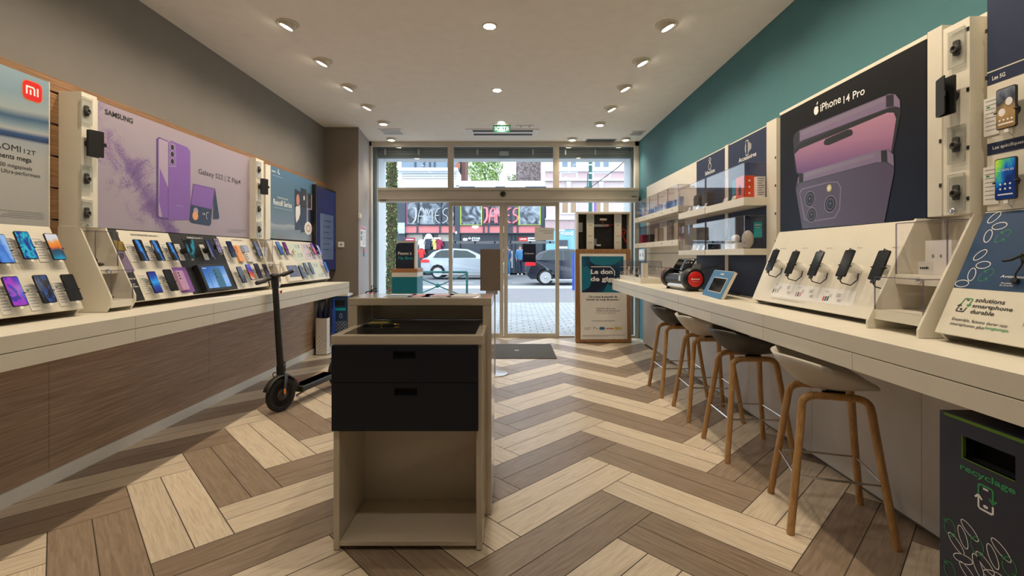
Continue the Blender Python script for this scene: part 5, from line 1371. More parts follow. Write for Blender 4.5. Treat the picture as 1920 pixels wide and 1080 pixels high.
# small cases: blue packs above, mixed below
mat('pack_blue', (.06, .16, .45), .4); mat('pack_pale', (.45, .55, .75), .4)
zu2, zl2 = 1.902, 1.532
for k in range(5):
    yy = (ys[k] + ys[k + 1]) / 2; hh = (.11, .10, .10, .08, .13)[k]
    pbox(1.87, yy - .06, zu2, .05, .09, hh, 'pack_pale' if k % 2 == 0 else 'pack_blue', 'small blue packaged accessory, left one of the pair in the %s small upper case' % nth[k])
    pbox(1.87, yy + .07, zu2, .05, .08, hh * .8, 'pack_blue' if k % 2 == 0 else 'pack_pale', 'small pale blue packaged accessory, right one of the pair in the %s small upper case' % nth[k])
for k, (mt, hh, lab) in enumerate((('tan_box', .19, 'tall beige product box in the first small lower case'), ('stool_pale', .17, 'cream product carton in the second small lower case'),
                                   ('tan_box', .17, 'tan product carton in the third small lower case'), ('black', .11, 'black product box in the fourth small lower case'), ('crimson', .12, 'crimson product box in the farthest small lower case'))):
    pbox(1.88, (ys[k] + ys[k + 1]) / 2, zl2, .08, .12, hh, mt, lab)

# ================================================================ THINGS ON THE RIGHT COUNTER
# clear showcase with base
yv0, yv1 = F * 1.58 / 240, F * 1.58 / (1162 - CX)
t = thing('counter_showcase', 'low clear showcase on a cream base at the far end of the right counter', 'showcase', (1.71, (yv0 + yv1) / 2, ZT))
M('cream').w(1.58, 1.85, yv0, yv1, ZT, 1.075).build('base', t, bev=.002)
f = FX(1.58); m = M('black')
for px in (1170, 1189): a = f.ab(px, 521, 0)[0]; m.ell(f, a, 1.043, .008, .008, 0, .002, n=10)
m.build('lock', t)
m = M('acrylic').w(1.585, 1.588, yv0 + .005, yv1 - .005, 1.0755, 1.283).w(1.842, 1.845, yv0 + .005, yv1 - .005, 1.0755, 1.283).w(1.588, 1.842, yv0 + .005, yv0 + .008, 1.0755, 1.283)
m.w(1.588, 1.842, yv1 - .008, yv1 - .005, 1.0755, 1.283).w(1.585, 1.845, yv0 + .005, yv1 - .005, 1.283, 1.286); m.build('clear_panes', t)
m = M('acrylic_edge')
for xx in (1.584, 1.842):
    for yy in (yv0 + .0045, yv1 - .009): m.w(xx, xx + .0045, yy, yy + .0045, 1.0756, 1.283)
m.w(1.584, 1.846, yv0 + .0045, yv0 + .009, 1.284, 1.2885).w(1.584, 1.588, yv0, yv1, 1.284, 1.2885); m.build('case_edge', t)
M('cream').w(1.64, 1.70, yv0 + .10, yv0 + .22, 1.076, 1.26).build('display_block', label='upright cream display block inside the counter showcase', cat='block')
for k, (xx, yy, mt) in enumerate(((1.64, yv0 + .45, 'charcoal'), (1.66, yv0 + .62, 'white'), (1.64, yv0 + .85, 'white'))):
    m = M(mt); f = FX(xx); m.ring(Fr((xx, 0, 0), (0, -1, 0), (0, 0, 1)), -yy, 1.13, .04, .045, .012, 0); m.w(xx, xx + .03, yy - .02, yy + .02, 1.076, 1.10); m.ell(f, -yy, 1.17, .022, .022, -.012, .001)
    m.build('smart_watch', label='%s in the counter showcase' % ('dark smart watch on a ring stand', 'white smart watch beside the dark one', 'white smart watch at the window end')[k], cat='watch', solid=.004)
# film cutting machine
A_ = Vector((1.665, F * .34 / 60, 0)); B_ = Vector((1.74, 4.52, 0)); ax = (B_ - A_).normalized(); R_ = .105
ctrz = ZT + .118
t = thing('film_cutting_machine', 'black and chrome desktop film cutting machine with red round end cap', 'machine', ((A_ + B_) / 2 + Vector((0, 0, ZT))))
up = Vector((0, 0, 1)); side_ = ax.cross(up)
def cyl(m, p0, p1, r, n=28):
    d = (p1 - p0); L = d.length; d.normalize(); f = Fr(p0, up.cross(d), up)   # normal = u x v
    f = Fr(p0, d.cross(up) * -1, up)
    if f.n.dot(d) < 0: f = Fr(p0, d.cross(up), up)
    m.lathe(f, 0, 0, [(r * .9, 0), (r, .012), (r, L - .012), (r * .9, L)], n); return f
m = M('black'); a_ = Vector((A_.x, A_.y, ctrz)); b_ = Vector((B_.x, B_.y, ctrz))
f = cyl(m, b_ - ax * .10, b_, R_); m.build('end_housing', t)
fE = Fr(b_, ax.cross(up) * -1, up)
if fE.n.dot(ax) < 0: fE = Fr(b_, ax.cross(up), up)
m = M('red').lathe(fE, 0, 0, [(.075, 0), (.075, .004), (.070, .008), (0, .010)], 32); m.mat('print_white').ell(fE, -.038, .002, .008, .009, .0105).marks(fE, -.028, -.004, .068, .013, .0105, 9).marks(fE, -.04, -.022, .08, .004, .0105, 10)
m.build('end_cap', t)
m = M('black'); cyl(m, a_, a_ + ax * .07, R_ * .95); m.mat('red'); cyl(m, a_ + ax * .002, a_ + ax * .02, R_ * .97); m.build('far_housing', t)
m = M('chrome')
L_ = (b_ - a_).length
for k, (r0, z0) in enumerate(((.085, -.06), (.09, -.03))): m.tube([a_ + ax * .07 + up * z0 + side_ * 0, b_ - ax * .10 + up * z0], r0 * .7, 16)
m.build('lower_body', t)
m = M('black').tube([a_ + ax * .07 + up * -.01 - side_ * -.03, b_ - ax * .1 + up * -.01 - side_ * -.03], .055, 14); m.build('roller_body', t)
m = M('chrome').tube([a_ + ax * .07 + up * .03 + Vector((-.03, 0, 0)), b_ - ax * .1 + up * .03 + Vector((-.03, 0, 0))], .018, 12); m.build('roller', t)
# raised lid, curved
m = M('black_glass'); pr = []
for i in range(8):
    q = i / 7; pr.append(Vector((.01 + .07 * q ** 1.5, 0, .065 + .13 * q)))
vs_ = []; 
for p in pr: vs_ += [a_ + ax * .06 + p, b_ - ax * .12 + p]
m.add(vs_, [(2 * i, 2 * i + 1, 2 * i + 3, 2 * i + 2) for i in range(7)], True); m.build('lid', t, solid=.006)
m = M('black').add([b_ - ax * .12 + Vector((.03, 0, .08)), b_ - ax * .02 + Vector((.05, 0, .09)), b_ + ax * .02 + Vector((.20, 0, .125)), b_ - ax * .15 + Vector((.18, 0, .11))], [(0, 1, 2, 3)]); m.build('film_tray', t, solid=.005)
m = M('white').w(b_.x - .115, b_.x - .095, b_.y + .085, b_.y + .13, ctrz - .02, ctrz + .03).build('carriage', t, bev=.004)
m = M('black'); 
for p in (a_ + ax * .05, b_ - ax * .04):
    m.w(p.x - .05, p.x + .05, p.y - .012, p.y + .012, ZT, ZT + .02)
m.build('feet', t)
# small notice behind
f = Fr((1.86, 5.02, ZT), (.45, -.9, 0), (.06, .03, 1)); m = M('grey_box').box(f, -.15, .15, 0, .26, -.004, 0).mat('crimson').ell(f, .02, .13, .02, .02, .0006).mat('print_grey').marks(f, -.12, .22, .08, .014, .0006, 11)
m.build('counter_notice', label='grey notice board leaning behind the film cutting machine', cat='notice')
# blue framed stand
q0 = Vector((1.675, 4.20, ZT)); q1 = Vector((1.617, 3.70, ZT))
u_ = (q1 - q0).normalized(); v_ = Vector((.115, .012, .215)); f = Fr(q0, u_, v_); wd_ = (q1 - q0).length; ht_ = v_.length
t = thing('framed_tablet_stand', 'leaning blue framed display with dark window on the right counter', 'display stand', (q0 + q1) / 2)
M('cream').box(f, .004, wd_ - .004, .004, ht_ + .004, -.03, -.003).build('back_board', t)
m = M('blue_frame').box(f, 0, wd_, 0, ht_, -.003, 0).mat('print_white').marks(f, wd_ * .45, ht_ - .036, wd_ * .16, .016, .001, 12)
m.box(f, wd_ * .2, wd_ * .88, ht_ * .2, ht_ * .74, .0004, .0012); m.build('front_frame', t)
M('black_glass').box(f, wd_ * .215, wd_ * .865, ht_ * .22, ht_ * .72, .0013, .002).build('tablet_glass', t)
m = M('cable_black').tube([(1.80, 4.35, ZT + .006), (1.86, 4.25, ZT + .006), (1.92, 4.30, ZT + .006), (1.96, 4.1, ZT + .006)], .004, 6).build('power_cable', label='thin black cable on the counter behind the blue framed stand', cat='cable')

# ================================================================ BAR STOOLS
def make_stool(seat_mat):
    t = thing('bar_stool', 'stool', 'stool')
    nr, nt_ = 9, 40; vs_ = []; fs = []
    for i in range(nr + 1):
        r = i / nr
        for j in range(nt_):
            th = 2 * PI * j / nt_; c, s = math.cos(th), math.sin(th)       # x+ = front, back is x-
            back = .5 - .5 * c; side = abs(s)
            R = .235 * (1 + .06 * side) * (.92 if c > .5 else 1.0) * (1 / max(1, (abs(c) ** 3.2 + side ** 3.2) ** (1 / 3.2) * 1.02))
            hr = .150 * back ** 1.15 + .050 * side - .008 * max(0, c) ** 2
            z = .675 + hr * (r ** 2.9 * .75 + r * r * .25) + .012 * r
            vs_.append((R * r * c * (1.02) - .01, R * r * s, z))
    for i in range(nr):
        for j in range(nt_):
            fs.append((i * nt_ + j, (i + 1) * nt_ + j, (i + 1) * nt_ + (j + 1) % nt_, i * nt_ + (j + 1) % nt_))
    m = M(seat_mat).add(vs_, fs, True); o = m.build('seat_shell', t, solid=.013)
    m = M('black').box(WF, -.05, .05, -.100, -.085, .668, .680).box(WF, -.05, .05, .085, .100, .668, .680).box(WF, -.03, .03, -.085, .085, .676, .684); m.build('mounting_plate', t)
    feet = {}
    for sy in (-1, 1):
        for sx in (-1, 1):
            pts = [(sx * .218, sy * .210, .0), (sx * .172, sy * .158, .38), (sx * .148, sy * .125, .600)]
            for k in range(7):                                # bend to the horizontal
                an = k / 6 * PI / 2
                pts.append((sx * (.080 + .066 * math.cos(an)), sy * (.120 - .006 * math.sin(an)), .612 + .046 * math.sin(an)))
            pts.append((0, sy * .112, .658))
            M('oak_leg').tube(pts, [.0195] * 2 + [.0205] * 2 + [.0205] * 7, 8, sq=(1.0, .9), up=(0, 1, 0)).build('leg', t)
    zr = .27; k = zr / .38; lx = .218 - .046 * k; ly = .210 - .052 * k
    for (p, q) in (((-1, -1), (1, -1)), ((-1, 1), (1, 1)), ((-1, -1), (-1, 1)), ((1, -1), (1, 1))):
        M('chrome').tube([(p[0] * lx, p[1] * ly, zr), (q[0] * lx, q[1] * ly, zr)], .006, 8).build('foot_rail', t)
    return t
def foot(px, py): Y = F * H / (py - CY); return Vector(((px - CX) * Y / F, Y, 0))
sd = make_stool('stool_dark'); sp = make_stool('stool_pale')
def put(o, x, y, rz, lab): o.location = (x, y, 0); o.rotation_euler = (0, 0, rz); o['label'] = lab; o['group'] = 'bar stools tucked under the right counter'
near = (foot(1487, 1006) + foot(1697, 1038) + foot(1437, 926) + foot(1603, 935)) / 4
ang = math.atan2(*(foot(1697, 1038) - foot(1487, 1006)).yx)
put(sp, near.x, near.y, ang, 'pale shell bar stool with oak legs, nearest to the camera')
s2 = dup(sd); s3_ = sd; s4_ = dup(sp)
put(s3_, 1.625, 3.30, -.03, 'dark shell bar stool with oak legs between the two pale ones')
put(s4_, 1.655, 4.05, -.05, 'pale shell bar stool between the two dark ones')
put(s2, 1.635, 4.72, .0, 'dark shell bar stool farthest from the camera, near the window')

# ================================================================ RECYCLING BIN (right)
XB = 1.475; fb = FX(XB); yb1 = F * XB / (1762 - CX)
t = thing('recycling_bin', 'dark navy phone recycling bin with green recyclage lettering under the counter', 'bin', (1.75, yb1 - .24, 0))
def q8(x, y): return (1700 + x * .3147, 740 + y * .3147)
sl0, zt_ = fb.ab(*q8(330, 242), 0); sl1, _ = fb.ab(*q8(648, 372), 0); _, zb_ = fb.ab(*q8(330, 372), 0); zs_ = zt_
mat('bin_navy', (.022, .027, .05), .55)
m = M('bin_navy'); ztop = .815; a0 = -yb1; a1 = -yb1 + .52
m.box(fb, a0, sl0, .01, ztop, -.012, 0).box(fb, sl1, a1, .01, ztop, -.012, 0).box(fb, sl0, sl1, zs_, ztop, -.012, 0).box(fb, sl0, sl1, .01, zb_, -.012, 0)
m.w(XB + .012, 1.90, yb1 - .012, yb1, .01, ztop).w(XB + .012, 1.90, yb1 - .52, yb1 - .508, .01, ztop).w(1.938, 1.90, yb1 - .508, yb1 - .012, .01, ztop)
m.build('body', t)
mat('lime', (.10, .22, .01), .5)
M('bin_navy').w(XB, 1.90, yb1 - .52, yb1, ztop, ztop + .004).mat('lime').w(XB - .003, XB, yb1 - .52, yb1 - .02, ztop - .006, ztop + .003).build('lid_edge', t)
m = M('lime').box(fb, sl0, sl0 + .003, zb_, zs_, -.01, .001).box(fb, sl0, sl1, zb_ - .003, zb_, -.01, .001); m.mat('dark_slot').box(fb, sl0 + .003, sl1, zb_ - .02, zb_, -.10, -.011).box(fb, sl0 - .01, sl0, zb_, zs_, -.10, -.013).box(fb, sl0, sl1, zs_, zs_ + .01, -.1, -.013); m.mat('dark_slot').box(fb, sl0, sl1, zb_, zs_, -.10, -.06); m.build('slot', t)
m = M('bin_navy'); m.mat('print_green').ptext(fb, 'recyclage', q8(318, 440), q8(650, 594), q8(0, 405)[1], .001, bold=.022)
a, b = fb.ab(*q8(470, 622), .001); recycle_icon(m, fb, a, b, .045, .001, .006, 'print_green', 'print_white')
for (x, y, r) in ((222, 708, -.75), (375, 808, -.6), (335, 848, -1.2), (295, 886, -.65), (257, 922, -1.15), (562, 925, -.6), (513, 964, -1.15), (335, 978, .3), (225, 962, -.7), (467, 1005, -.6), (425, 1020, -1.15), (365, 1062, -.6), (520, 1080, .3)):
    a, b = fb.ab(*q8(x, y), .001)
    if a - .045 > a0 and b > .05: m.mat('print_white').ring(fb, a, b, .034, .0135, .0026, .0012, r)
for (x, y) in ((257, 792), (420, 902), (612, 1026), (257, 1045)):
    a, b = fb.ab(*q8(x, y), .001)
    if a - .03 > a0 and b > .05: arrows(m, fb, a, b, .027, .0013, .0025)
m.build('front_print', t)

# ================================================================ CENTRAL DESKS
def FYx(px, y): return (px - CX) * y / F
yd0 = F * H / (1036 - CY)                     # front of the drawer unit
def zd(py, y=None): return H + (CY - py) * (y or yd0) / F
dx0, dx1 = FYx(623, yd0), FYx(904, yd0)
ydb = yd0 + .60; z1d = zd(629); zr = zd(647)
t = thing('drawer_desk', 'low cream desk unit with two dark navy drawers and open shelf, centre front', 'desk', ((dx0 + dx1) / 2, (yd0 + ydb) / 2, 0))
th = .028
for x0, x1 in ((dx0, dx0 + th), (dx1 - th, dx1)):
    M('gloss_cream').w(x0, x1, yd0 + .012, ydb, 0.004, zr - .001).build('side_panel', t, bev=.003)
M('gloss_cream').w(dx0 + th + .001, dx1 - th - .001, yd0 + .012, ydb - .2, .022, .044).build('bottom_shelf', t, bev=.002)
M('gloss_cream').w(dx0 + th, dx1 - th, ydb - .21, ydb - .19, .045, zr - .002).build('back_panel', t)
m = M('gloss_cream'); e = .038
m.w(dx0 - .008, dx1 + .003, yd0, yd0 + e, zr, z1d).w(dx0 - .008, dx1 + .003, ydb - .02, ydb, zr, z1d).w(dx0 - .008, dx0 + e - .008, yd0 + e, ydb - .02, zr, z1d).w(dx1 - .035, dx1 + .003, yd0 + e, ydb - .02, zr, z1d)
m.build('top_rim', t, bev=.003)
M('black_glass').w(dx0 + e - .008, dx1 - .035, yd0 + e, ydb - .02, zr, z1d - .003).build('top_inlay', t)
dxa, dxb = FYx(621.5, yd0 - .012), FYx(896.5, yd0 - .012)
for (pa, pb, hxa, hxb, hya, hyb) in ((648.5, 717, 737, 779, 659, 673), (718, 808.5, 739.5, 782, 728, 742)):
    f = FY(yd0 - .012); za, zb = zd(pb, yd0 - .012), zd(pa, yd0 - .012)
    ha, hb_ = FYx(hxa, yd0 - .012), FYx(hxb, yd0 - .012); hz0, hz1 = zd(hyb, yd0 - .012), zd(hya, yd0 - .012)
    m = M('drawer_navy'); m.box(f, dxa, ha, za, zb, -.020, 0).box(f, hb_, dxb, za, zb, -.020, 0).box(f, ha, hb_, hz1, zb, -.020, 0).box(f, ha, hb_, za, hz0, -.020, 0)
    dr = m.build('drawer', t)
    M('gloss_cream').w(dxa + .03, dxb - .03, yd0 + .04, ydb - .24, za + .01, zb - .03).build('drawer_box', dr)
    M('dark_slot').box(f, ha, hb_, hz0, hz1, -.024, -.016).build('handle_slot', dr)
# small items on it
zi = z1d - .0025
def onz(px, py, z): y = F * (z - H) / (CY - py); return ((px - CX) * y / F, y)
x, y = onz(712, 608, zi)
t = thing('sticky_notes', 'yellow pad of sticky notes on the dark desk top', 'sticky notes', (x, y, zi))
M('sticky_yellow').w(x - .05, x + .05, y - .03, y + .035, zi, zi + .014).build('note_pad', t, bev=.001)
t = thing('pen', 'black and gold pen lying before the sticky notes on the desk', 'pen', (x + .02, y - .055, zi))
m = M('black').tube([(x - .06, y - .062, zi + .006), (x + .09, y - .045, zi + .006)], .0055, 10); m.mat('gold').tube([(x + .09, y - .045, zi + .006), (x + .115, y - .042, zi + .006)], [.005, .0025], 10).tube([(x + .02, y - .053, zi + .006), (x + .03, y - .052, zi + .006)], .0062, 10)
m.build('barrel', t)
# tall desk
yt0 = F * H / (966.5 - CY); ytb = yt0 + .29
def zt2(py): return H + (CY - py) * yt0 / F
tx0, tx1 = FYx(652, yt0), FYx(921.5, yt0); zt1, zt0 = zt2(558.5), zt2(573)
t = thing('standing_desk', 'taller cream gloss desk bridging behind the drawer desk', 'desk', ((tx0 + tx1) / 2, (yt0 + ytb) / 2, 0))
M('gloss_cream').w(tx0, tx1, yt0, ytb, zt0, zt1).build('top', t, bev=.004)
for x0, x1 in ((tx0, tx0 + .048), (tx1 - .046, tx1)):
    M('gloss_cream').w(x0, x1, yt0, ytb + .10, .002, zt0 - .001).build('side_panel', t, bev=.004)
M('gloss_cream').w(tx0 + .05, tx1 - .048, ytb - .03, ytb - .01, z1d + .001, zt0 - .001).build('back_panel', t)
for k, (px, w_, mt) in enumerate(((752, .15, 'blue_frame'), (790, .12, 'red'), (822, .16, 'rock_pink'), (868, .16, 'paper'))):
    xx = FYx(px, yt0 + .14); M('paper').w(xx - w_ / 2, xx + w_ / 2, yt0 + .06, yt0 + .24, zt1 + .0002, zt1 + .0016).mat(mt).w(xx - w_ / 2 + .01, xx + w_ / 2 - .01, yt0 + .08, yt0 + .15, zt1 + .0016, zt1 + .002).build(
        'leaflet', label=['blue headed leaflet, leftmost on the tall desk top', 'red headed leaflet on the tall desk top', 'pink headed leaflet on the tall desk top', 'plain white leaflet, rightmost on the tall desk top'][k], cat='leaflet')

# ================================================================ E-SCOOTER
W0 = Vector((-2.015, F * H / (771 - CY), 0)); 
rear = Vector((-1.84, 4.98, 0)); hd = (W0 - rear); hd.z = 0; hd.normalize()          # pointing forward
st = Matrix.Rotation(math.radians(-12), 3, 'Z') @ hd                                   # steered wheel heading
lat = Vector((-st.y, st.x, 0)); hlat = Vector((-hd.y, hd.x, 0)); Zu = Vector((0, 0, 1))
t = thing('electric_scooter', 'dark folding electric kick scooter standing before the left counter', 'scooter', (W0.x, W0.y, 0))
RW = .146; wc = W0 + Zu * RW
def wheel(c, head, nm, par):
    lt = Vector((-head.y, head.x, 0)); f = Fr(c, head, Zu)
    M('tyre').lathe(f, 0, 0, [(RW - .045, -.016), (RW - .012, -.022), (RW - .003, -.014), (RW, 0), (RW - .003, .014), (RW - .012, .022), (RW - .045, .016), (RW - .045, -.016)], 36).build(nm + '_tyre', par)
    m = M('charcoal').lathe(f, 0, 0, [(0, -.024), (.045, -.024), (.052, -.014), (RW - .044, -.010), (RW - .044, .010), (.052, .014), (.045, .024), (0, .024)], 30)
    m.mat('black')
    for k in range(20):
        an = 2 * PI * k / 20; m.ell(f, (RW - .028) * math.cos(an), (RW - .028) * math.sin(an), .006, .006, -.0205, .0205, n=8)
    m.build(nm + '_hub', par)
wheel(wc, st, 'front', t); wheel(rear + Zu * RW, hd, 'rear', t)
stem_b = at(527, 702, W0.y + .04); stem_t = at(515, 522, 4.22)
hb_c = stem_t
m = M('dark_metal').tube([stem_b + Zu * .02, stem_b.lerp(stem_t, .5), stem_t], [.030, .027, .026], 16); m.build('stem', t)
m = M('black').tube([stem_b - Zu * .05, stem_b + (stem_t - stem_b) * .09], [.036, .034], 14).tube([stem_b + (stem_t - stem_b) * .90, stem_t + (stem_t - stem_b) * .03], [.031, .034], 14)
m.build('folding_joint', t)
m = M('black')
for s in (-1, 1):
    m.tube([stem_b - Zu * .03 + lat * .0, W0 - hd * .03 + Zu * .31 + lat * s * .036, wc + lat * s * .038], [.018, .016, .014], 8)
m.build('fork', t)
m = M('charcoal'); pts = []
for i in range(9):
    an = math.radians(20 + i * 16); pts.append(wc + st * math.cos(an) * (RW + .018) + Zu * math.sin(an) * (RW + .018))
vs_ = []
for p in pts: vs_ += [p + lat * .03, p - lat * .03]
m.add(vs_, [(2 * i, 2 * i + 1, 2 * i + 3, 2 * i + 2) for i in range(8)], True); m.build('front_fender', t, solid=.004)
M('orange').blob(wc + lat * -.046 + Zu * .03, .010, .012, .028).blob(wc + lat * .046 + Zu * .03, .010, .012, .028).build('side_reflector', t)
hl, hr = at(481, 531, 4.02), at(549, 508, 4.34)
m = M('black').tube([hl, hb_c + Zu * .012, hr], [.014, .015, .014], 10); m.build('handlebar', t)
for p, q in ((hl, hb_c), (hr, hb_c)):
    d = (q - p).normalized(); M('charcoal').tube([p, p + d * .10], .0175, 12).build('grip', t)
m = M('black').blob(hb_c + Zu * .025, .045, .05, .02).tube([hb_c.lerp(hl, .35), hb_c.lerp(hl, .35) + Vector((.03, -.04, -.05))], .006, 6); m.build('display_unit', t)
M('red').tube([stem_t.lerp(stem_b, .14) + hd * -.03 + Vector((.02, 0, 0)), stem_t.lerp(stem_b, .14) + Vector((.05, .0, -.01)), stem_t.lerp(stem_b, .14) + Vector((.055, 0, .012))], .006, 6).build('bag_hook', t)
dk0 = W0 - hd * .20 + Zu * .135; dk1 = rear + hd * .12 + Zu * .135
fdk = Fr((dk0 + dk1) / 2, (dk1 - dk0), hlat); Ld = (dk1 - dk0).length / 2
M('dark_metal').box(fdk, -Ld, Ld, -.072, .072, -.03, .025).build('deck', t, bev=.012)
fdn = 1 if fdk.n.z > 0 else -1
M('black').box(fdk, -Ld + .03, Ld - .03, -.062, .062, .0255 * fdn, .030 * fdn).build('deck_mat', t)
m = M('dark_metal').tube([dk0 + Zu * .0, W0 - hd * .19 + Zu * .20, stem_b + Zu * .0], [.030, .034, .032], 10); m.build('neck', t)
m = M('charcoal'); pts = []
for i in range(7):
    an = math.radians(60 + i * 17); pts.append(rear + Zu * RW + hd * math.cos(an) * (RW + .015) + Zu * math.sin(an) * (RW + .015))
vs_ = []
for p in pts: vs_ += [p + hlat * .03, p - hlat * .03]
m.add(vs_, [(2 * i, 2 * i + 1, 2 * i + 3, 2 * i + 2) for i in range(6)], True); m.build('rear_fender', t, solid=.004)
m = M('dark_metal')
for s in (-1, 1): m.tube([dk1 + hlat * s * .035, rear + Zu * RW + hlat * s * .036], .014, 8)
m.build('rear_fork', t)
M('red').w(W0.x + .04, W0.x + .065, W0.y + .19, W0.y + .21, .19, .23).build('tail_reflector', t)
kp = W0 - hd * .35; M('black').tube([kp + Zu * .09 + hlat * .0, kp + hlat * -.16 - hd * .08 + Zu * .006], .008, 8).build('kick_stand', t)
m = M('cable_black').tube([stem_b + Zu * .1 + Vector((.03, -.02, 0)), stem_b + Vector((.05, -.03, .12)), stem_b + Vector((.045, -.02, .03))], .005, 6)
m.ring(Fr(stem_b + Vector((-.04, -.02, .0)), (1, 0, 0), (0, 0, 1)), 0, 0, .022, .022, .008, 0); m.build('brake_cable', t)

# ================================================================ NEAR THE SHOP FRONT
# umbrella stand
yu = F * H / (666 - CY); ux0, ux1 = FYx(592, yu), FYx(613, yu)
t = thing('umbrella_stand', 'white perforated umbrella stand at the far end of the left counter', 'umbrella stand', ((ux0 + ux1) / 2, yu + .13, 0))
m = M('white'); hU = .50
m.w(ux0, ux1, yu, yu + .006, 0, hU).w(ux1 - .006, ux1, yu + .006, yu + .26, 0, hU).w(ux0, ux0 + .006, yu + .006, yu + .26, 0, hU).w(ux0, ux1, yu + .254, yu + .26, 0, hU).w(ux0, ux1, yu, yu + .26, 0, .01)
m.build('bin_body', t, bev=.001)
m = M('charcoal'); f = FY(yu); f2 = FL(ux1)
for (i, j) in ((1, 1), (3, 1), (5, 2), (2, 3), (4, 3), (1, 5), (3, 4), (5, 5), (2, 6), (4, 6), (1, 8), (3, 8), (5, 7), (2, 10), (4, 10), (1, 12), (3, 12), (5, 11), (2, 14)):
    m.ell(f, ux0 + .155 * i / 6, .03 + j * .016, .005, .005, .0005, n=8)
    m.ell(f2, yu + .25 * i / 6, .03 + j * .03, .006, .006, .0005, n=8)
m.build('perforation', t)
for k, (dx, dy, hh, mt) in enumerate(((-.045, .07, .30, 'umbrella_navy'), (.0, .10, .33, 'umbrella_navy'), (.045, .09, .30, 'umbrella_navy'), (-.02, .18, .32, 'umbrella_navy'), (.05, .19, .31, 'umbrella_blue'))):
    cx_, cy_ = (ux0 + ux1) / 2 + dx, yu + .03 + dy
    u = thing('folded_umbrella', 'folded %s umbrella in the white stand, %s' % ('bright blue' if mt == 'umbrella_blue' else 'navy', ['front left', 'front middle', 'front right', 'back left', 'at the back right'][k]), 'umbrella', (cx_, cy_, .012), 'umbrellas in the white stand')
    b_ = Vector((cx_, cy_, .012)); tp = Vector((cx_ + dx * .7, cy_ + .02, hU + hh - .05))
    m = M(mt); vs_ = []; fs = []; n = 20; rings = 9
    d = (tp - b_)
    for i in range(rings):
        q = i / (rings - 1); r = (.010 + .05 * math.sin(PI * min(1, q * .9 + .1)) ** .8) * (1 if q < .85 else .6)
        c = b_ + d * q
        for j in range(n):
            an = 2 * PI * j / n; rr = r * (1 + .22 * math.cos(an * 5 + q * 2)) * .62; vs_.append(c + Vector((math.cos(an) * rr, math.sin(an) * rr, 0)))
    for i in range(rings - 1):
        for j in range(n): fs.append((i * n + j, i * n + (j + 1) % n, (i + 1) * n + (j + 1) % n, (i + 1) * n + j))
    m.add(vs_, fs, True).add(vs_[-n:], [tuple(range(n))]); m.build('canopy', u)
    M('black').tube([tp, tp + d.normalized() * .05], .008, 8).build('tip', u)
# blue collection box behind
yb2 = 6.75; x0, x1 = FYx(621, yb2), FYx(652, yb2)
t = thing('collection_box', 'tall dark blue collection box with teal label behind the umbrella stand', 'box', ((x0 + x1) / 2, yb2 + .15, 0))
m = M('blue').w(x0, x1, yb2, yb2 + .2, 0, .78); m.build('body', t, bev=.003)
M('white').w(x0 - .1, x1 + .005, yb2 - .01, yb2 + .21, .78, .812).build('lid', t, bev=.002)
f = FY(yb2); m = M('black').box(f, x0 + .04, x1 - .04, .64, .72, 0, .001).mat('print_teal').box(f, x0 + .04, x1 - .03, .575, .61, 0, .001)
m.mat('print_white').ring(f, (x0 + x1) / 2 + .02, .50, .018, .03, .004, .001)
for i in range(3):
    for j in range(4): m.ring(f, x0 + .05 + j * .05, .30 + i * .05, .018, .022, .003, .001, .5 * ((i + j) % 3))
m.build('front_print', t)
# extinguisher
ye = 7.35; c = at(696, 552, ye)
t = thing('fire_extinguisher', 'red fire extinguisher with black handle standing near the left window', 'fire extinguisher', (c.x, c.y, 0))
f = Fr((c.x, c.y, 0), (1, 0, 0), (0, 1, 0))
M('dark_metal').lathe(f, 0, 0, [(.09, 0), (.09, .02), (.02, .03), (.02, .28), (.10, .29), (.10, .30)], 20).build('floor_stand', t)
M('red').lathe(f, 0, 0, [(.07, .30), (.085, .32), (.085, c.z - .05), (.07, c.z - .01), (.03, c.z + .015), (.02, c.z + .03)], 24).build('cylinder', t)
m = M('black').tube([f.p(0, 0, c.z + .02), f.p(0, 0, c.z + .06)], .014, 8).tube([f.p(-.0, 0, c.z + .06), f.p(.09, 0, c.z + .10)], .010, 8).tube([f.p(0, 0, c.z + .05), f.p(.10, 0, c.z + .05)], .008, 8)
m.tube([f.p(-.01, 0, c.z + .05), f.p(-.07, -.02, c.z + .04), f.p(-.10, -.02, c.z - .05), f.p(-.10, -.02, c.z - .25)], .010, 8)
m.tube([f.p(0, 0, c.z + .06), f.p(.01, 0, c.z + .14), f.p(.04, 0, c.z + .14), f.p(.05, 0, c.z + .08)], .006, 6); m.build('valve_handle', t)
# teal promotional totem
yp = 6.55; ypb = yp * 179 / 168.2
X = lambda px: FYx(px, yp); Z = lambda py: H + (CY - py) * yp / F
t = thing('promotion_plinth', 'teal promotional plinth with copper and white bands near the shop front', 'plinth', ((X(735) + X(782)) / 2, (yp + ypb) / 2, 0))
M('teal_box').w(X(735), X(782), yp, ypb, 0, Z(519.5)).build('body', t, bev=.002)
M('white').w(X(734.6), X(782.4), yp - .002, ypb, Z(519.3), Z(511)).build('white_band', t)
M('copper').w(X(734.6), X(782.4), yp - .002, ypb, Z(510.8), Z(504)).build('copper_band', t)
y2 = yp + .10; X2 = lambda px: FYx(px, y2); Z2_ = lambda py: H + (CY - py) * y2 / F
t = thing('promotion_box', 'dark navy box reading Passez à la fibre on top of the teal plinth', 'display box', ((X2(742) + X2(779)) / 2, y2 + .06, Z(504)))
f = FY(y2); m = M('ink_deep').poly(f, [(X2(742), Z(504)), (X2(776), Z(504)), (X2(776), Z2_(455.5)), (X2(748), Z2_(455.5)), (X2(744), Z2_(458)), (X2(742), Z2_(463))], -.18, 0)
m.build('front_shell', t)
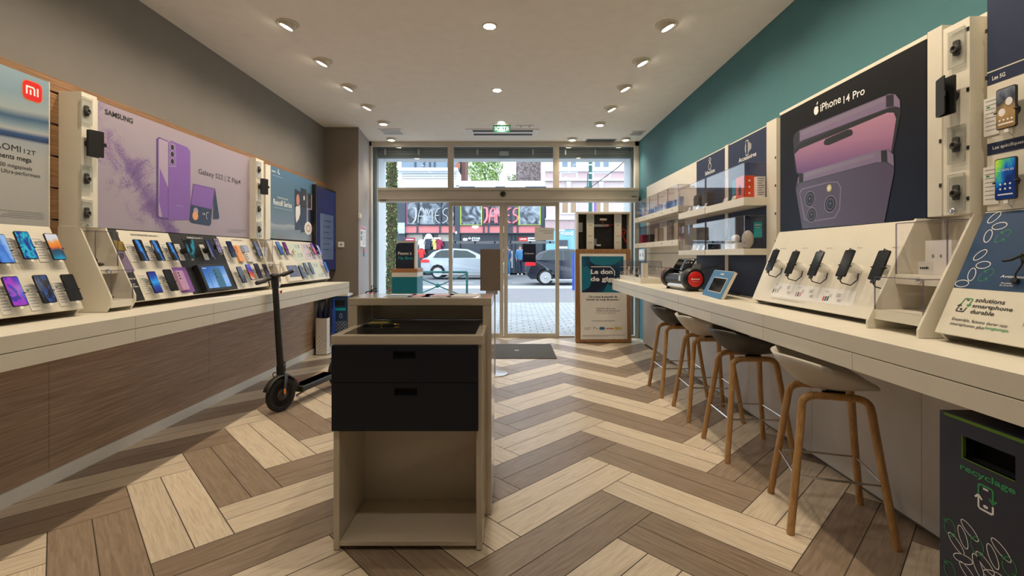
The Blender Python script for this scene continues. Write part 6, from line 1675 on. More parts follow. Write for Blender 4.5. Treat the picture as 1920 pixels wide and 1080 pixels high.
M('cream_panel').w(X2(776.3), X2(778.5), y2 + .002, y2 + .19, Z(504), Z2_(452)).w(X2(744), X2(776.3), y2 + .004, y2 + .19, Z2_(455.3), Z2_(452)).build('side_shell', t)
m = M('ink_deep'); m.mat('print_white').text(f, 'Passez à', X2(746.5), Z2_(477.5), .040, .002, width=X2(772) - X2(746.5), bold=.02); m.mat('print_teal').text(f, 'la fibre', X2(751), Z2_(486.5), .040, .002, width=X2(773) - X2(751), bold=.015, shear=.2)
m.box(f, X2(746), X2(750.5), Z2_(485), Z2_(484.2), .001, .002).box(f, X2(747), X2(750.5), Z2_(482), Z2_(481.2), .001, .002); m.build('printed_slogan', t)
# sign stand seen from behind
ys_ = F * H / (702 - CY); X = lambda px: FYx(px, ys_); Z = lambda py: H + (CY - py) * ys_ / F
t = thing('sign_stand', 'brown sign plate on a slim metal pole with glass foot, seen from behind', 'sign stand', (X(930), ys_, 0))
M('column_taupe').w(X(900.5), X(938), ys_ - .012, ys_, Z(545), Z(467)).build('sign_plate', t, bev=.003)
M('alu').w(X(923), X(929), ys_ - .005, ys_ + .03, .012, Z(520)).build('pole', t, bev=.004)
M('alu').w(X(911), X(933), ys_ + .001, ys_ + .012, Z(552), Z(540)).build('clamp_bracket', t)
M('alu').lathe(Fr((X(928), ys_ + .02, 0), (1, 0, 0), (0, 1, 0)), 0, 0, [(.15, 0), (.15, .008), (.14, .012), (0, .012)], 32).build('foot_plate', t)
# door mat
x1_, yf = onz(1036, 645, .006); x1n, yn = onz(1040, 672, .006)
M('mat_grey').w(-.80, (x1_ + x1n) / 2, yn, yf, .0, .008).mat('print_white').box(Fr((0, 0, .0085), (1, 0, 0), (0, 1, 0)), .03, .09, (yn + yf) / 2, (yn + yf) / 2 + .03, 0, .0005).build('door_mat', label='dark grey ribbed door mat inside the sliding doors', cat='door mat')
# poster frame
yf_ = F * H / (643.5 - CY); X = lambda px: FYx(px, yf_); Z = lambda py: H + (CY - py) * yf_ / F
t = thing('poster_stand', 'wooden framed Le don de gigas poster standing in front of the open cabinet', 'poster stand', ((X(1079) + X(1183)) / 2, yf_, 0))
f = FY(yf_); m = M('frame_wood')
ax0, ax1, az0, az1 = X(1079), X(1183), .0, Z(467); bw = .07
m.rrect(f, ax0, ax1, az0, az1, .03, -.05, -.02); m.box(f, ax0 + .004, ax0 + bw, .012, az1 - .004, -.02, 0).box(f, ax1 - bw, ax1 - .004, .012, az1 - .004, -.02, 0).box(f, ax0 + bw, ax1 - bw, az1 - bw, az1 - .004, -.02, 0).box(f, ax0 + bw, ax1 - bw, .012, .07, -.02, 0)
m.build('frame', t, bev=.004)
def s7(x, y): return (930 + x * .2685, 370 + y * .2685)
def fb_mat():
    m, nt, b = mk('teal_navy_fade'); tc = N(nt, 'ShaderNodeTexCoord'); n = N(nt, 'ShaderNodeTexNoise'); n.inputs['Scale'].default_value = 1.4; n.inputs['Detail'].default_value = 0; n.inputs['Distortion'].default_value = .5
    nt.links.new(tc.outputs['Object'], n.inputs['Vector']); cr = N(nt, 'ShaderNodeValToRGB'); e = cr.color_ramp.elements
    e[0].position = .38; e[0].color = (.004, .014, .05, 1); e[1].position = .66; e[1].color = (.0, .15, .27, 1); k = e.new(.5); k.color = (.0, .055, .13, 1)
    nt.links.new(n.outputs['Fac'], cr.inputs[0]); nt.links.new(cr.outputs[0], b.inputs['Base Color']); b.inputs['Roughness'].default_value = .4; MATS['teal_navy_fade'] = m
fb_mat()
m = M('white').ppoly(f, [s7(584, 393), s7(908, 394), s7(917, 990), s7(590, 992)], .001, .003)
m.mat('teal_navy_fade').ppoly(f, [s7(598, 412), s7(890, 412), s7(892, 665), s7(600, 664)], .0035)
def arc(cx, cy, rx, ry, n=20): return [s7(cx + rx * math.cos(2 * PI * i / n), cy + ry * math.sin(2 * PI * i / n)) for i in range(n)]
m.mat('teal_print')
m.ppoly(f, [s7(650, 412), s7(880, 412), s7(870, 440), s7(820, 470), s7(750, 478), s7(690, 470), s7(655, 445)], .0038)
m.ppoly(f, [s7(600, 485), s7(640, 482), s7(665, 520), s7(670, 580), s7(650, 630), s7(600, 655)], .0038)
m.ppoly(f, [s7(760, 640), s7(780, 600), s7(830, 640), s7(820, 664), s7(745, 664), ], .0038)
m.mat('print_white').ptext(f, 'Le don', s7(662, 534), s7(815, 534), s7(0, 503)[1], .005, bold=.035)
m.ptext(f, 'de gigas', s7(660, 584), s7(862, 584), s7(0, 553)[1], .005, bold=.035)
m.line(f, [f.ab(*s7(664, 485), .005), f.ab(*s7(798, 485), .005), f.ab(*s7(828, 515), .005), f.ab(*s7(828, 548), .005)], .012, .005)
m.mat('print_black').ptext(f, 'On a tous le pouvoir de', s7(648, 701), s7(846, 701), s7(0, 686)[1], .005, bold=.02); m.ptext(f, 'donner un coup de pouce !', s7(630, 720), s7(862, 720), s7(0, 706)[1], .005, bold=.02)
m.mat('print_grey').ptext(f, 'Ensemble, offrons des', s7(702, 781), s7(834, 781), s7(0, 771)[1], .005, bold=.02); m.ptext(f, 'forfaits et des smartphones', s7(702, 796), s7(866, 796), s7(0, 786)[1], .005, bold=.02); m.ptext(f, 'à ceux qui en ont besoin.', s7(702, 811), s7(838, 811), s7(0, 802)[1], .005)
a_, b_ = f.ab(*s7(668, 864), .005); m.marks(f, a_, b_, .36, .012, .005, 1)
a_, b_ = f.ab(*s7(618, 914), .005); m.mat('print_grey').marks(f, a_, b_, .10, .010, .005, 2).marks(f, a_, b_ - .02, .08, .010, .005, 3); m.line(f, [f.ab(*s7(680, 920), .005), f.ab(*s7(684, 905), .005), f.ab(*s7(712, 920), .005)], .008, .005)
m.mat('blue_frame').rrect(f, f.ab(*s7(722, 925), .005)[0], f.ab(*s7(760, 925), .005)[0], f.ab(*s7(722, 925), .005)[1], f.ab(*s7(722, 905), .005)[1], .018, .005)
a_, b_ = f.ab(*s7(768, 919), .005); m.mat('red').marks(f, a_, b_, .12, .02, .005, 4); m.mat('sticky_yellow').ppoly(f, [s7(830, 904), s7(850, 904), s7(878, 908), s7(878, 922), s7(830, 925)], .005)
a_, b_ = f.ab(*s7(604, 964), .005); m.mat('print_grey').marks(f, a_, b_, .66, .008, .005, 5).marks(f, a_, b_ - .018, .40, .008, .005, 6)
m.build('printed_poster', t)
# open cabinet behind
yk = yf_ + .10; X = lambda px: FYx(px, yk); Z = lambda py: H + (CY - py) * yk / F
t = thing('equipment_cabinet', 'tall open cream equipment cabinet with cables, behind the framed poster', 'cabinet', ((X(1083) + X(1183)) / 2, yk + .12, 0))
kx0, kx1, kz = X(1081), X(1184), Z(397); kd = .22
m = M('cream').w(kx0, kx0 + .03, yk, yk + kd, 0, kz).w(kx1 - .03, kx1, yk, yk + kd, 0, kz).w(kx0 + .03, kx1 - .03, yk, yk + kd, kz - .03, kz).w(kx0 + .03, kx1 - .03, yk, yk + kd, 0, .03); m.build('carcass', t, bev=.002)
M('black').w(kx0 + .03, kx1 - .03, yk + kd - .02, yk + kd, .03, kz - .03).build('back_plate', t)
for (pa, pb) in ((1101, 1115), (1153.5, 1167)):
    m = M('cream').w(X(pa), X(pb), yk + .06, yk + .085, .04, kz - .031); f = FY(yk + .06); m.mat('print_black')
    for py in (422, 442.5, 455): m.box(f, (X(pa) + X(pb)) / 2 - .025, (X(pa) + X(pb)) / 2 + .025, Z(py), Z(py) + .006, .0005, .001)
    m.mat('alu').box(f, X(pa) + .01, X(pb) - .01, Z(418), Z(403), .0005, .001); m.build('inner_rail', t)
f = FY(yk + .15)
M('alu').box(f, X(1116), X(1145), Z(424), Z(419.5), -.02, 0).build('power_strip', t)
M('alu').box(f, X(1087), X(1095), Z(434), Z(416), -.02, 0).build('bracket', t); M('print_grey').box(f, X(1115), X(1122), Z(460), Z(447), -.02, 0).build('power_adapter', t)
for q_ in ((1128, 1141, 412, 408), (1122, 1130, 461, 457.5)): M('print_white').box(f, X(q_[0]), X(q_[1]), Z(q_[2]), Z(q_[3]), -.01, .002).build('label_plate', t)
def cb(pts): return [Vector((X(a), yk + .13, Z(b))) for a, b in pts]
m = M('red').tube(cb([(1133, 412), (1134, 420), (1140, 424), (1152, 420)]), .006, 6); m.tube(cb([(1170, 432), (1173, 428), (1177, 432), (1174, 438), (1170, 434), (1172, 444), (1180, 458)]), .007, 6); m.build('red_cable', t)
m = M('charcoal').tube(cb([(1118, 424), (1125, 440), (1140, 450), (1150, 448)]), .005, 6).tube(cb([(1132, 424), (1136, 438), (1148, 430)]), .005, 6).tube(cb([(1090, 434), (1092, 466)]), .006, 6); m.build('grey_cable', t)
# signs stuck on the door glass
fg = FY(YS - .045)
m = M('ink_deep').ppoly(fg, [(980, 457.5), (1004.5, 457.5), (1004.5, 491.5), (980, 491.5)], 0, .004).mat('print_white').ptext(fg, 'À bientôt', (983.5, 476.5), (1001, 476.5), 473.8, .005, bold=.02)
m.build('door_sign', label='small black À bientôt sign hanging on the right door glass', cat='sign')
m = M('paper').ppoly(fg, [(1003, 426), (1039, 427.5), (1038, 450.5), (1002, 451)], 0, .0015).mat('print_grey').marks(fg, fg.ab(1011, 433.5)[0], fg.ab(1011, 433.5)[1], .23, .013, .002, 7).marks(fg, fg.ab(1019, 437.5)[0], fg.ab(1019, 437.5)[1], .15, .013, .002, 8)
m.build('door_notice', label='white paper notice taped on the right door glass, upside corner tilted', cat='notice')

# ================================================================ OUTSIDE
def gz(y):                                   # street level rises away from the shop
    P_ = [(7.9, -.01), (13.2, .055), (17.7, .14), (17.75, .14), (19.2, .15), (25, .26), (27.9, .33), (60, .5)]
    for (a, za), (b, zb) in zip(P_, P_[1:]):
        if y <= b: return za + (zb - za) * (y - a) / (b - a)
    return .5
def cobble():
    m, nt, b = mk('cobbles'); tc = N(nt, 'ShaderNodeTexCoord'); mp = N(nt, 'ShaderNodeMapping'); nt.links.new(tc.outputs['Object'], mp.inputs[0])
    br = N(nt, 'ShaderNodeTexBrick'); br.inputs['Scale'].default_value = 1; br.inputs['Brick Width'].default_value = .24; br.inputs['Row Height'].default_value = .17; br.inputs['Mortar Size'].default_value = .012
    br.inputs['Color1'].default_value = (.31, .325, .34, 1); br.inputs['Color2'].default_value = (.39, .40, .415, 1); br.inputs['Mortar'].default_value = (.17, .18, .19, 1)
    n = N(nt, 'ShaderNodeTexNoise'); n.inputs['Scale'].default_value = 3; nt.links.new(tc.outputs['Object'], n.inputs[0])
    ad = N(nt, 'ShaderNodeVectorMath'); ad.operation = 'MULTIPLY_ADD'; ad.inputs[1].default_value = (.06, .06, 0); nt.links.new(n.outputs['Color'], ad.inputs[0]); nt.links.new(mp.outputs[0], ad.inputs[2])
    nt.links.new(ad.outputs[0], br.inputs['Vector']); nt.links.new(br.outputs['Color'], b.inputs['Base Color']); b.inputs['Roughness'].default_value = .8; MATS['cobbles'] = m
    m, nt, b = mk('light_pavers'); tc = N(nt, 'ShaderNodeTexCoord'); br = N(nt, 'ShaderNodeTexBrick'); br.inputs['Scale'].default_value = 1; br.inputs['Brick Width'].default_value = .8; br.inputs['Row Height'].default_value = .35; br.inputs['Mortar Size'].default_value = .015
    br.inputs['Color1'].default_value = (.40, .415, .43, 1); br.inputs['Color2'].default_value = (.46, .47, .48, 1); br.inputs['Mortar'].default_value = (.25, .26, .27, 1)
    nt.links.new(tc.outputs['Object'], br.inputs['Vector']); nt.links.new(br.outputs['Color'], b.inputs['Base Color']); b.inputs['Roughness'].default_value = .8; MATS['light_pavers'] = m
cobble()
mat('pavement', (.20, .195, .21), .8, var=.12, scale=4); mat('road', (.17, .18, .195), .75, var=.12, scale=2)
def ground(nm, y0, y1, mt, kind='structure', x=26):
    m = M(mt).add([(-x, y0, gz(y0)), (x, y0, gz(y0)), (x, y1, gz(y1)), (-x, y1, gz(y1)), (-x, y0, gz(y0) - .3), (x, y0, gz(y0) - .3), (x, y1, gz(y1) - .3), (-x, y1, gz(y1) - .3)],
                 [(0, 1, 2, 3), (7, 6, 5, 4), (0, 4, 5, 1), (1, 5, 6, 2), (2, 6, 7, 3), (3, 7, 4, 0)])
    return m.build(nm, kind=kind)
ground('ground_cobbles', 8.0, 13.2, 'cobbles'); ground('ground_pavement', 13.2, 17.7, 'pavement'); ground('ground_kerb', 17.7, 19.2, 'light_pavers'); ground('ground_road', 19.2, 60, 'road')
m = M('print_white')
for k in range(-5, 8): m.w(k * 3.2, k * 3.2 + 1.5, 20.5, 20.62, gz(20.5) + .002, gz(20.62) + .006)
m.build('road_marking', kind='structure')
# barrier
yb3 = 12.0; X = lambda px: FYx(px, yb3); Z = lambda py: H + (CY - py) * yb3 / F
t = thing('street_barrier', 'dark green steel street barrier with crossed bars on the pavement outside', 'barrier', ((X(785) + X(876)) / 2, yb3, gz(yb3)))
bz = gz(yb3); xL, xR = X(742), X(875.5)
for xx in (xL, xR): M('dark_green').tube([(xx, yb3, bz), (xx, yb3, Z(510))], .03, 10).build('post', t)
M('dark_green').tube([(xL, yb3, Z(510)), (xR, yb3, Z(510))], .026, 10).build('top_rail', t)
cxm = X(820.5); czm = Z(535.5)
for (a, b) in (((xR, Z(513)), (X(771), Z(558))), ((X(766), Z(513)), (xR, Z(558)))):
    M('dark_green').tube([(a[0], yb3, a[1]), (b[0], yb3, b[1])], .016, 8).build('cross_bar', t)
M('dark_green').lathe(Fr((cxm, yb3 - .02, czm), (1, 0, 0), (0, 0, 1)), 0, 0, [(.055, -.04), (.055, .03), (0, .04)], 16).build('centre_boss', t)
# ivy column
def foliage(name, n, shape, size, mt, label, cat, trunk=None, group=None):
    t = thing(name, label, cat, shape(None), group)
    m = M(mt[0]); rnd = random.Random(n)
    for i in range(n):
        p = shape(rnd); m.cur = 0; m.mat(mt[rnd.randrange(len(mt))])
        s = size * rnd.uniform(.6, 1.3); u = Vector((rnd.uniform(-1, 1), rnd.uniform(-1, 1), rnd.uniform(-1, 1))).normalized(); v = u.cross(Vector((rnd.uniform(-1, 1), rnd.uniform(-1, 1), rnd.uniform(-1, 1)))).normalized()
        m.add([p - u * s, p + v * s * .5, p + u * s, p - v * s * .5], [(0, 1, 2, 3)])
    m.build('leaves', t)
    if trunk: trunk(t)
    return t
mat('leaf_fresh', (.36, .48, .14), .6); mat('leaf_dark', (.025, .055, .012), .6); mat('leaf_mid', (.07, .14, .025), .6); mat('leaf_pale', (.17, .24, .05), .6); mat('leaf_rust', (.16, .09, .03), .6)
mat('leaf_bright', (.30, .46, .14), .6); mat('bark', (.10, .07, .05), .9)
yi = 13.5; xi = FYx(734, yi)
def ivy(r):
    if r is None: return Vector((xi, yi, gz(yi)))
    an = r.uniform(0, 2 * PI); rr = .15 * r.uniform(.75, 1.15); return Vector((xi + rr * math.cos(an) , yi + rr * math.sin(an), gz(yi) + r.uniform(.05, 4.6)))
foliage('ivy_clad_post', 5200, ivy, .035, ['leaf_dark', 'leaf_dark', 'leaf_mid', 'leaf_pale', 'leaf_rust'], 'tall post wrapped in green ivy outside the left window', 'ivy',
        lambda t: M('bark').tube([(xi, yi, gz(yi)), (xi, yi, gz(yi) + 4.6)], .115, 12).build('post', t))
# tree behind the roof
yt_ = 52.0; ct = at(909, 324, yt_)
def crown(r):
    if r is None: return Vector((ct.x, yt_, gz(yt_)))
    while True:
        x, y, z = r.uniform(-1, 1), r.uniform(-1, 1), r.uniform(-1, 1)
        if x * x + y * y + z * z < 1 and r.random() < .35 + .65 * (x * x + y * y + z * z): break
    return Vector((ct.x + x * 1.75 * (1 - .45 * z) * (1 + .15 * math.sin(z * 11 + x * 3)), yt_ + y * 1.5, ct.z + 1.2 + z * 4.2))
foliage('street_tree', 7000, crown, .13, ['leaf_bright', 'leaf_mid', 'leaf_bright', 'leaf_fresh'], 'green leafy tree behind the flat roofed shop across the street', 'tree',
        lambda t: M('bark').tube([(ct.x, yt_, gz(yt_)), (ct.x, yt_, ct.z)], [.22, .1], 10).build('trunk', t))
ct2 = at(965, 337, 48)
def crown2(r):
    if r is None: return Vector((ct2.x, 48, gz(48)))
    return Vector((ct2.x + r.gauss(0, .45), 48 + r.gauss(0, .4), ct2.z + r.gauss(-.2, .5)))
foliage('street_tree', 700, crown2, .10, ['leaf_mid', 'leaf_pale'], 'small pale tree beside the pebbled gable across the street', 'tree',
        lambda t: M('bark').tube([(ct2.x, 48, gz(48)), (ct2.x, 48, ct2.z)], [.15, .06], 8).build('trunk', t))
# buildings
YBd = 28.0
X = lambda px: FYx(px, YBd); Z = lambda py: H + (CY - py) * YBd / F
fB = FY(YBd)
gB = gz(YBd)
mat('pink_wall', (.52, .38, .39), .85); mat('pink_pale', (.58, .48, .49), .85); mat('white_trim', (.66, .69, .72), .8); mat('shop_window', (.05, .06, .08), .2)
mat('sky_blue_shop', (.22, .48, .56), .7); mat('pink_band', (.55, .17, .18), .6, emit=(.8, .25, .26), es=.18); mat('slate_frame', (.035, .05, .075), .5)
mat('window_reflect', (.16, .22, .29), .15); mat('blind_tan', (.36, .24, .15), .7)
def pebble():
    m, nt, b = mk('pebbledash'); tc = N(nt, 'ShaderNodeTexCoord'); v = N(nt, 'ShaderNodeTexVoronoi'); v.inputs['Scale'].default_value = 7; nt.links.new(tc.outputs['Object'], v.inputs['Vector'])
    cr = N(nt, 'ShaderNodeValToRGB'); cr.color_ramp.elements[0].color = (.36, .31, .31, 1); cr.color_ramp.elements[1].color = (.12, .09, .09, 1); cr.color_ramp.elements[1].position = .75
    nt.links.new(v.outputs['Distance'], cr.inputs[0]); nt.links.new(cr.outputs[0], b.inputs['Base Color']); b.inputs['Roughness'].default_value = .9; MATS['pebbledash'] = m
    m, nt, b = mk('poster_photo'); tc = N(nt, 'ShaderNodeTexCoord'); n = N(nt, 'ShaderNodeTexNoise'); n.inputs['Scale'].default_value = 1.6; n.inputs['Detail'].default_value = 5; n.inputs['Distortion'].default_value = 1.2
    nt.links.new(tc.outputs['Object'], n.inputs['Vector']); cr = N(nt, 'ShaderNodeValToRGB'); cr.color_ramp.elements[0].position = .42; cr.color_ramp.elements[0].color = (.025, .035, .055, 1); cr.color_ramp.elements[1].position = .66; cr.color_ramp.elements[1].color = (.45, .52, .62, 1)
    nt.links.new(n.outputs['Fac'], cr.inputs[0]); nt.links.new(cr.outputs[0], b.inputs['Base Color']); b.inputs['Roughness'].default_value = .2; MATS['poster_photo'] = m
pebble()
# James shop
t = thing('clothing_shop', 'two storey shop with red and unlit neon lettering across the street', 'building', (X(885), YBd + 3, gB))
m = M('slate_frame').w(X(738), X(1022), YBd + .5, YBd + 5.8, gB, Z(352)); 
m.build('shop_body', t)
# left upper house part with terrace
m = M('white_trim').w(X(744), X(858), YBd + .2, YBd + 6, Z(352) , Z(318)); m.mat('white_facade').box(fB, X(744), X(858), Z(321), Z(315), -.4, .15)
m.mat('pavement'); 
for py in (325, 329.5, 334): m.box(fB, X(752), X(856), Z(py) - .02, Z(py) + .02, -.2, -.195)
m.mat('window_reflect').box(fB, X(748), X(856), Z(318), Z(286), -6, -.6); m.mat('slate_frame')
for px in (775, 792, 803, 812, 838): m.box(fB, X(px) - .05, X(px) + .05, Z(318), Z(286), -.6, -.55)
mat('brick_red', (.16, .07, .06), .9); mat('tile_red', (.35, .12, .07), .8); m.mat('brick_red').w(X(858), X(866), YBd + 2, YBd + 4, Z(338), Z(270)); m.mat('tile_red').w(X(853), X(861), YBd + .3, YBd + .5, Z(313), Z(304))
m.build('terrace_storey', t)
m = M('white_facade').box(fB, X(735), X(861), Z(352), Z(348.5), -.8, .1); m.mat('slate_frame').w(X(742), X(861), YBd - .1, YBd + .9, Z(353.5), Z(352)); m.build('left_canopy', t)
m = M('white_facade').w(X(855), X(1024), YBd - .1, YBd + 5.5, Z(350), Z(339.5)); m.mat('slate_frame').w(X(855), X(1024), YBd - .06, YBd + .5, Z(353), Z(350))
for px in (910, 966): m.mat('white_facade').box(fB, X(px) - .6, X(px) + .6, Z(351.5), Z(350), 0, .12)
m.build('flat_canopy', t)
# display windows upper row
m = M('poster_photo')
for (a, b) in ((762, 782), (784.5, 824), (826.5, 850)): m.box(fB, X(a), X(b), Z(420), Z(352.5), -.35, -.3)
for (a, b) in ((863, 902), (974, 1013)): m.box(fB, X(a), X(b), Z(420), Z(352.5), -.35, -.3)
for (a, b) in ((908, 914), (917, 939), (949, 958), (961, 969)): m.box(fB, X(a), X(b), Z(420), Z(352.5), -.35, -.3)
m.build('upper_window', t)
m = M('lime')
mat('neon_lime', (.4, .6, .05), .4, emit=(.5, .75, .08), es=.6)
m.mat('neon_lime')
for px in (862.5, 902.5, 973, 1013.5): m.box(fB, X(px) - .03, X(px) + .03, Z(421), Z(353), -.3, -.26)
for (a, b) in ((862.5, 902.5), (973, 1013.5)): m.box(fB, X(a), X(b), Z(421.5), Z(420.5), -.3, -.26)
m.mat('rock_pink').box(fB, X(760), X(762), Z(421), Z(353), -.3, -.26)
m.build('window_edging', t)
m = M('slate_frame').box(fB, X(738), X(1022), Z(423.5), Z(421.8), -.3, .05).box(fB, X(738), X(1022), Z(438), Z(436.5), -.3, .05).box(fB, X(738), X(760), gB, Z(352.8), -.3, .02).box(fB, X(853), X(862), gB, Z(352.8), -.3, .04).box(fB, X(1014), X(1022), Z(437), Z(352.8), -.3, .04)
for px in (782.5, 825, 907, 916, 960, 970.5): m.box(fB, X(px) - .05, X(px) + .05, Z(437), Z(352.8), -.3, .02)
m.box(fB, X(951), X(957.5), Z(437), Z(352.8), -.3, .01)
m.build('window_framing', t)
m = M('pink_band').box(fB, X(760), X(1014), Z(436.5), Z(423.5), -.3, -.05); m.mat('bulb').ell(fB, X(891), Z(425), .18, .08, -.04, -.03); m.build('pink_fascia', t)
m = M('shop_window').box(fB, X(762), X(853), gB, Z(438), -.45, -.35).box(fB, X(862), X(1018), gB, Z(438), -.45, -.35)
m.mat('cream_panel').box(fB, X(758), X(790), Z(452), Z(439), -.34, -.33).box(fB, X(820), X(848), Z(452), Z(439), -.34, -.33)
m.mat('slate_frame')
for px in (943, 955, 963, 970): m.box(fB, X(px) - .06, X(px) + .06, gB, Z(439), -.34, -.25)
m.mat('white_facade').box(fB, X(959), X(964), gB + .3, Z(470), -.34, -.30)
m.build('ground_floor_window', t)
def james(x0, x1, yt, yb, mt, nm, wd, off):
    """tall art deco letters bent from tube"""
    m = M(mt)
    def q(u, v): return Vector((X(x0 + (x1 - x0) * u), YBd - off, Z(yb + (yt - yb) * v)))
    L = []
    L.append([q(.0, 1), q(.055, 1), q(.10, 1), q(.12, .8), q(.115, .45), q(.09, .2), (q(.03, .03)), q(.0, .0)]); L.append([q(.03, 1), q(.075, .97), q(.09, .75), q(.085, .4), q(.06, .2), q(.0, .0)])
    L.append([q(.16, .0), q(.17, .45), q(.20, .8), q(.26, 1), q(.31, .95), q(.33, .6), q(.335, .0)]); L.append([q(.16, .45), q(.33, .45)])
    L.append([q(.39, .0), q(.38, .5), q(.37, 1), q(.42, .8), q(.455, .45), q(.50, .8), q(.55, 1), q(.56, .5), q(.565, .0)])
    L.append([q(.80, 1), q(.72, .92), q(.66, .7), q(.64, .45), (q(.67, .2)), q(.73, .05), q(.79, .0)]); L.append([q(.65, .5), q(.75, .5)])
    L.append([q(1.0, .98), q(.92, .95), q(.86, .75), q(.87, .58), q(.96, .48), q(1.0, .35), q(.97, .15), q(.85, .0)])
    for p in L: m.tube(p, wd, 6)
    m.build(nm, t)
mat('neon_red', (1, .1, .12), .4, emit=(1.0, .12, .16), es=1.6)
james(907, 971, 390, 418, 'neon_red', 'red_neon_lettering', .035, .1)
james(774, 840, 390, 418.5, 'white_trim', 'unlit_neon_lettering', .02, .1)
m = M('ink_deep'); f = Fr((0, YBd - .0, 0), (1, 0, 0), (0, 0, 1))
for (s_, xa, xb, yb_, yt2, mt, bg) in (('G-STAR', 878, 901, 448.5, 445, 'print_white', None), ('RAW', 885, 899, 452, 449.5, 'print_white', None), ("LEVI'S", 975, 987, 449.5, 447, 'print_white', 'red'),
                                       (None, 762, 776, 450, 447.5, 'print_white', 'crimson'), (None, 798, 811, 450, 447, 'print_black', 'print_white'), (None, 815, 824, 450, 447, 'print_black', 'print_white'), (None, 991, 1002, 450, 447, 'print_black', 'print_white')):
    if bg: m.mat(bg).box(f, X(xa) - .08, X(xb) + .08, Z(yb_ + 2.5), Z(yt2 - 1.8), .02, .05)
    if s_ is None: m.mat(mt).marks(f, X(xa), Z(yb_), X(xb) - X(xa), Z(yt2) - Z(yb_), .06, int(xa)); continue
    m.mat(mt).text(f, s_, X(xa), Z(yb_), Z(yt2) - Z(yb_), .06, width=X(xb) - X(xa), bold=.04)
m.mat('print_white').ell(f, X(804), Z(446), .22, .26, .02, .03).rrect(f, X(868), X(877), Z(451.5), Z(446.5), .06, .06)
m.mat('pack_pale').box(f, X(746.5), X(760), Z(438), Z(418), .1, .2); m.mat('print_white').text(f, 'James', X(749), Z(430), .22, .21, width=X(758) - X(749))
m.mat('print_white').ell(f, X(855.5), Z(436), .06, .08, .05, .06)
m.build('brand_sign', t)
# mannequin tops in the window
for k, (px, mt, w_) in enumerate(((792, 'white_facade', 1), (803, 'ink_deep', 1), (816, 'sticky_yellow', .6), (823, 'crimson', .9), (791, 'red', .8))):
    z_ = 462 if k != 4 else 478; f_ = Fr((X(px), YBd + .0, Z(z_ + 6)), (1, 0, 0), (0, 0, 1))
    m = M(mt).poly(f_, [(-.16 * w_, 0), (.16 * w_, 0), (.17 * w_, .35), (.27 * w_, .15), (.31 * w_, .2), (.2 * w_, .55), (.08 * w_, .6), (-.08 * w_, .6), (-.2 * w_, .55), (-.31 * w_, .2), (-.27 * w_, .15), (-.17 * w_, .35)], -.02, .16)
    m.build('displayed_garment', bev=.03, label=['white top displayed in the shop window across the street', 'dark jacket displayed in the shop window across the street', 'small yellow top displayed in the shop window across the street', 'dark red top displayed in the shop window across the street', 'red shorts displayed under the white top across the street'][k], cat='clothing')
# gable with pebbledash
m = M('pebbledash').w(FYx(968, YBd + 6), FYx(1021, YBd + 6), YBd + 6, YBd + 10, gB, Z(180)); m.mat('copper').w(FYx(1019, YBd + 6), FYx(1023.5, YBd + 6), YBd + 5.9, YBd + 6, gB, Z(180))
m.build('gable_house', label='tall house with pebbled gable wall behind the shop roof across the street', cat='building')
# pink building
YP = YBd - .2; fP = FY(YP)
XP = lambda px: FYx(px, YP); ZP = lambda py: H + (CY - py) * YP / F
t = thing('pink_building', 'pale pink building with white window trim at the right across the street', 'building', (XP(1120), YP + 4, gB))
m = M('pink_pale').w(XP(1024), XP(1300), YP, YP + 5.5, ZP(430), ZP(200)).mat('sky_blue_shop').w(XP(1024), XP(1300), YP + .02, YP + 5.5, gB, ZP(430)); m.build('facade_wall', t)
m = M('pink_wall')
m.box(fP, XP(1022), XP(1300), ZP(342), ZP(321.5), 0, .02).box(fP, XP(1022), XP(1300), ZP(430), ZP(412.5), 0, .03)
m.mat('white_trim').box(fP, XP(1022), XP(1300), ZP(322), ZP(320), 0, .15).box(fP, XP(1022), XP(1300), ZP(339.5), ZP(336.5), 0, .18).box(fP, XP(1022), XP(1300), ZP(412.5), ZP(409.5), 0, .15)
for px in (1066, 1127, 1188):
    m.ppoly(fP, [(px - 4, 340), (px + 5, 340), (px + 3.5, 352), (px - 2.5, 352)], 0, .12)
    m.ring(fP, 0, 0, .001, .001, .0005, .02)
    m.line(fP, [(XP(px - 15), ZP(335)), (XP(px + 16), ZP(335)), (XP(px + 16), ZP(323.5)), (XP(px - 15), ZP(323.5))], .09, .03, closed=True)
m.build('stone_trim', t)
for i, px in enumerate((1066, 1127, 1188)):
    m = M('white_trim').box(fP, XP(px - 16), XP(px + 17), ZP(320), ZP(275), 0, .06).mat('window_reflect').box(fP, XP(px - 12), XP(px - 2), ZP(313.5), ZP(280), .06, .07).box(fP, XP(px + 4), XP(px + 14), ZP(313.5), ZP(280), .06, .07); m.build('upper_window', t)
    m = M('white_trim').box(fP, XP(px - 15), XP(px + 16), ZP(402), ZP(365), 0, .06).mat('blind_tan').box(fP, XP(px - 12), XP(px - 1.5), ZP(399), ZP(370), .06, .07).box(fP, XP(px + 4), XP(px + 14), ZP(399), ZP(370), .06, .07); m.build('lower_window', t)
m = M('print_white').marks(fP, XP(1048), ZP(434), .35, .16, .03, 3); m.text(fP, 'good', XP(1050), ZP(441), .26, .03, bold=.02); m.mat('shop_window').box(fP, XP(1047), XP(1064), ZP(462), ZP(450), .0, .03).mat('white_trim').box(fP, XP(1047), XP(1064), ZP(466), ZP(462), 0, .05).mat('sky_blue_shop').box(fP, XP(1066), XP(1068), gB, ZP(448), 0, .04); m.build('blue_shop_front', t)
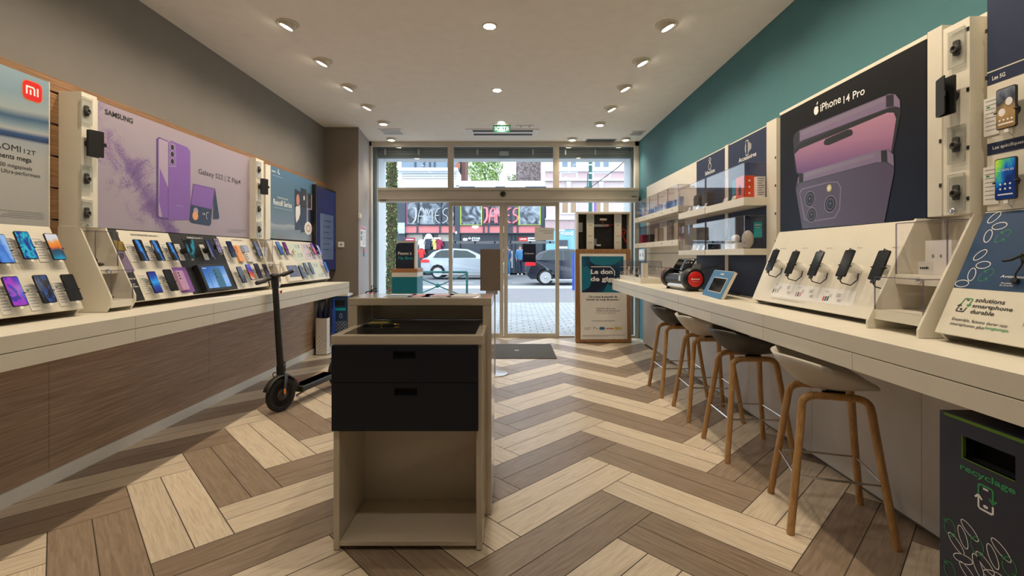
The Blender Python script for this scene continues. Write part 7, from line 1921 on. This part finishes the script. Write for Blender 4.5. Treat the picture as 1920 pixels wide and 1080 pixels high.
# lamp post
yl = 21.5; xl = FYx(1107, yl); zl_ = gz(yl)
t = thing('lamp_post', 'dark green street lamp post before the pink building', 'lamp post', (xl, yl, zl_))
zt_l = H + (CY - 255) * yl / F
M('dark_green').tube([(xl, yl, zl_), (xl, yl, zl_ + 1), (xl, yl, zt_l)], [.11, .09, .075], 12).build('pole', t)
M('dark_green').tube([(xl, yl, H + (CY - 322) * yl / F), (xl - .12, yl, H + (CY - 326) * yl / F), (xl - .14, yl, H + (CY - 350) * yl / F)], .025, 8).lathe(Fr((xl - .14, yl, H + (CY - 352) * yl / F), (1, 0, 0), (0, 1, 0)), 0, 0, [(.14, 0), (.12, .03), (.03, .06)], 14).build('lamp_arm', t)
m = M('alu')
for py in (309.5, 325, 338): z_ = H + (CY - py) * yl / F; m.tube([(xl, yl, z_ - .03), (xl, yl, z_ + .03)], .088, 12)
m.build('steel_collar', t)
M('cable_black').tube([Vector((xl, yl, H + (CY - 352) * yl / F)), Vector((xl + .9, yl - 1.5, H + (CY - 326) * yl / F)), Vector((XP(1180) - .9, yl - 3.5, H + (CY - 262) * yl / F))], .015, 6).build('overhead_cable', t)
yv = 24.0; m = M('ink_violet').w(FYx(1113.5, yv), FYx(1118, yv), yv, yv + .02, gz(yv), H + (CY - 378) * yv / F).build('street_banner', label='narrow purple banner right of the green lamp post, seen above the open cabinet', cat='banner', origin=None)
# cars
mat('car_black', (.010, .014, .030), .18, .3, coat=1.0); mat('car_silver', (.36, .40, .45), .25, .4, coat=.6); mat('car_white', (.75, .78, .82), .3, coat=.6); mat('car_red', (.6, .01, .02), .2, emit=(1, .03, .03), es=.15)
def car(x_rear, y_near, L, mt, label, heading=1, zb=None):
    """hatchback seen side on; heading 1 = nose to the right"""
    y0 = y_near; wd = 1.75; z0 = gz(y_near) if zb is None else zb
    t = thing('car', label, 'car', (x_rear + heading * L / 2, y0 + wd / 2, z0))
    def q(u, z): return (x_rear + heading * u * L / 4.3, z0 + z)
    prof = [(.08, .42), (.02, .62), (.04, .86), (.10, .98), (.34, 1.06), (.60, 1.32), (.95, 1.45), (1.6, 1.50), (2.3, 1.46), (2.85, 1.22), (3.25, 1.00), (3.9, .88), (4.22, .70), (4.28, .45), (4.2, .25), (3.86, .22)]
    low = []
    for cxw in (3.45, .85):
        low += [(cxw + .37 * math.cos(a), .32 + .37 * math.sin(a)) for a in [math.radians(d) for d in (-10, 20, 55, 90, 125, 160, 190)]]
    prof = prof + low + [(.25, .25)]
    f = FY(y0)
    m = M(mt); pts = [q(u, z) for u, z in prof]
    # body with narrowing cabin: side skins at several depths
    def inset(z): return 0.0 if z < .95 else (z - .95) * .42
    n = len(pts); vs_ = []
    for side in (0, 1):
        for (a, b), (u, z) in zip(pts, prof): vs_.append(Vector((a, y0 + inset(z) if side == 0 else y0 + wd - inset(z), b)))
    if heading < 0:
        fs = [tuple(range(n)), tuple(range(n, 2 * n))[::-1]] + [((i + 1) % n, i, n + i, n + (i + 1) % n) for i in range(n)]
    else:
        fs = [tuple(range(n))[::-1], tuple(range(n, 2 * n))] + [(i, (i + 1) % n, n + (i + 1) % n, n + i) for i in range(n)]
    m.add(vs_, fs); m.build('car_body', t, bev=.035)
    def onside(ps, mt_, nm, e=.012):
        mm = M(mt_); k = len(ps); vv = [Vector((q(u, z)[0], y0 + inset(z) - e, q(u, z)[1])) for u, z in ps]
        mm.add(vv, [tuple(range(k))]); return mm.build(nm, t)
    mat('car_window', (.02, .035, .04), .05)
    onside([(.62, 1.03), (1.55, 1.03), (1.55, 1.42), (1.0, 1.40), (.78, 1.28)], 'car_window', 'rear_side_window'); onside([(1.62, 1.03), (2.75, 1.03), (2.72, 1.16), (2.3, 1.38), (1.62, 1.42)], 'car_window', 'front_side_window')
    onside([(1.585, .30), (1.60, .30), (1.60, 1.02), (1.585, 1.02)], 'charcoal', 'door_seam', .014)
    onside([(.0, .80), (.42, .80), (.46, .90), (.30, .96), (.04, .94)], 'car_red', 'tail_light', .02); onside([(3.95, .72), (4.2, .68), (4.2, .76), (3.9, .86)], 'white', 'head_light', .02)
    onside([(.95, .20), (3.3, .20), (3.3, .26), (.95, .26)], 'alu', 'sill_trim', .014)
    m = M('car_red').add([(q(.03, .80)[0] - heading * .02, y0 + .05, z0 + .80), (q(.03, .8)[0] - heading * .02, y0 + .45, z0 + .80), (q(.06, .96)[0] - heading * .02, y0 + .45, z0 + .95), (q(.06, .96)[0] - heading * .02, y0 + .05, z0 + .95)], [(0, 1, 2, 3)]); m.build('tail_light', t)
    for cxw in (.85, 3.45):
        for yy, s in ((y0 + .02, 1), (y0 + wd - .02, -1)):
            fw = Fr((q(cxw, 0)[0], yy, z0 + .32), (s, 0, 0), (0, 0, 1))
            wh = M('tyre').lathe(fw, 0, 0, [(.22, -.20), (.30, -.20), (.325, -.16), (.325, -.04), (.30, 0), (.235, .0), (.22, -.03)], 32).build('wheel', t)
            mm = M('alu').lathe(fw, 0, 0, [(.235, -.03), (.235, -.005), (.215, -.004), (.21, -.02)], 32)
            for k in range(8):
                an = 2 * PI * k / 8; a2 = an + .5
                mm.poly(fw, [(.03 * math.cos(an), .03 * math.sin(an)), (.215 * math.cos(a2), .215 * math.sin(a2)), (.215 * math.cos(a2 + .22), .215 * math.sin(a2 + .22)), (.05 * math.cos(an + .5), .05 * math.sin(an + .5))], -.03, -.008)
            mm.lathe(fw, 0, 0, [(.05, -.03), (.05, -.002), (0, 0)], 16); mm.mat('black').lathe(fw, 0, 0, [(.215, -.05), (0, -.05)], 24); mm.build('rim', wh)
    return t
ykc = 19.35
car(FYx(984, ykc), ykc, 4.3, 'car_black', 'black hatchback parked across the pavement at the right, tail light lit', 1)
car(FYx(788, 23.4), 23.4, 4.3, 'car_silver', 'silver car passing in the street behind the green barrier', 1)
car(FYx(744, 20.0), 20.0, 4.0, 'car_white', 'white car parked at the far left of the street behind the ivy', -1)
# blue banner pole by the car
yq = 17.0; M('umbrella_blue').w(FYx(1073, yq), FYx(1079, yq), yq, yq + .03, gz(yq), H + (CY - 474) * yq / F).build('blue_panel', label='narrow bright blue upright panel outside beside the black car', cat='panel')
# passers-by at the shop door
def person(x, y, h, label, top, legs, hair, face_dir=-1, arm=.12):
    z0 = gz(y); t = thing('person', label, 'person', (x, y, z0)); s = h / 1.75
    def V(a, b, c): return Vector((x + a * s, y + b * s, z0 + c * s))
    me = bpy.data.meshes.new('body'); 
    J = {'pel': (0, 0, .95, .15), 'wst': (0, 0, 1.12, .13), 'chs': (0, 0, 1.32, .16), 'nck': (0, -.01, 1.49, .055), 'hd': (0, -.02, 1.60, .085), 'hd2': (0, -.02, 1.68, .08),
         'hl': (-.09, 0, .88, .09), 'kl': (-.11, -.04, .49, .06), 'al': (-.11, .03, .09, .042), 'tl': (-.12, -.12, .045, .04),
         'hr': (.09, 0, .88, .09), 'kr': (.10, .02, .49, .06), 'ar': (.10, .10, .09, .042), 'tr': (.11, -.04, .045, .04),
         'sl': (-.18, 0, 1.42, .06), 'el': (-.22, .02, 1.15, .045), 'wl': (-.20, -.10, .93, .032), 'sr': (.18, 0, 1.42, .06), 'er': (.22, .02, 1.15, .045), 'wr': (.20, -.08, .93, .032)}
    E = [('pel', 'wst'), ('wst', 'chs'), ('chs', 'nck'), ('nck', 'hd'), ('hd', 'hd2'), ('pel', 'hl'), ('hl', 'kl'), ('kl', 'al'), ('al', 'tl'), ('pel', 'hr'), ('hr', 'kr'), ('kr', 'ar'), ('ar', 'tr'), ('chs', 'sl'), ('sl', 'el'), ('el', 'wl'), ('chs', 'sr'), ('sr', 'er'), ('er', 'wr')]
    for sx, wn in ((-1, 'wl'), (1, 'wr')):
        wx, wy, wz, _ = J[wn]
        for k in range(4):
            J[wn + str(k)] = (wx + sx * .0, wy - .03 + k * .02, wz - .10, .012); J[wn + 'e' + str(k)] = (wx - sx * .01, wy - .035 + k * .022, wz - (.15, .17, .165, .15)[k], .009); E += [(wn, wn + str(k)), (wn + str(k), wn + 'e' + str(k))]
        J[wn + 't'] = (wx, wy - .05, wz - .06, .011); J[wn + 'u'] = (wx - sx * .01, wy - .065, wz - .10, .009); E += [(wn, wn + 't'), (wn + 't', wn + 'u')]
    keys = list(J); me.from_pydata([tuple(V(*J[k][:3]) - Vector((x, y, z0))) for k in keys], [(keys.index(a), keys.index(b)) for a, b in E], [])
    o = bpy.data.objects.new('body', me); C.objects.link(o); o.parent = t
    o.modifiers.new('skin', 'SKIN'); sv = me.skin_vertices[0].data
    for i, k in enumerate(keys): r = J[k][3] * s; sv[i].radius = (r, r); sv[i].use_root = (k == 'pel')
    md = o.modifiers.new('sub', 'SUBSURF'); md.levels = 1; md.render_levels = 2
    mat('skin_light', (.50, .30, .22), .6); me.materials.append(MATS['skin_light']); 
    m = M(hair).blob(V(0, .0, 1.665), .095 * s, .10 * s, .10 * s); m.build('hair', t)
    M('skin_light').blob(V(0, face_dir * .10 - .02, 1.60), .014 * s, .02 * s, .022 * s, 8, 6).build('nose', t)
    m = M(top).tube([V(0, 0, .90), V(0, 0, 1.05), V(0, 0, 1.3), V(0, 0, 1.42), V(0, 0, 1.48)], [.17 * s, .16 * s, .19 * s, .17 * s, .08 * s], 14)
    for sx in (-1, 1): m.tube([V(sx * .15, 0, 1.42), V(sx * .22, .02, 1.15), V(sx * .20, -.08, .96)], [.075 * s, .06 * s, .05 * s], 10)
    m.build('jacket', t)
    m = M(legs)
    m.tube([V(-.09, 0, .93), V(-.11, -.04, .49), V(-.11, .03, .10)], [.11 * s, .08 * s, .07 * s], 10).tube([V(.09, 0, .93), V(.10, .02, .49), V(.10, .10, .10)], [.11 * s, .08 * s, .07 * s], 10); m.build('trousers', t)
    m = M('white').blob(V(-.115, -.04, .05), .05 * s, .13 * s, .05 * s).blob(V(.105, .03, .05), .05 * s, .13 * s, .05 * s); m.build('shoes', t)
    return t
ypn = 24.0
person(FYx(950.5, 25.6), 25.6, 1.70, 'person in a dark blue jacket and jeans walking outside by the shop door', 'blue', 'blue_frame', 'charcoal')
person(FYx(975, 26.3), 26.3, 1.68, 'person in a blue top standing behind the black car before the shop', 'blue_frame', 'ink_deep', 'bark')
